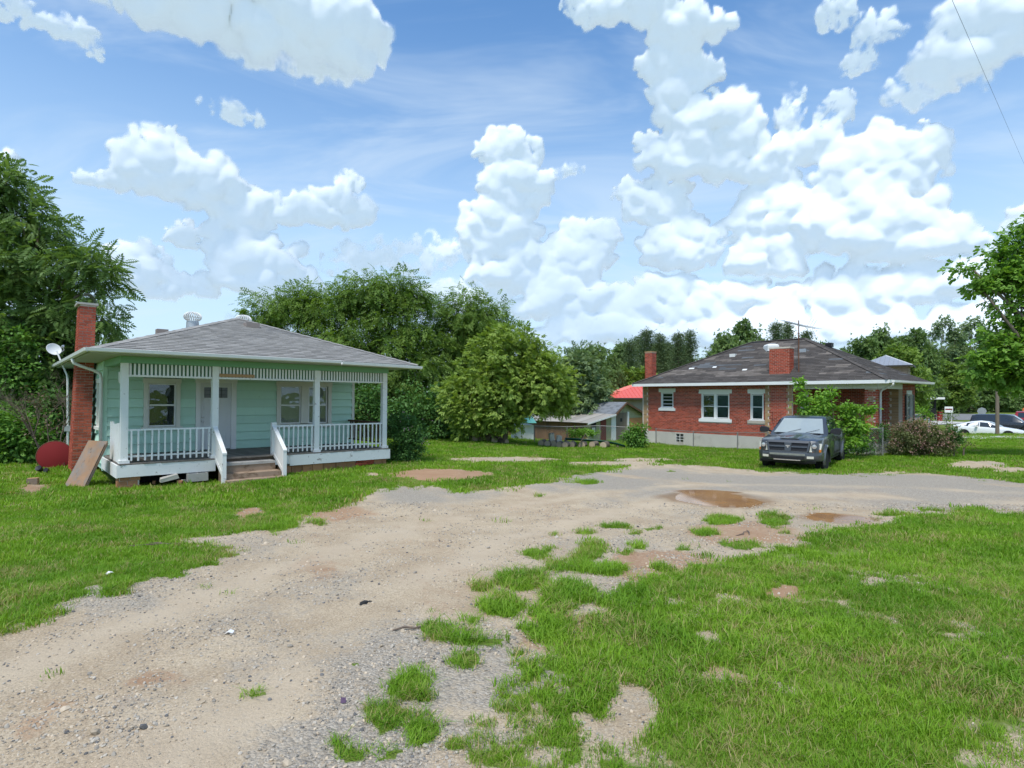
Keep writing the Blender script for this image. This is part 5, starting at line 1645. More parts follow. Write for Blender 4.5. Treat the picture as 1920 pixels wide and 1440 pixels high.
def far_buildings():
    # red metal roof
    H = thing('red_roof_building', 'beige building with bright red metal roof behind the shed', 'building', (10.4, 62, -2.3))
    BW = pmat('beige_panel', (.27, .25, .215), .8, .1, 1.5)
    w = bx(0, 16, 0, 12, 0, 3.6).build('wall', BW, H)
    for k in range(12):
        bx(.1 + k * 1.32, .1 + k * 1.32 + 1.29, -.03, -.002, .1, 3.58).build('wall_panel', BW, w)
    RD = pmat('red_metal', (.66, .115, .085), .4, .06, 1, spec=.4)
    c = [Vector((-.8, -.8, 3.62)), Vector((16.8, -.8, 3.62)), Vector((16.8, 12.8, 3.62)), Vector((-.8, 12.8, 3.62))]
    A0, A1 = Vector((6.2, 6, 5.75)), Vector((10.4, 6, 5.75))
    r = MB().add(c + [A0, A1], [(0, 1, 5, 4), (1, 2, 5), (2, 3, 4, 5), (3, 0, 4), (3, 2, 1, 0)]).build('roof', RD, H)
    for (E0, E1, P0, P1, n) in ((c[0], c[1], A0, A1, 40), (c[3], c[0], A0, A0, 28)):
        m = MB(); ex = (E1 - E0); 
        for k in range(1, n):
            p = E0 + ex * (k / n)
            # rib runs straight up the slope until it meets hip or ridge
            up = ((P0 + P1) / 2 - (E0 + E1) / 2); exn = ex.normalized(); up = up - exn * up.dot(exn)
            s = (p - E0).length; L = ex.length; a0 = (P0 - E0).dot(exn); a1 = (P1 - E0).dot(exn)
            f = min(1, s / a0 if a0 > 0 else 1, (L - s) / (L - a1) if a1 < L else 1)
            q = p + up * f; sd = exn * .03; nz = Vector((0, 0, .06))
            m.add([p - sd, p + sd, q + sd, q - sd, p + nz, q + nz], [(0, 4, 5, 3), (4, 1, 2, 5), (0, 1, 4), (3, 5, 2)])
        o = m.build('roof_ribs', RD, r); o['kind'] = 'stuff'
    m = bx(-.86, 16.86, -.86, -.802, 3.5, 3.66); m.box(-.86, -.802, -.8, 12.8, 3.5, 3.66)
    m.build('eave_gutter', pmat('dark_gutter', (.05, .045, .04), .6), H)
    MB().tube([(.25, -.82, 3.5), (.35, -.4, 3.1), (.35, -.06, 2.9), (.35, -.06, 0)], .06, 6).build('downspout', BW, H)
    # tower with pale standing-seam pyramid roof
    H = thing('brick_tower_building', 'tan brick building with grey standing seam pyramid roof behind the brick house', 'building', (39.6, 60, -2.3), (0, 0, R(52)))
    TB = pmat('tower_brick', (.30, .215, .15), .85, .12, 3, rnd=.12, mottled=((.40, .32, .235), 1.4, .52, .58, (.1, .1, 3.2)))
    w = bx(-2.0, 2.0, -2.0, 2.0, 0, 6.95).build('wall', TB, H)
    for k in range(8):
        for s in range(2):
            (bx(-2.03, 2.03, -2.03, -2.001, 4.8 + k * .27, 4.8 + k * .27 + .25) if s == 0 else bx(-2.03, -2.001, -2.03, 2.03, 4.8 + k * .27 + .001, 4.8 + k * .27 + .251)).build('brick_band', TB, w)
    SM = pmat('grey_seam_metal', (.40, .41, .43), .35, .06, 1, metal=.4, spec=.5)
    ap = Vector((0, 0, 8.15)); cs = [Vector((sx * 2.45, sy * 2.45, 6.97)) for sx, sy in ((-1, -1), (1, -1), (1, 1), (-1, 1))]
    r = MB().add(cs + [ap], [(0, 1, 4), (1, 2, 4), (2, 3, 4), (3, 0, 4), (3, 2, 1, 0)]).build('roof', SM, H)
    m = MB()
    for i in range(4):
        E0, E1 = cs[i], cs[(i + 1) % 4]; ex = (E1 - E0).normalized(); L = (E1 - E0).length; up = ap - (E0 + E1) / 2
        for k in range(1, 12):
            s = L * k / 12; f = min(s, L - s) / (L / 2); p = E0 + ex * s; q = p + up * f; sd = ex * .025; nz = Vector((0, 0, .07))
            m.add([p - sd, p + sd, q + sd, q - sd, p + nz, q + nz], [(0, 4, 5, 3), (4, 1, 2, 5), (0, 1, 4), (3, 5, 2)])
    o = m.build('roof_seams', SM, r); o['kind'] = 'stuff'
    m = MB()
    m.box(-2.5, 2.5, -2.5, -2.42, 6.86, 7.0); m.box(-2.5, -2.42, -2.419, 2.5, 6.86, 7.0); m.build('eave_trim', MATS['dark_gutter'], H)
    # teal roofed lean-to under the tree
    o = thing('teal_roofed_shed', 'small white shed with teal roof half hidden behind the yellow green tree', 'shed', (.35, 39.5, g1(.35, 39.5) - .25), (0, 0, R(12)))
    bx(0, 1.2, 0, 2, -.2, 1.3).build('wall', WHITE, o)
    TL = pmat('teal_sheet', (.14, .42, .35), .5, .12, 3)
    for k in range(2):
        MB().hexa([(-.2 + k * .76, -.4, 1.45), (.54 + k * .76, -.4, 1.45), (.54 + k * .76, 2.3, 2.3), (-.2 + k * .76, 2.3, 2.3)], [(-.2 + k * .76, -.4, 1.48), (.54 + k * .76, -.4, 1.48), (.54 + k * .76, 2.3, 2.33), (-.2 + k * .76, 2.3, 2.33)]).build('roof_sheet', TL, o)
    bx(.4, .95, -.03, -.002, .2, 1.0).build('shed_panel', METALW, o)


far_buildings()

# ================================================================== vehicles
PAINTG = pmat('dark_grey_paint', (.060, .063, .066), .32, .05, 1.5, spec=.5, metal=.35, coat=.8)
CARGL = pmat('car_glass', (.02, .024, .028), .04, .1, 2, spec=.6, coat=.5)
CHROME = pmat('chrome', (.70, .70, .70), .2, .05, 4, metal=.9, spec=.5)
LAMPG = pmat('lamp_glass', (.62, .60, .50), .15, .15, 25, spec=.5, coat=.6)
AMBER = pmat('amber_lens', (.62, .17, .02), .2, .1, 10, coat=.5)
RIM = pmat('alloy_rim', (.50, .49, .47), .4, .1, 8, metal=.6)
GRIT = pmat('bumper_scuff', (.22, .23, .20), .6, .35, 9)


def cut(ob, cyls):
    """cuts round wheel openings into a closed shell and keeps the result as the mesh"""
    tmp = []
    for (x, z, r, y0, y1) in cyls:
        c = MB().lathe([(r, y0), (r, y1)], 36, (x, 0, z), 'Y').build('opening', None)
        c.parent = ob.parent; c.hide_render = True
        md = ob.modifiers.new('cut', 'BOOLEAN'); md.operation = 'DIFFERENCE'; md.solver = 'EXACT'; md.object = c
        tmp.append(c)
    bpy.context.view_layer.update()
    dg = bpy.context.evaluated_depsgraph_get()
    me = bpy.data.meshes.new_from_object(ob.evaluated_get(dg))
    ob.modifiers.clear(); ob.data = me
    for c in tmp:
        bpy.data.objects.remove(c, do_unlink=True)
    for p in me.polygons:
        p.use_smooth = True
    me.set_sharp_from_angle(angle=R(35))


def wheel(parent, x, y, r, w, side, spokes=5, turn=0.0):
    M = Matrix.Translation((x, y, r)) @ Matrix.Rotation(turn, 4, 'Z')
    t = MB(M).lathe([(r * .66, -w / 2), (r * .90, -w / 2), (r * .985, -w * .38), (r, -w * .2), (r, w * .2), (r * .985, w * .38), (r * .90, w / 2), (r * .66, w / 2)], 32, axis='Y').build('wheel', RUBBER, parent, 40)
    yo = side * w * .40
    MB(M).lathe([(r * .67, yo - side * .10), (r * .67, yo), (r * .60, yo + side * .012), (r * .57, yo - side * .04), (r * .57, yo - side * .10)], 28, axis='Y', cap=False).build('rim', RIM, t, 40)
    MB(M).lathe([(.001, yo - side * .09), (r * .6, yo - side * .085), (r * .6, yo - side * .10)], 24, axis='Y').build('brake_disc', BLACKP, t)
    m = MB(M)
    for k in range(spokes):
        a = 2 * math.pi * k / spokes + .3; c, s = math.cos(a), math.sin(a); tx, tz = -s, c
        pts = []
        for rr, ww in ((r * .08, r * .15), (r * .58, r * .10)):
            pts += [(c * rr + tx * ww, yo - side * .03, s * rr + tz * ww), (c * rr - tx * ww, yo - side * .03, s * rr - tz * ww)]
        b = [pts[0], pts[1], pts[3], pts[2]]
        m.hexa(b, [(p[0], p[1] + side * .03, p[2]) for p in b])
    m.lathe([(.001, yo - side * .03), (r * .18, yo - side * .03), (r * .16, yo + side * .012), (.001, yo + side * .015)], 16, axis='Y')
    m.build('spokes', RIM, t)
    return t


def pickup():
    fr = Vector(((1478 - CX) * 19.4 / FPX, 19.4, 0))
    phi = R(38.5); h = Vector((-math.sin(phi), -math.cos(phi), 0))
    ctr = fr - h * 2.75
    z0 = g1(ctr.x, ctr.y) - .04
    T = thing('pickup_truck', 'dark grey crew cab pickup truck parked on the grass by the brick house', 'pickup truck', (ctr.x, ctr.y, z0), (0, 0, math.atan2(h.y, h.x)))
    st = [(2.74, .50, 1.02, .80, 0), (2.66, .46, 1.12, .92, .01), (2.45, .44, 1.17, .975, .03), (2.0, .44, 1.21, 1.0, .045), (1.30, .44, 1.27, 1.0, .045), (1.15, .42, 1.27, 1.0, .02), (-1.20, .42, 1.27, 1.0, .0), (-1.24, .44, 1.27, .985, .0), (-1.28, .46, 1.36, 1.0, 0), (-2.95, .50, 1.38, .99, 0), (-3.04, .55, 1.36, .95, 0)]
    rings = []
    for x, zb, zt, w, cr in st:
        half = [(w * .90, zb), (w * .985, zb + .07), (w, zb + .22), (w * 1.0, zt - .38), (w * .985, zt - .14), (w * .95, zt - .035), (w * .90, zt), (w * .55, zt + cr * .6), (w * .48, zt + cr), (0, zt + cr)]
        ring = [(x, 0, zb)] + [(x, a, b) for a, b in half] + [(x, -a, b) for a, b in half[-2::-1]]
        rings.append(ring)
    body = MB().loft(rings).build('body', PAINTG, T, 30)
    cut(body, [(sx * 1.785 - (.0 if sx > 0 else .0), .42, .49, a, b) for sx in (1, -1) for a, b in ((.55, 1.2), (-1.2, -.55))])
    for sx in (1, -1):
        for sy in (1, -1):
            m = MB(); n = 18; rings = []
            for k in range(n + 1):
                a = math.pi * (-.06 + 1.12 * k / n); ca, sa = math.cos(a), math.sin(a)
                rings.append([(sx * 1.785 + ca * r_, sy * y_, .42 + sa * r_) for r_, y_ in ((.475, .93), (.475, 1.045), (.50, 1.06), (.555, 1.035), (.575, .985))])
            m.loft(rings); m.build('wheel_flare', PAINTG, body, 40)
            wheel(T, sx * 1.785, sy * .86, .40, .27, sy, 5, R(-4) if sx > 0 else 0)
    for sx in (1, -1):
        bx(sx * 1.785 - .5, sx * 1.785 + .5, -.55, .55, .5, 1.0).build('wheel_housing', BLACKP, body)
    bx(-2.9, 2.4, -.5, .5, .30, .47).build('chassis', BLACKP, T)
    # cab with its glass
    lev = [(1.24, -1.22, 1.34, .955), (1.42, -1.14, 1.02, .90), (1.80, -.98, .44, .765), (1.87, -.88, .28, .70), (1.905, -.70, .08, .56)]
    rings = []
    for z, xa, xb, w in lev:
        c = .10
        rings.append([(xb, -w + c, z), (xb - .06, -w, z), (xa + .05, -w, z), (xa, -w + c, z), (xa, w - c, z), (xa + .05, w, z), (xb - .06, w, z), (xb, w - c, z), (xb + .045, 0, z)])
    cab = MB().loft(rings).build('cab', PAINTG, T, 30)

    def lv(z):
        zs = [q[0] for q in lev]
        return [np.interp(z, zs, [q[i] for q in lev]) for i in (1, 2, 3)]
    def pane(nm, pts, off, mat=CARGL, par=cab):
        o = Vector(off); pts = [Vector(p) for p in pts]
        MB().hexa([p + o * .2 for p in pts], [p + o for p in pts]).build(nm, mat, par)
    za, zb = 1.30, 1.80
    a0, b0, w0 = lv(za); a1, b1, w1 = lv(zb)
    WSH = pmat('sky_pale_windshield', (.30, .34, .34), .10, .1, 2, spec=.6, coat=.8); pane('windshield', [(b0 + .04, 0, za), (b0, -w0 + .12, za), (b1, -w1 + .12, zb), (b1 + .04, 0, zb)], (.012, 0, .012), WSH); pane('windshield', [(b0, w0 - .12, za), (b0 + .04, 0, za), (b1 + .04, 0, zb), (b1, w1 - .12, zb)], (.012, 0, .012), WSH)  # windshield's pale base colour stands in for the bright sky reflected in it
    pane('rear_window', [(a0, w0 - .15, za + .08), (a0, -w0 + .15, za + .08), (a1, -w1 + .15, zb), (a1, w1 - .15, zb)], (-.012, 0, .008))
    for s in (1, -1):
        for (xa, xb_, xc, xd) in ((.28, 1.06, .52, .26), (-.98, .20, .18, -.86)):
            z_a, z_b = 1.31, 1.77; _, _, wa = lv(z_a); _, _, wb = lv(z_b)
            pane('side_window', [(xa, s * wa, z_a), (xb_, s * wa, z_a), (xc, s * wb, z_b), (xd, s * wb, z_b)], (0, s * .010, .002))
        m = MB()
        for x in (1.12, .24, -1.02):
            m.box(x - .005, x + .005, s * .99, s * 1.003, .56, 1.14)
        m.box(-1.02, 1.12, s * .99, s * 1.0035, .55, .56); m.build('door_seam', BLACKP, body)
        for x in (.38, -.86):
            bx(x - .11, x + .11, min(s * .99, s * 1.03), max(s * .99, s * 1.03), 1.04, 1.085).build('door_handle', PAINTG, body)
        # big black mirrors
        ms = MB().loft([[(1.10 + dx, s * y, z) for dx, z in ((.0, 1.30 - q), (.0, 1.50 + q), (.09, 1.48 + q), (.11, 1.32 - q))] for y, q in ((1.02, -.05), (1.10, .0), (1.30, .02), (1.34, -.03))]).build('mirror', BLACKP, T, 30)
        bx(1.09, 1.10, min(s * 1.11, s * 1.29), max(s * 1.11, s * 1.29), 1.32, 1.48).build('mirror_glass', CARGL, ms)
        m = MB(); m.tube([(.95, s * .88, 1.29), (1.10, s * 1.05, 1.36)], .03, 6); m.build('mirror_arm', BLACKP, ms)
    m = MB(); m.box(1.235, 1.30, -.72, .72, 1.305, 1.318); m.build('cowl', BLACKP, body)
    for y in (-.35, .25):
        MB().tube([(1.30, y, 1.325), (1.12, y + .42, 1.45)], .008, 5).build('wiper', BLACKP, cab)
    # hood bulge and seam
    MB().loft([[(x, -w, z), (x, -w * .85, z + q), (x, w * .85, z + q), (x, w, z)] for x, w, z, q in ((2.56, .30, 1.175, .02), (2.2, .42, 1.215, .035), (1.4, .44, 1.30, .03))]).build('hood_bulge', PAINTG, body, 60)
    # grille with crossing bars
    gr = MB().loft([[(2.70, -.60, .74), (2.70, .60, .74), (2.66, .67, 1.10), (2.66, -.67, 1.10)], [(2.80, -.585, .755), (2.80, .585, .755), (2.745, .65, 1.085), (2.745, -.65, 1.085)]]).build('grille', BLACKP, T)
    m = MB()
    m.hexa([(2.795, -.62, .725), (2.795, .62, .725), (2.80, .60, .785), (2.80, -.60, .785)], [(2.84, -.60, .73), (2.84, .60, .73), (2.835, .585, .78), (2.835, -.585, .78)])
    m.hexa([(2.745, -.665, 1.065), (2.745, .665, 1.065), (2.70, .68, 1.125), (2.70, -.68, 1.125)], [(2.79, -.64, 1.06), (2.79, .64, 1.06), (2.735, .67, 1.135), (2.735, -.67, 1.135)])
    for s in (1, -1):
        m.hexa([(2.79, s * .58, .76), (2.79, s * .635, .76), (2.735, s * .70, 1.08), (2.735, s * .64, 1.08)], [(2.83, s * .575, .76), (2.83, s * .63, .76), (2.775, s * .69, 1.08), (2.775, s * .635, 1.08)])
    m.build('grille_frame', PAINTG, gr)
    m = MB()
    m.hexa([(2.79, -.11, .785), (2.79, .11, .785), (2.745, .13, 1.06), (2.745, -.13, 1.06)], [(2.84, -.09, .785), (2.84, .09, .785), (2.80, .11, 1.06), (2.80, -.11, 1.06)])
    for s in (1, -1):
        a, b = (.105, .60) if s > 0 else (-.60, -.105)
        m.hexa([(2.765, a, .905), (2.765, b, .905), (2.76, b, .955), (2.76, a, .955)], [(2.81, a, .905), (2.81, b, .905), (2.80, b, .955), (2.80, a, .955)])
    m.build('grille_cross', PAINTG, gr)
    e = [(-.055, .985), (-.068, .955), (-.05, .93), (-.03, .945), (-.028, .905), (0, .875), (.028, .905), (.03, .945), (.05, .93), (.068, .955), (.055, .985), (.02, .972), (0, .985), (-.02, .972)]
    MB().extrude([(2.828, y, z) for y, z in e], (.012, 0, 0)).build('emblem', CHROME, gr)
    for s in (1, -1):
        m = MB().hexa([(2.60, s * .66, .76), (2.60, s * .95, .76), (2.50, s * .985, 1.04), (2.50, s * .70, 1.08)], [(2.79, s * .655, .77), (2.60, s * .965, .77), (2.52, s * .99, 1.03), (2.73, s * .71, 1.06)])
        hl = m.build('headlight', LAMPG, T)
        MB().hexa([(2.70, s * .74, .762), (2.58, s * .96, .762), (2.575, s * .97, .85), (2.70, s * .84, .85)], [(2.755, s * .74, .765), (2.60, s * .975, .765), (2.592, s * .985, .85), (2.70, s * .84, .86)]).build('turn_signal', AMBER, hl)
        MB().lathe([(.001, .0), (.075, .0), (.07, .03), (.001, .035)], 16, (2.735, s * .80, .95), 'X').build('bulb', CHROME, hl)
    # bumper
    bp = []
    for y, x in ((-1.02, 2.35), (-.98, 2.60), (-.80, 2.80), (-.4, 2.90), (0, 2.92), (.4, 2.90), (.80, 2.80), (.98, 2.60), (1.02, 2.35)):
        bp.append([(x - .16, y, .46), (x, y, .47), (x + .02, y, .52), (x + .03, y, .66), (x + .0, y, .735), (x - .16, y, .74)])
    bm_ = MB().loft(bp).build('bumper', PAINTG, T, 40)
    bx(2.90, 2.955, -.52, .52, .52, .60).build('bumper_opening', BLACKP, bm_)
    bx(2.925, 2.958, -.55, .55, .645, .71).build('bumper_scuff', GRIT, bm_)
    bx(2.895, 2.962, -.42, .42, .475, .505).build('bumper_chrome', CHROME, bm_)
    for s in (1, -1):
        MB().hexa([(2.80, s * .60, .55), (2.76, s * .80, .55), (2.76, s * .80, .63), (2.80, s * .60, .63)], [(2.895, s * .60, .55), (2.845, s * .80, .55), (2.845, s * .80, .63), (2.895, s * .60, .63)]).build('fog_light', LAMPG, bm_)
    m = MB(); m.loft([[(2.76, y, .40), (2.84, y, .39), (2.86, y, .465), (2.74, y, .47)] for y in (-.85, .85)]); m.build('air_dam', BLACKP, T)
    for s in (1, -1):
        bx(-1.25, 1.25, min(s * .80, s * .95), max(s * .80, s * .95), .38, .45).build('side_step', BLACKP, T)
        MB().box(-3.06, -3.0, min(s * .80, s * .94), max(s * .80, s * .94), .95, 1.3).build('tail_light', REDP, T)
    bx(-3.14, -3.0, -.9, .9, .5, .68).build('rear_bumper', CHROME, T)
    bx(-2.9, -1.35, -.80, .80, 1.375, 1.385).build('bed_dark_top', BLACKP, T)  # dark sheet put in for the shaded inside of the open bed
    MB().tube([(.75, -.9, 1.3), (1.0, -.93, 1.7), (1.02, -.93, 2.05)], .006, 4).build('aerial', BLACKP, T)


pickup()


def car(name, label, cat, loc, rz, st, paint, wheels, wr, glass_x, ws, rw, group=None, pillars=()):
    T = thing(name, label, cat, loc, (0, 0, rz), group)
    rings = []
    for x, zb, zm, zt, w, wt in st:
        half = [(w * .88, zb), (w * .98, zb + .10), (w, zb + (zm - zb) * .45), (w * .99, zm - .10), (w * .95, zm), (wt, zt - .05), (wt * .82, zt), (wt * .4, zt + .015), (0, zt + .02)]
        rings.append([(x, 0, zb)] + [(x, a, b) for a, b in half] + [(x, -a, b) for a, b in half[-2::-1]])
    b = MB().loft(rings).build('body', paint, T, 35)
    cut(b, [(x, wr, wr * 1.13, y0, y1) for x in wheels for y0, y1 in ((.5, 1.3), (-1.3, -.5))])
    X = [s[0] for s in st][::-1]

    def iv(x, i):
        return float(np.interp(x, X, [s[i] for s in st][::-1]))
    for s in (1, -1):
        for (xa, xb) in glass_x:
            rg = []
            for k in range(7):
                x = xa + (xb - xa) * k / 6
                zm, zt, w, wt = iv(x, 2), iv(x, 3), iv(x, 4) * .95, iv(x, 5)
                lo, hi = .10, .90
                p = lambda f, o: (x, s * (w + (wt - w) * f + o), zm + (zt - .05 - zm) * f)
                rg.append([p(lo, -.03), p(hi, -.03), p(hi, .012), p(lo, .012)])
            MB().loft(rg).build('side_window', CARGL, b)
        for x in wheels:
            wheel(T, x, s * (iv(x, 4) - .12), wr, .22, s, 5)
        xf, xr_ = st[1][0], st[-2][0]
        MB().hexa([(xf - .28, s * iv(xf - .28, 4) * .9, iv(xf, 2) - .20), (xf - .28, s * (iv(xf - .28, 4) + .006), iv(xf, 2) - .20), (xf - .28, s * (iv(xf - .28, 4) + .004), iv(xf, 2) - .08), (xf - .28, s * iv(xf - .28, 4) * .9, iv(xf, 2) - .08)],
                  [(xf + .05, s * iv(xf, 4) * .75, iv(xf, 2) - .20), (xf + .03, s * iv(xf, 4) * .97, iv(xf, 2) - .20), (xf + .03, s * iv(xf, 4) * .97, iv(xf, 2) - .08), (xf + .05, s * iv(xf, 4) * .75, iv(xf, 2) - .08)]).build('headlight', LAMPG, T)
        bx(xr_ - .02, xr_ + .2, min(s * iv(xr_, 4) * .8, s * (iv(xr_, 4) + .005)), max(s * iv(xr_, 4) * .8, s * (iv(xr_, 4) + .005)), iv(xr_, 2) - .22, iv(xr_, 2) - .06).build('tail_light', REDP, T)
        xm = glass_x[0][1] - .15
        bx(xm - .05, xm + .1, min(s * (iv(xm, 4) - .02), s * (iv(xm, 4) + .17)), max(s * (iv(xm, 4) - .02), s * (iv(xm, 4) + .17)), iv(xm, 2) + .0, iv(xm, 2) + .13).build('mirror', paint, T)
    for nm, (xa, xb) in (('windshield', ws), ('rear_window', rw)):
        za, zb = iv(xa, 3) + .024, iv(xb, 3) + .024; wa, wb = iv(xa, 5) * .8, iv(xb, 5) * .8
        MB().hexa([(xa, -wa, za - .03), (xa, wa, za - .03), (xb, wb, zb - .03), (xb, -wb, zb - .03)], [(xa, -wa, za), (xa, wa, za), (xb, wb, zb), (xb, -wb, zb)]).build(nm, CARGL, b)
    bx(st[1][0] - .05, st[0][0] + .01, -.4, .4, st[1][1] + .12, st[1][1] + .26).build('grille', BLACKP, T)
    for q in pillars:
        for s in (1, -1):
            pass
    return T


RDIR = math.atan2(-V2.y, -V2.x)
WCAR = pmat('white_car_paint', (.78, .78, .78), .3, .03, 1, coat=.8)
BCAR = pmat('black_car_paint', (.018, .02, .024), .25, .05, 1, coat=.8, spec=.5)
RCAR = pmat('red_car_paint', (.30, .012, .014), .3, .04, 1, coat=.8)
c = P(1851, 0, 46); car('white_car', 'low white hatchback parked on the street beyond the lawn', 'car', (c.x, 46, g1(c.x, 46) + .02), RDIR,
    [(2.3, .32, .60, .62, .62, .5), (2.12, .2, .70, .73, .84, .62), (1.5, .17, .80, .86, .90, .70), (.98, .17, .86, .95, .91, .72), (.15, .17, .90, 1.36, .91, .60), (-.35, .17, .92, 1.42, .91, .58), (-1.15, .17, .95, 1.31, .91, .56), (-1.95, .22, .99, 1.07, .88, .60), (-2.25, .36, .90, .95, .78, .6)],
    WCAR, (1.4, -1.36), .34, [(-1.35, -.42), (-.36, .66)], (.92, .22), (-1.75, -1.0))
c = P(1886, 0, 51); car('black_suv', 'black sport utility vehicle parked behind the white car', 'suv', (c.x, 51, g1(c.x, 51) + .02), RDIR,
    [(2.42, .52, .98, 1.0, .80, .65), (2.3, .36, 1.04, 1.08, .93, .75), (1.2, .32, 1.10, 1.18, .97, .8), (.55, .32, 1.12, 1.70, .97, .70), (0, .32, 1.12, 1.80, .97, .70), (-1.9, .32, 1.14, 1.77, .97, .68), (-2.3, .36, 1.12, 1.68, .95, .66), (-2.45, .52, 1.05, 1.12, .9, .7)],
    BCAR, (1.5, -1.45), .40, [(-2.1, -1.25), (-1.18, -.30), (-.24, .55)], (1.08, .6), (-2.42, -2.32))
c = P(1930, 0, 56); car('red_pickup', 'red pickup truck half hidden behind the black vehicle', 'pickup truck', (c.x, 56, g1(c.x, 56) + .02), RDIR,
    [(2.7, .55, 1.0, 1.02, .82, .7), (2.55, .42, 1.1, 1.14, .97, .8), (1.4, .4, 1.16, 1.22, 1.0, .85), (.75, .4, 1.18, 1.80, 1.0, .74), (0, .4, 1.18, 1.88, 1.0, .72), (-.9, .4, 1.18, 1.84, 1.0, .72), (-1.1, .4, 1.18, 1.24, 1.0, .9), (-2.8, .44, 1.2, 1.22, 1.0, .9), (-2.9, .6, 1.1, 1.12, .95, .85)],
    RCAR, (1.75, -1.75), .41, [(-.75, -.05), (.05, .95)], (1.3, .8), (-1.06, -.92))


# ================================================================== street and what stands along it
def strip(name, pts, width, mat, lift, label=None):
    P_ = [Vector((p[0], p[1], 0)) for p in pts]; dense = []
    for a, b in zip(P_, P_[1:]):
        n = max(1, int((b - a).length / 1.2))
        dense += [a.lerp(b, k / n) for k in range(n)]
    dense.append(P_[-1]); m = MB(); vs = []; fs = []; nw = max(2, int(width / 1.5))
    for i, p in enumerate(dense):
        t = (dense[min(i + 1, len(dense) - 1)] - dense[max(i - 1, 0)]).normalized(); s = Vector((-t.y, t.x, 0))
        for k in range(nw + 1):
            q = p + s * width * (k / nw - .5); vs.append((q.x, q.y, g1(q.x, q.y) + lift))
    for i in range(len(dense) - 1):
        for k in range(nw):
            a = i * (nw + 1) + k; fs.append((a, a + 1, a + nw + 2, a + nw + 1))
    o = MB().add(vs, fs).build(name, mat); o['kind'] = 'structure'
    return o


ASPH = pmat('asphalt', (.20, .20, .20), .9, .15, 2, .2, 60)
SIDEW = pmat('pale_concrete', (.48, .47, .45), .9, .1, 2)
street = Vector((39.6, 47.2, 0))
strip('street', [street - V2 * 40, street + V2 * 60], 8, ASPH, .02)
strip('driveway_apron', [ray(1790, 820.5), ray(1860, 820), ray(1990, 820.5)], 2.2, SIDEW, .025)
strip('parking_lot', [(52, 92), (86, 92), (120, 88)], 26, ASPH, .03)
strip('side_lane', [(33, 56), (44, 66), (58, 74)], 5, SIDEW, .05)


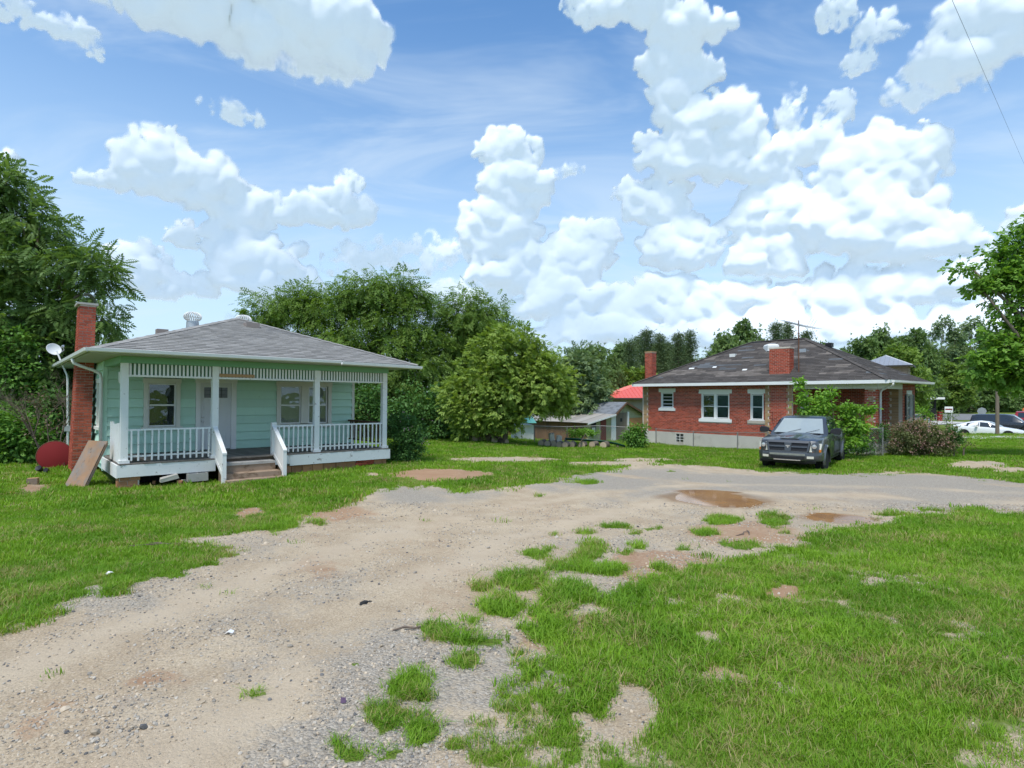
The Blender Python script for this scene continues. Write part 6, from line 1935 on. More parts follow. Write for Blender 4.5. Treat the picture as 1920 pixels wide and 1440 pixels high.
def far_street_things():
    p = P(1870, 0, 41.5); z = g1(p.x, 41.5)
    o = thing('wooden_pole', 'plain grey wooden pole standing in front of the white car', 'pole', (p.x, 41.5, z))
    MB().tube([(0, 0, -.3), (.0, 0, 3.4)], [.13, .11], 10).build('shaft', OLDW, o, 60); MB().lathe([(.115, 3.38), (.12, 3.44), (.001, 3.47)], 10).build('cap', METAL, o)
    p = P(1841, 0, 60); z = g1(p.x, 60)
    o = thing('octagonal_sign', 'grey back of an octagonal road sign on a post', 'road sign', (p.x, 60, z), (0, 0, R(-40)))
    zc = P(0, 771, 60).z - z
    MB().tube([(0, .03, -.1), (0, .03, zc + .3)], .035, 6).build('post', METAL, o)
    MB(Matrix.Translation((0, 0, zc))).lathe([(.001, -.008), (.40, -.008), (.40, .008), (.001, .008)], 8, axis='Y').build('plate', METAL, o)
    p = P(1779, 0, 72); z = g1(p.x, 72); zc = P(0, 768, 72).z - z
    o = thing('white_sign_board', 'small white sign board with dark red band beyond the street', 'sign', (p.x, 72, z), (0, 0, R(-30)))
    for s in (-.3, .3):
        bx(s - .03, s + .03, .02, .07, -.2, zc + .2).build('post', METALW, o)
    bx(-.42, .42, -.02, .02, zc - .38, zc + .38).build('board', WHITEC, o); bx(-.36, .36, -.03, -.021, zc - .05, zc + .12).build('band', REDP, o)
    p = P(1742, 0, 47); z = g1(p.x, 47)
    o = thing('blue_sign_post', 'blue parking sign post near the brick house ramp', 'sign', (p.x, 47, z), (0, 0, R(-35)))
    zc = P(0, 792, 47).z - z
    BL = pmat('sign_blue', (.02, .09, .35), .5)
    bx(-.05, .05, -.05, .05, -.2, zc + .36).build('post', BL, o); bx(-.36, .02, -.075, -.051, zc - .12, zc + .25).build('plate', pmat('pale_blue_plate', (.50, .60, .72), .5), o)
    p = P(1735, 0, 78); z = g1(p.x, 78)
    o = thing('fuel_canopy', 'white flat canopy on dark posts beyond the brick house', 'canopy', (p.x, 78, z), (0, 0, R(-8)))
    zc = P(0, 747, 78).z - z
    bx(-1.6, 1.9, -1, 1, zc - .12, zc + .16).build('roof', WHITEC, o)
    for x in (-.2, .7, 1.2):
        bx(x - .12, x + .12, -.12, .12, -.2, zc - .121).build('post', BLACKP, o)
    bx(.2, 1.1, -.5, .1, 0, 1.7).build('pump', BLACKP, o)
    p = P(1762, 0, 76); z = g1(p.x, 76)
    o = thing('red_bin', 'small red bin beside the white canopy', 'bin', (p.x, 76, z))
    MB().lathe([(.30, -.1), (.36, 1.2), (.38, 1.25), (.001, 1.28)], 14).build('drum', RCAR, o, 30); MB().lathe([(.375, .98), (.388, 1.0), (.388, 1.06), (.375, 1.08)], 14, cap=False).build('hoop', BLACKP, o)
    p = P(1919, 0, 66); z = g1(p.x, 66)
    o = thing('orange_bollard', 'orange bollard with white band at the far road edge', 'bollard', (p.x, 66, z))
    OR = pmat('bollard_orange', (.55, .14, .03), .5)
    MB().lathe([(.12, -.1), (.11, 1.9), (.05, 2.0), (.001, 2.0)], 12).build('body', OR, o, 30); MB().lathe([(.125, 1.2), (.125, 1.5)], 12).build('band', WHITEC, o)
    for i, (a, b, sag, lab) in enumerate(((P(1700, 736, 62), P(1990, 640, 36), .8, 'lowest overhead cable crossing in front of the far trees'), (P(1700, 728, 62), P(1990, 655, 40), .6, 'middle overhead cable crossing in front of the far trees'), (P(1690, 716, 64), P(1990, 600, 38), .5, 'highest overhead cable crossing in front of the far trees'),
                                          (P(1772, -30, 16), P(1930, 330, 60), .0, 'single thin cable crossing the sky at the top corner'))):
        o = thing('overhead_cable', lab, 'cable', a)
        MB().tube([(b - a) * (k / 12) - Vector((0, 0, sag * 4 * (k / 12) * (1 - k / 12))) for k in range(13)], .016 if i < 3 else .006, 5).build('wire', BLACKP, o)
    # debris on the lane
    for i, (px, py, lab) in enumerate(((684, 1131, 'largest black tar lump on the sandy lane'), (694, 1128, 'black tar crumb beside the largest lump'), (676, 1134, 'flat black tar crumb left of the largest lump'))):
        q = ray(px, py); o = thing('tar_lump', lab, 'tar lump', q)
        bm = bmesh.new(); bmesh.ops.create_icosphere(bm, subdivisions=2, radius=(.036, .02, .018)[i])
        for v in bm.verts:
            v.co *= 1 + .7 * (mnoise.noise(v.co * 40 + Vector((i, 0, 0))))
            v.co.z *= .5
        me = bpy.data.meshes.new('lump'); bm.to_mesh(me); bm.free(); me.materials.append(RUBBER)
        link(bpy.data.objects.new('lump', me), o)
    for i, (px, py, lab, cc) in enumerate(((430, 1189, 'white scrap of paper on the lane', (.7, .7, .7)), (205, 1077, 'white scrap of paper in the lawn edge', (.7, .7, .68)), (643, 1317, 'purple scrap of cloth on the gravel', (.10, .06, .11)))):
        q = ray(px, py); o = thing('litter_scrap', lab, 'litter', (q.x, q.y, q.z + .006), (0, 0, i))
        s = (.03, .035, .022)[i]
        MB().add([(-s, -s * .6, .0), (0, -s * .7, .018), (s, -s * .4, .004), (s * .9, s * .6, .012), (0, s * .5, .024), (-s * .8, s * .7, .002)], [(0, 1, 4, 5), (1, 2, 3, 4)]).build('sheet', pmat('scrap_%d' % i, cc, .7, .1), o)
    rr = random.Random(3)
    for i, (px, py, L, a, lab) in enumerate(((290, 1023, .55, .2, 'longest dry stick at the edge of the lawn by the lane'), (300, 1021, .35, -.3, 'shorter dry stick crossing the longest stick'), (765, 1181, .22, .3, 'thin brown stick lying on the lane'), (1392, 1002, .35, .7, 'twig on the bare clay by the puddles'), (1402, 1000, .3, 1.3, 'bent twig across the other twig by the puddles'))):
        q = ray(px, py); o = thing('stick', lab, 'stick', (q.x, q.y, q.z), (0, 0, a))
        MB().tube([(-L / 2, 0, .01), (-L * .1, rr.uniform(-.03, .03), .022), (L * .2, rr.uniform(-.03, .03), .018), (L / 2, 0, .012)], [.006, .009, .008, .004], 6).build('twig', BARKD, o)


far_street_things()

# ================================================================== trees and shrubs
def tmpl_simple(w=.30, fold=.06):
    return np.array([(0, 0, 0), (-w, .45, fold), (0, 1, -.06), (w, .45, fold)], float), np.array([(0, 1, 2, 3)])


def tmpl_frond(n=6, ll=.36, lw=.085):
    V = []; F = []
    for i in range(n):
        t = .16 + .80 * i / (n - 1); z = -.42 * t * t
        L = ll * (.55 + .6 * math.sin(math.pi * (t * .85 + .1)))
        for s in (-1, 1):
            b = len(V); tip = np.array((s * L, t + .45 * L, z - .38 * L)); base = np.array((0, t, z)); mid = base * .5 + tip * .5
            sd = np.array((0, 1, -.2)) * lw
            V += [base, mid + sd, tip, mid - sd]; F.append((b, b + 1, b + 2, b + 3))
    b = len(V); V += [(-.03, .95, -.40), (-.09, 1.15, -.52), (0, 1.32, -.66), (.09, 1.15, -.52)]; F.append((b, b + 1, b + 2, b + 3))
    return np.array(V, float), np.array(F)


def tmpl_sprig(k=5, w=.2, seed=0, L=.62):
    rr = np.random.default_rng(seed); V = []; F = []
    for i in range(k):
        t = .12 + .8 * i / k; a = (i % 2 * 2 - 1) * rr.uniform(.5, 1.1); z = rr.uniform(-.25, .15)
        d = np.array((math.sin(a), math.cos(a), z)); n = np.array((math.cos(a), -math.sin(a), rr.uniform(-.3, .3)))
        b = len(V); base = np.array((0, t * .75, -.12 * t)); l = L * rr.uniform(.7, 1.1)
        V += [base, base + d * l * .5 + n * w, base + d * l + np.array((0, 0, -.1)), base + d * l * .5 - n * w]; F.append((b, b + 1, b + 2, b + 3))
    return np.array(V, float), np.array(F)


TM = {'simple': tmpl_simple(), 'narrow': tmpl_simple(.16), 'frond': tmpl_frond(), 'frond_s': tmpl_frond(4, .34, .10), 'sprig': tmpl_sprig(), 'sprig_n': tmpl_sprig(6, .11, 3, .6), 'needle': tmpl_simple(.07, .0)}


def spread(tm, pos, dirs, ups, sc):
    V, F = TM[tm]
    Y = dirs / (np.linalg.norm(dirs, axis=1, keepdims=True) + 1e-9)
    X = np.cross(Y, ups); X /= (np.linalg.norm(X, axis=1, keepdims=True) + 1e-9)
    Z = np.cross(X, Y)
    out = pos[:, None, :] + sc[:, None, None] * (V[None, :, 0:1] * X[:, None, :] + V[None, :, 1:2] * Y[:, None, :] + V[None, :, 2:3] * Z[:, None, :])
    n = len(V); N_ = len(pos)
    FF = (F[None] + (np.arange(N_) * n)[:, None, None]).reshape(-1, F.shape[1])
    return out.reshape(-1, 3), FF, n


def crown_mesh(name, lobes, tm, size, rc, per, mat, seed, droop=.35, shell=.55, density=6.0, gaps=.40, flat=.75, low=None):
    """leaves gathered in clumps through a set of overlapping ellipsoids (centre, radii)"""
    rr = np.random.default_rng(seed); cs = []; outs = []; lob = []
    for li, (c, r) in enumerate(lobes):
        c = np.array(c, float); r = np.array(r, float); m = float(np.cbrt(r.prod()))
        n = max(6, int(density * (m / rc) ** 2))
        d = rr.normal(size=(n, 3)); d /= np.linalg.norm(d, axis=1, keepdims=True)
        rad = (shell + (1 - shell) * rr.uniform(0, 1, n)) * (1 + .16 * rr.normal(size=n))
        rad = np.where(rr.uniform(0, 1, n) < .2, rad * .6, rad)
        p = c + d * r * rad[:, None]
        nz = np.array([mnoise.noise(Vector(q) * (.55 / max(rc, .2) * .5) + Vector((seed, 0, 0))) for q in p])
        k = nz > -gaps
        cs.append(p[k]); outs.append((d * r / m)[k]); lob.append(np.full(k.sum(), li))
    cs = np.concatenate(cs); outs = np.concatenate(outs); lob = np.concatenate(lob)
    if low is not None:
        k = cs[:, 2] > low; cs, outs, lob = cs[k], outs[k], lob[k]
    n = len(cs); m = np.maximum(3, (per * rr.uniform(.55, 1.35, n)).astype(int))
    idx = np.repeat(np.arange(n), m); N_ = len(idx)
    crad = rc * rr.uniform(.65, 1.25, n)
    off = rr.normal(size=(N_, 3)) * np.array([.55, .55, .55 * flat])
    pos = cs[idx] + off * crad[idx][:, None]
    dirs = off * 1.0 + outs[idx] * .55 + rr.normal(size=(N_, 3)) * .45 + np.array([0, 0, -droop])
    ups = np.array([0, 0, 1.0]) + rr.normal(size=(N_, 3)) * .55 + outs[idx] * .35
    sc = size * rr.uniform(.65, 1.25, N_)
    V, F, nv = spread(tm, pos, dirs, ups, sc)
    tint = np.clip(rr.uniform(0, 1, n)[idx] * .55 + rr.uniform(0, 1, N_) * .45, 0, 1)
    return np_mesh(name, V, F, mat, False, {'tint': np.repeat(tint, nv)}), cs, lob


def limb_mesh(base, r0, lobes, cs, lob, mat, seed, twigs=.25, fork=.35):
    rr = random.Random(seed); m = MB(); base = Vector(base)
    top = max((Vector(l[0]) for l in lobes), key=lambda v: v.z)
    cen = sum((Vector(l[0]) for l in lobes), Vector()) / len(lobes)
    fk = base.lerp(Vector((cen.x, cen.y, base.z + (cen.z - base.z))), fork); fk.z = base.z + (cen.z - base.z) * fork * 1.2
    j = lambda s: Vector((rr.uniform(-s, s), rr.uniform(-s, s), 0))
    L = (fk - base).length
    m.tube([base - Vector((0, 0, .25)), base.lerp(fk, .1) + j(.02 * L), base.lerp(fk, .5) + j(.05 * L), fk], [r0 * 1.35, r0 * 1.05, r0 * .92, r0 * .8], 9)
    for li, (c, r) in enumerate(lobes):
        c = Vector(c); mid = fk.lerp(c, .5) + j(.12 * (c - fk).length) + Vector((0, 0, .05 * (c - fk).length))
        rb = r0 * rr.uniform(.32, .5)
        m.tube([fk - Vector((0, 0, r0)), mid, c], [rb, rb * .7, rb * .32], 6)
        sel = [i for i in range(len(cs)) if lob[i] == li and rr.random() < twigs]
        for i in sel:
            e = Vector(cs[i]); s0 = (mid if rr.random() < .5 else c).lerp(c, rr.random() * .6)
            q = s0.lerp(e, .55) + j(.08 * (e - s0).length)
            m.tube([s0, q, e], [rb * .25, rb * .16, rb * .06], 4, cap=False)
    return m.mesh('trunk', mat, 'all', normals=False)


def plb(Y, *lst, dep=.85, base=(0, 0, 0)):
    """lobes given as photograph pixels (x, y, half width, half height[, depth]) at depth Y"""
    out = []
    for q in lst:
        yy = q[4] if len(q) > 4 else Y
        c = P(q[0], q[1], yy); rx, rz = q[2] * yy / FPX, q[3] * yy / FPX
        out.append(((c.x - base[0], c.y - base[1], c.z - base[2]), (rx, (rx + rz) / 2 * dep, rz)))
    return out


def tree(name, label, base, r0, lobes, tm, size, rc, per, mat, seed, bark=BARK, group=None, cat='tree', crown='crown', twigs=.25, fork=.35, **kw):
    T = thing(name, label, cat, base, group=group)
    b = Vector(base)
    ls = [((l[0][0] - b.x, l[0][1] - b.y, l[0][2] - b.z), l[1]) for l in lobes]
    me, cs, lob = crown_mesh(crown, ls, tm, size, rc, per, mat, seed, **kw)
    c = link(bpy.data.objects.new(crown, me), T)
    t = link(bpy.data.objects.new('trunk' if cat == 'tree' else 'stem', limb_mesh((0, 0, 0), r0, ls, cs, lob, bark, seed, twigs, fork)), T)
    return T


def gpt(px, Y, dz=0):
    x = (px - CX) * Y / FPX
    return (x, Y, g1(x, Y) + dz)


L_WAL = leafmat('walnut_leaf', (0.067, 0.140, 0.034), (0.213, 0.323, 0.091), .38)
L_BACK = leafmat('ash_leaf', (0.079, 0.159, 0.029), (0.250, 0.372, 0.073), .38)
L_YEL = leafmat('locust_leaf', (0.160, 0.267, 0.046), (0.353, 0.459, 0.096), .36)
L_FAR = leafmat('far_leaf', (.080, .145, .046), (.205, .310, .090), .30)
L_FARL = leafmat('far_light_leaf', (0.114, 0.210, 0.035), (0.236, 0.341, 0.061), .3)
L_GREY = leafmat('grey_leaf', (0.128, 0.203, 0.096), (0.256, 0.342, 0.160), .3)
L_PINE = leafmat('pine_needle', (.065, .115, .048), (.160, .230, .095), .22)
L_OAK = leafmat('oak_leaf', (0.091, 0.207, 0.029), (0.275, 0.470, 0.079), .40)
L_VINE = leafmat('vine_leaf', (0.061, 0.166, 0.028), (0.201, 0.376, 0.070), .34)
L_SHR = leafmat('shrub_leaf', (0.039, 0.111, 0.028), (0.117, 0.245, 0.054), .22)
L_LIGHT = leafmat('mulberry_leaf', (0.088, 0.219, 0.028), (0.306, 0.525, 0.070), .4)
L_PINK = leafmat('abelia_leaf', (.075, .110, .035), (.20, .215, .085), .28)
L_PKT = leafmat('abelia_flower', (.34, .17, .14), (.56, .36, .32), .3)
L_PFL = leafmat('pink_flower', (.45, .25, .30), (.62, .42, .46), .3)
L_DEAD = leafmat('dry_leaf', (.12, .09, .06), (.2, .15, .10), .2)

# --- big tree at the edge of the frame beside the chimney
B = gpt(40, 20.2)
tree('walnut_tree', 'tall leafy tree with feathery leaves rising behind the tall brick chimney', B, .26,
     plb(19.6, (5, 385, 75, 62), (75, 425, 48, 42), (-75, 460, 105, 115), (45, 505, 95, 70), (140, 495, 60, 38), (192, 520, 40, 32), (178, 562, 46, 32), (115, 585, 68, 46), (30, 610, 90, 70), (70, 680, 80, 55), (-70, 620, 90, 90), (195, 598, 24, 20), (10, 335, 34, 30)),
     'frond', .38, .42, 15, L_WAL, 101, density=5.2, droop=.32, gaps=.42)
# --- undergrowth below it
for i, (nm, lab, px, Y, ls, mat, tm, sz) in enumerate((
        ('vine_thicket', 'bright green vine covered bush at the edge of the frame above the lawn', 10, 18.6, ((0, 700, 70, 60), (40, 760, 55, 50), (-20, 790, 70, 70), (15, 650, 50, 40)), L_VINE, 'simple', .15),
        ('leafy_bush', 'broad leaved bush at the lawn edge at the frame side', 15, 17.5, ((5, 810, 60, 40), (45, 820, 45, 36), (20, 850, 70, 26), (-30, 840, 50, 40)), L_VINE, 'simple', .17),
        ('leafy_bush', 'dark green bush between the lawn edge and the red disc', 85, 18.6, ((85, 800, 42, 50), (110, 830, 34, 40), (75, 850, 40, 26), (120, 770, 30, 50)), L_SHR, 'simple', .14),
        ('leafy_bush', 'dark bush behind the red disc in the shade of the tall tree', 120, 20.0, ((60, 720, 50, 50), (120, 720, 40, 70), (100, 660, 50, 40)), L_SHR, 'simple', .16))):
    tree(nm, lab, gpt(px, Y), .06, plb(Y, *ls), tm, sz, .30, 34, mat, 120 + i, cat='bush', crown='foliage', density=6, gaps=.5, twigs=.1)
# dead twiggy bush
def twig_bush():
    b = Vector(gpt(95, 17.0)); o = thing('dead_bush', 'bare grey twiggy bush under the white satellite dish', 'bush', b)
    rr = random.Random(5); m = MB()
    def grow(p, d, L, r, dep):
        q = p + d * L; m.tube([p, p.lerp(q, .5) + Vector((rr.uniform(-.04, .04), rr.uniform(-.04, .04), 0)), q], [r, r * .8, r * .55], 4, cap=False)
        if dep == 0:
            return
        for _ in range(3 if dep > 1 else 4):
            nd = (d + Vector((rr.uniform(-.8, .8), rr.uniform(-.8, .8), rr.uniform(-.35, .5)))).normalized()
            grow(p.lerp(q, rr.uniform(.5, 1)), nd, L * rr.uniform(.5, .8), r * .55, dep - 1)
    for k in range(7):
        grow(Vector((rr.uniform(-.3, .4), rr.uniform(-.2, .2), .4)), Vector((rr.uniform(-.5, .35), rr.uniform(-.4, .4), 1)).normalized(), 1.15, .02, 4)
    me = m.mesh('twigs', BARKD, normals=False); link(bpy.data.objects.new('twigs', me), o)
    me, _, _ = crown_mesh('dry_leaves', [((-.1, 0, 1.6), (.6, .5, .8))], 'simple', .09, .3, 12, L_DEAD, 9)
    link(bpy.data.objects.new('dry_leaves', me), o)


twig_bush()

# --- trees behind the green house
tree('ash_tree', 'feathery green tree rising just behind the grey shingle roof peak', gpt(545, 37), .2,
     plb(37, (512, 585, 42, 38), (555, 570, 42, 38), (600, 580, 50, 44), (530, 625, 55, 44), (600, 640, 60, 50), (570, 690, 70, 50), (480, 585, 18, 14)), 'frond_s', .40, .55, 26, L_BACK, 201, density=5.5, droop=.4)
tree('ash_tree', 'tallest green tree behind the house with a broad rounded top', gpt(715, 36), .26,
     plb(36, (690, 560, 62, 46), (740, 540, 48, 34), (650, 575, 46, 40), (775, 555, 30, 24), (655, 630, 76, 56), (755, 610, 66, 52), (715, 680, 95, 60), (780, 690, 60, 60), (640, 700, 60, 50), (735, 760, 80, 50)), 'frond_s', .40, .55, 26, L_BACK, 202, density=5.5, droop=.4)
tree('ash_tree', 'green tree with a ragged top between the tallest tree and the yellow green tree', gpt(865, 38), .2,
     plb(38, (868, 580, 46, 36), (915, 590, 44, 36), (945, 610, 30, 26), (850, 630, 66, 50), (905, 640, 60, 50), (830, 690, 60, 60), (880, 720, 80, 60), (820, 570, 18, 16)), 'frond_s', .40, .55, 26, L_BACK, 203, density=5.5, droop=.4)
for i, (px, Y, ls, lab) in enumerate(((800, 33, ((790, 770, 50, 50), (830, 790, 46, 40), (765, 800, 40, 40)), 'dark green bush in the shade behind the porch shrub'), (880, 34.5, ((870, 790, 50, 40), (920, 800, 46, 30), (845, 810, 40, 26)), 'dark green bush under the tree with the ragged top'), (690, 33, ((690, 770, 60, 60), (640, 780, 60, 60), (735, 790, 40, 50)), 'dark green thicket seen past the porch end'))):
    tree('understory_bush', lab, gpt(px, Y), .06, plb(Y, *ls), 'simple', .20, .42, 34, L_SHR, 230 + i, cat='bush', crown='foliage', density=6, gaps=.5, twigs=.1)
# --- rounded yellow green tree
tree('locust_tree', 'rounded yellow green tree standing beside the shed and the old logs', gpt(946, 31.3), .15,
     plb(31, (950, 665, 62, 46), (905, 715, 58, 50), (1000, 705, 62, 52), (950, 735, 80, 60), (868, 765, 40, 40), (1040, 720, 34, 42), (1012, 752, 48, 28), (898, 786, 52, 30), (950, 780, 44, 20), (985, 645, 30, 22), (1020, 660, 20, 18), (850, 735, 22, 22), (1050, 745, 20, 26)),
     'sprig_n', .34, .42, 22, L_YEL, 301, density=6.5, droop=.30, gaps=.5, fork=.28)
tree('grey_green_tree', 'soft grey green tree behind the shed roof next to the yellow green tree', gpt(1090, 46), .16,
     plb(46, (1090, 690, 42, 36), (1065, 725, 45, 40), (1105, 735, 40, 40), (1085, 770, 50, 30)), 'sprig_n', .5, .6, 24, L_GREY, 302, density=6.5)
tree('light_green_tree', 'small light green tree above the red roof', gpt(1168, 78), .14, plb(78, (1158, 710, 26, 26), (1185, 712, 20, 18), (1140, 735, 24, 20), (1205, 708, 14, 12)), 'sprig', .6, .7, 20, L_FARL, 303, density=6.5)

# --- the far line of trees: a few kinds, each tree on its own
def proto(kind, seed):
    if kind == 'pine':
        rr = np.random.default_rng(seed); H = 15.0; ps = []; m = MB()
        m.tube([(0, 0, -.3), (.1, 0, 5), (.0, .1, 10), (0, 0, H)], [.24, .2, .13, .03], 7)
        for z in np.arange(3.5, H - .2, .42):
            f = (H - z) / (H - 3.5); L0 = .25 + 3.2 * f
            for k in range(5):
                a = rr.uniform(0, 6.283); L = L0 * rr.uniform(.45, 1.15); e = Vector((L * math.cos(a), L * math.sin(a), z + rr.uniform(-.25, .35) - .12 * L))
                m.tube([(0, 0, z), e], [.05 * f + .015, .012], 4, cap=False)
                for s in np.linspace(.35, 1, max(2, int(L / .55))):
                    ps.append(tuple(Vector((0, 0, z)).lerp(e, s)))
        cs = np.array(ps); n = 34; idx = np.repeat(np.arange(len(cs)), n); off = rr.normal(size=(len(idx), 3)) * np.array([.42, .42, .26])
        pos = cs[idx] + off; dirs = off + rr.normal(size=(len(idx), 3)) * .3 + cs[idx] * np.array([.12, .12, 0]); ups = rr.normal(size=(len(idx), 3))
        V, F, nv = spread('narrow', pos, dirs, ups, .34 * rr.uniform(.6, 1.3, len(idx)))
        cm = np_mesh('crown', V, F, L_PINE, False, {'tint': np.repeat(np.clip(rr.uniform(0, 1, len(cs))[idx] * .6 + rr.uniform(0, 1, len(idx)) * .4, 0, 1), nv)})
        return cm, m.mesh('trunk', BARK, 'all', normals=False)
    if kind == 'tall':       # tall open tree with gaps
        ls = [((0, 0, 14), (2.2, 2, 1.5)), ((-2.5, 0, 12), (1.8, 1.6, 1.2)), ((2.6, .5, 12.5), (1.6, 1.5, 1.1)), ((-1.5, .5, 9.5), (2.2, 2, 1.4)), ((2.0, -.5, 9.6), (2.0, 1.8, 1.2)), ((3.6, 0, 10.6), (1.2, 1.2, .8)), ((0, 0, 7), (2.6, 2.2, 1.5)), ((-3.2, 0, 7.6), (1.5, 1.4, 1.0))]
        me, cs, lob = crown_mesh('crown', ls, 'sprig', .55, .62, 18, L_GREY, seed, density=5, gaps=.15)
    else:
        rr = random.Random(seed)
        ls = [((0, 0, 8.2), (3.0, 2.8, 2.6)), ((-2.4, .3, 6.6), (2.5, 2.3, 2.2)), ((2.5, 0, 6.9), (2.4, 2.3, 2.2)), ((.4, -1.6, 5.0), (3.4, 2.2, 2.4)), ((rr.uniform(-1.5, 1.5), 0, 9.8), (1.6, 1.5, 1.4)), ((-2.6, -.5, 3.6), (2.4, 2, 1.8)), ((2.6, -.4, 3.6), (2.4, 2, 1.8))]
        me, cs, lob = crown_mesh('crown', ls, 'sprig', .62, .80, 18, {'far': L_FAR, 'light': L_FARL}[kind], seed, density=6.5, gaps=.32)
    return me, limb_mesh((0, 0, 0), .26, ls, cs, lob, BARK, seed, .15)


PR = {('far', 0): proto('far', 401), ('far', 1): proto('far', 402), ('light', 0): proto('light', 403), ('pine', 0): proto('pine', 404), ('pine', 1): proto('pine', 405), ('tall', 0): proto('tall', 406), ('far', 2): proto('far', 407)}
HT = {'far': 11.2, 'light': 11.2, 'pine': 15.4, 'tall': 15.2}
WD = {'far': 9.6, 'light': 9.6, 'pine': 6.4, 'tall': 9.0}
FARS = [  # kind, variant, top pixel (x, y), width in pixels, depth, label
    ('far', 0, 1072, 652, 80, 84, 'small far tree at the end of the tree line next to the grey green tree'),
    ('far', 1, 1120, 645, 90, 80, 'rounded far tree above the red roof'),
    ('far', 2, 1150, 668, 60, 70, 'dark far tree in front of the pines above the red roof'),
    ('pine', 0, 1212, 612, 70, 86, 'tallest far pine left of the small brick chimney'),
    ('pine', 1, 1180, 635, 64, 82, 'shorter far pine left of the tallest pine'),
    ('pine', 1, 1236, 622, 66, 88, 'far pine just behind the small brick chimney'),
    ('pine', 0, 1272, 618, 64, 84, 'far pine right of the small brick chimney'),
    ('pine', 1, 1294, 616, 60, 86, 'far pine with pointed top right of the small brick chimney'),
    ('far', 0, 1318, 668, 50, 78, 'pale low far tree at the edge of the dark roof slope'),
    ('far', 1, 1362, 622, 84, 80, 'broad far tree behind the slope of the patched dark roof'),
    ('far', 2, 1402, 604, 90, 84, 'tallest broad far tree behind the patched dark roof'),
    ('far', 0, 1436, 632, 60, 80, 'low far tree behind the white roof dome'),
    ('pine', 0, 1455, 598, 62, 82, 'thin far pine left of the television antenna mast'),
    ('pine', 1, 1477, 600, 58, 84, 'thin far pine with sparse top beside the television antenna'),
    ('pine', 0, 1512, 614, 60, 78, 'far pine behind the television antenna'),
    ('far', 1, 1612, 630, 90, 88, 'far tree right of the patched roof peak'),
    ('far', 0, 1650, 612, 90, 92, 'far tree behind the pyramid roof'),
    ('far', 2, 1712, 622, 90, 90, 'far tree right of the pyramid roof'),
    ('light', 0, 1690, 645, 110, 74, 'mid green round tree directly behind the pyramid roof'),
    ('far', 1, 1740, 660, 80, 80, 'dark far tree between the pyramid roof and the tall open tree'),
    ('tall', 0, 1768, 602, 80, 92, 'tall open far tree with sky showing through'),
    ('tall', 0, 1822, 604, 90, 96, 'tall open far tree with one bare leaning branch'),
    ('light', 0, 1778, 676, 84, 68, 'yellow green round tree in front of the tall open trees'),
    ('far', 2, 1850, 655, 110, 84, 'broad dark far tree behind the wooden pole'),
    ('far', 0, 1905, 650, 110, 82, 'broad dark far tree at the frame edge behind the oak branches'),
    ('far', 1, 1815, 690, 80, 76, 'dark far tree low between the yellow green tree and the pole'),
    ('far', 0, 205, 622, 90, 52, 'tree top showing between the chimney and the grey roof'),
    ('far', 1, 262, 634, 70, 60, 'second tree top just above the slope of the grey roof'),
    ('far', 2, 1030, 690, 70, 66, 'dark far tree seen over the yellow green tree'),
    ('far', 1, 1095, 650, 80, 92, 'far tree between the two rounded trees above the red roof'),
    ('far', 0, 1165, 640, 80, 96, 'far tree filling the gap left of the pines'),
    ('pine', 1, 1196, 628, 70, 92, 'far pine half hidden by the tallest pine'),
    ('far', 2, 1225, 650, 90, 98, 'far tree low behind the small brick chimney'),
    ('far', 1, 1280, 645, 90, 98, 'far tree low between the two pointed pines'),
    ('pine', 0, 1252, 636, 60, 94, 'far pine in the dip right of the small brick chimney'),
    ('far', 2, 1340, 648, 80, 90, 'far tree at the foot of the patched roof slope'),
    ('far', 0, 1475, 630, 80, 92, 'far tree behind the thin pines near the antenna'),
    ('far', 1, 1535, 640, 60, 84, 'far tree peeking over the patched roof peak'),
    ('far', 2, 1585, 655, 70, 96, 'far tree at the dip beside the patched roof'),
    ('far', 1, 1680, 630, 90, 99, 'far tree behind the mid green round tree'),
    ('far', 0, 1790, 640, 110, 100, 'far tree low behind the tall open trees'),
    ('far', 2, 1870, 640, 110, 98, 'far tree high behind the wooden pole'),
]
rq = random.Random(12)
for kind, va, px, py, wd, Y, lab in FARS:
    if px > 1735:
        Y += 40                     # beyond the road and the parking lot
    p = P(px, py, Y); zb = g1(p.x, Y)
    o = thing({'far': 'broadleaf_tree', 'light': 'broadleaf_tree', 'pine': 'pine_tree', 'tall': 'open_tree'}[kind], lab, 'tree', (p.x, Y, zb), (0, 0, rq.uniform(0, 6.28) if kind != 'tall' else rq.uniform(-.5, .5)), 'far line of trees')
    hs = (p.z - zb) / HT[kind]; ws = wd * Y / FPX / WD[kind]
    o.scale = (ws, ws, hs)
    cm, tm_ = PR[(kind, va)]
    link(bpy.data.objects.new('crown', cm), o); link(bpy.data.objects.new('trunk', tm_), o)
# low dark hedge of scrub at the foot of the far trees
for i, (px, Y, ls, lab) in enumerate(((1750, 112, ((1745, 730, 40, 34), (1790, 740, 40, 30), (1720, 745, 30, 30)), 'dark scrub behind the white canopy'), (1850, 116, ((1830, 745, 50, 26), (1890, 745, 50, 28), (1935, 745, 40, 30)), 'long dark scrub along the far road'), (1120, 64, ((1110, 745, 40, 24), (1060, 755, 40, 30)), 'dark scrub at the foot of the far trees behind the shed'), (940, 52, ((930, 770, 60, 40), (1000, 775, 60, 40), (860, 760, 60, 50)), 'dark scrub seen beneath the yellow green tree'))):
    tree('scrub', lab, gpt(px, Y), .08, plb(Y, *ls), 'sprig', .6, .85, 20, L_FAR, 430 + i, cat='bush', crown='foliage', density=6.5, gaps=.5, twigs=.1)

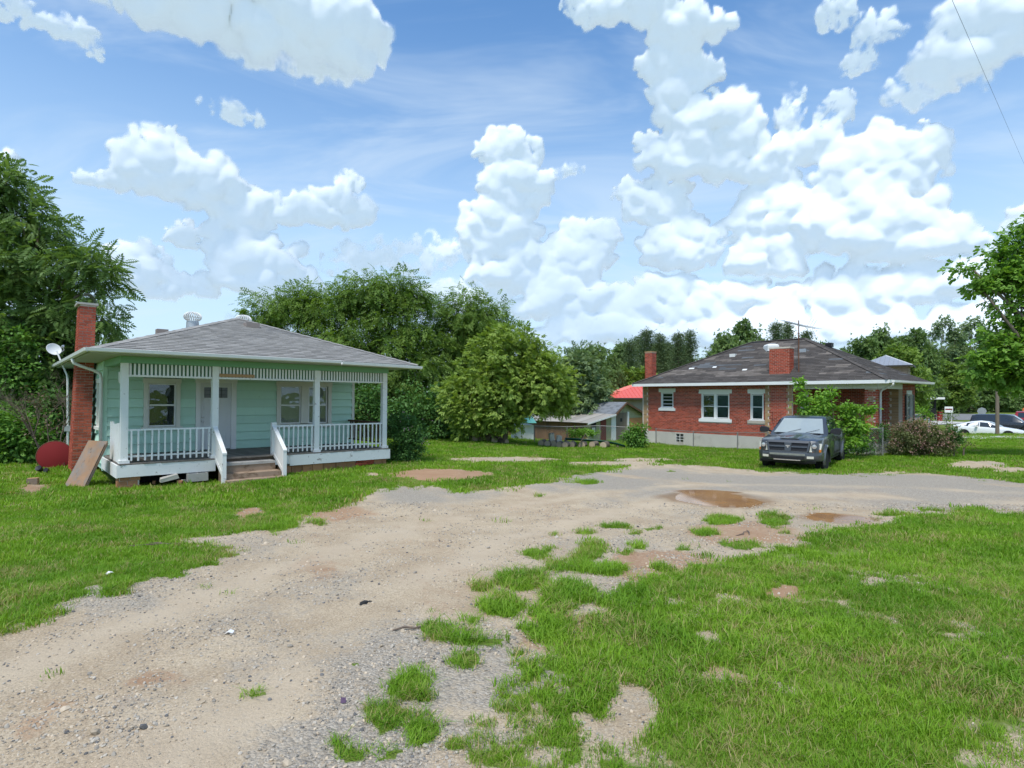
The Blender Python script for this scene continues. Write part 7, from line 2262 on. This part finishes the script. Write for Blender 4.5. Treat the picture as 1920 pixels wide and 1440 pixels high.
# --- branches of the oak at the other edge of the frame
tree('oak_tree', 'bright green oak reaching in from the frame edge above the parked cars', gpt(2010, 24.5), .24,
     plb(24, (1905, 470, 46, 34), (1868, 525, 50, 20), (1835, 535, 34, 12), (1900, 520, 50, 30), (1915, 575, 60, 34), (1880, 625, 46, 26), (1905, 660, 60, 40), (1860, 692, 50, 20), (1930, 710, 60, 36), (1835, 672, 20, 10), (1985, 480, 70, 80), (1990, 620, 90, 90), (1870, 700, 40, 24), (1930, 430, 40, 26), (1818, 500, 16, 10)),
     'sprig', .32, .32, 14, L_OAK, 501, density=4.6, gaps=.22, droop=.2, twigs=.4)

# --- shrubs
def shrub(name, label, px, Y, ls, tm, sz, rc, per, mat, seed, flowers=None, fmat=None, fden=3.0, **kw):
    T = tree(name, label, gpt(px, Y), .035, plb(Y, *ls), tm, sz, rc, per, mat, seed, bark=BARKD, cat='shrub', crown='foliage', twigs=.2, low=-.05, **kw)
    if flowers:
        b = Vector(T.location); l2 = [((l[0][0] - b.x, l[0][1] - b.y, l[0][2] - b.z), tuple(q * 1.06 for q in l[1])) for l in plb(Y, *flowers)]
        me, _, _ = crown_mesh('flowers', l2, 'simple', .06, .16, 9, fmat or L_PFL, seed + 1, density=fden, shell=.92, gaps=.2)
        link(bpy.data.objects.new('flowers', me), T)
    return T


shrub('flowering_shrub', 'round dark green shrub with pale pink flowers at the porch end', 763, 18.1, ((760, 822, 34, 40), (745, 800, 20, 24), (778, 805, 20, 26), (752, 848, 26, 20), (775, 845, 22, 22)), 'simple', .075, .14, 34, L_SHR, 601, ((768, 798, 28, 22), (785, 815, 14, 16)), density=6.5, gaps=.5)
shrub('mulberry_shrub', 'light green leggy shrub growing behind the pickup truck', 1560, 22.8, ((1530, 795, 32, 28), (1570, 805, 44, 26), (1608, 800, 26, 20), (1503, 752, 9, 26), (1499, 722, 5, 10), (1545, 752, 18, 16), (1556, 736, 8, 10), (1618, 768, 22, 7), (1636, 762, 12, 6), (1588, 770, 18, 10), (1505, 792, 18, 18), (1580, 828, 40, 14), (1520, 770, 12, 14)), 'simple', .145, .17, 24, L_LIGHT, 602, density=5.5, gaps=.3, droop=.45)
shrub('weedy_growth', 'dull brown green weeds along the fence beside the pickup truck', 1605, 24.4, ((1600, 828, 20, 20), (1625, 832, 22, 18), (1645, 815, 18, 24)), 'narrow', .12, .16, 26, L_SHR, 603, density=6)
shrub('abelia_shrub', 'wide pinkish brown shrub beside the wooden ramp', 1735, 24.0, ((1700, 822, 34, 26), (1735, 818, 40, 28), (1768, 826, 28, 22), (1680, 838, 22, 14), (1745, 840, 44, 12), (1715, 800, 24, 12)), 'simple', .07, .15, 34, L_PINK, 604, ((1700, 820, 34, 26), (1735, 816, 40, 28), (1768, 824, 28, 22), (1715, 800, 24, 12)), L_PKT, 8, density=7, gaps=.5)
shrub('clipped_shrub', 'small dark rounded shrub next to the pinkish brown shrub', 1789, 23.8, ((1789, 825, 11, 17), (1786, 812, 8, 10)), 'simple', .07, .12, 40, L_SHR, 605, density=8)
shrub('sparse_shrub', 'sparse reddish shrub in front of the white car', 1806, 24.6, ((1804, 812, 20, 18), (1815, 828, 14, 8)), 'simple', .08, .16, 12, L_PINK, 606, density=5)
shrub('leafy_shrub', 'rounded green shrub at the foundation of the brick house', 1193, 30.4, ((1192, 822, 20, 18), (1200, 806, 13, 12), (1180, 812, 12, 10), (1188, 836, 16, 8)), 'simple', .14, .20, 30, L_VINE, 607, density=6.5)
shrub('fence_vine', 'light green vine spilling over the fence before the shed', 1090, 33.7, ((1075, 810, 16, 4), (1095, 809, 22, 5), (1112, 812, 12, 4), (1085, 817, 18, 4)), 'simple', .12, .13, 14, L_LIGHT, 608, density=6)
shrub('corner_shrub', 'small pale green shrub at the far corner of the brick house', 1733, 31.5, ((1733, 778, 9, 16), (1730, 795, 9, 12)), 'simple', .13, .2, 24, L_LIGHT, 609, density=6)
shrub('thin_sapling', 'thin pale sapling standing between the ramp and the street', 1780, 34.0, ((1776, 785, 8, 12), (1782, 800, 6, 10), (1786, 776, 5, 8)), 'narrow', .14, .2, 14, L_GREY, 610, density=6)

build_grass()
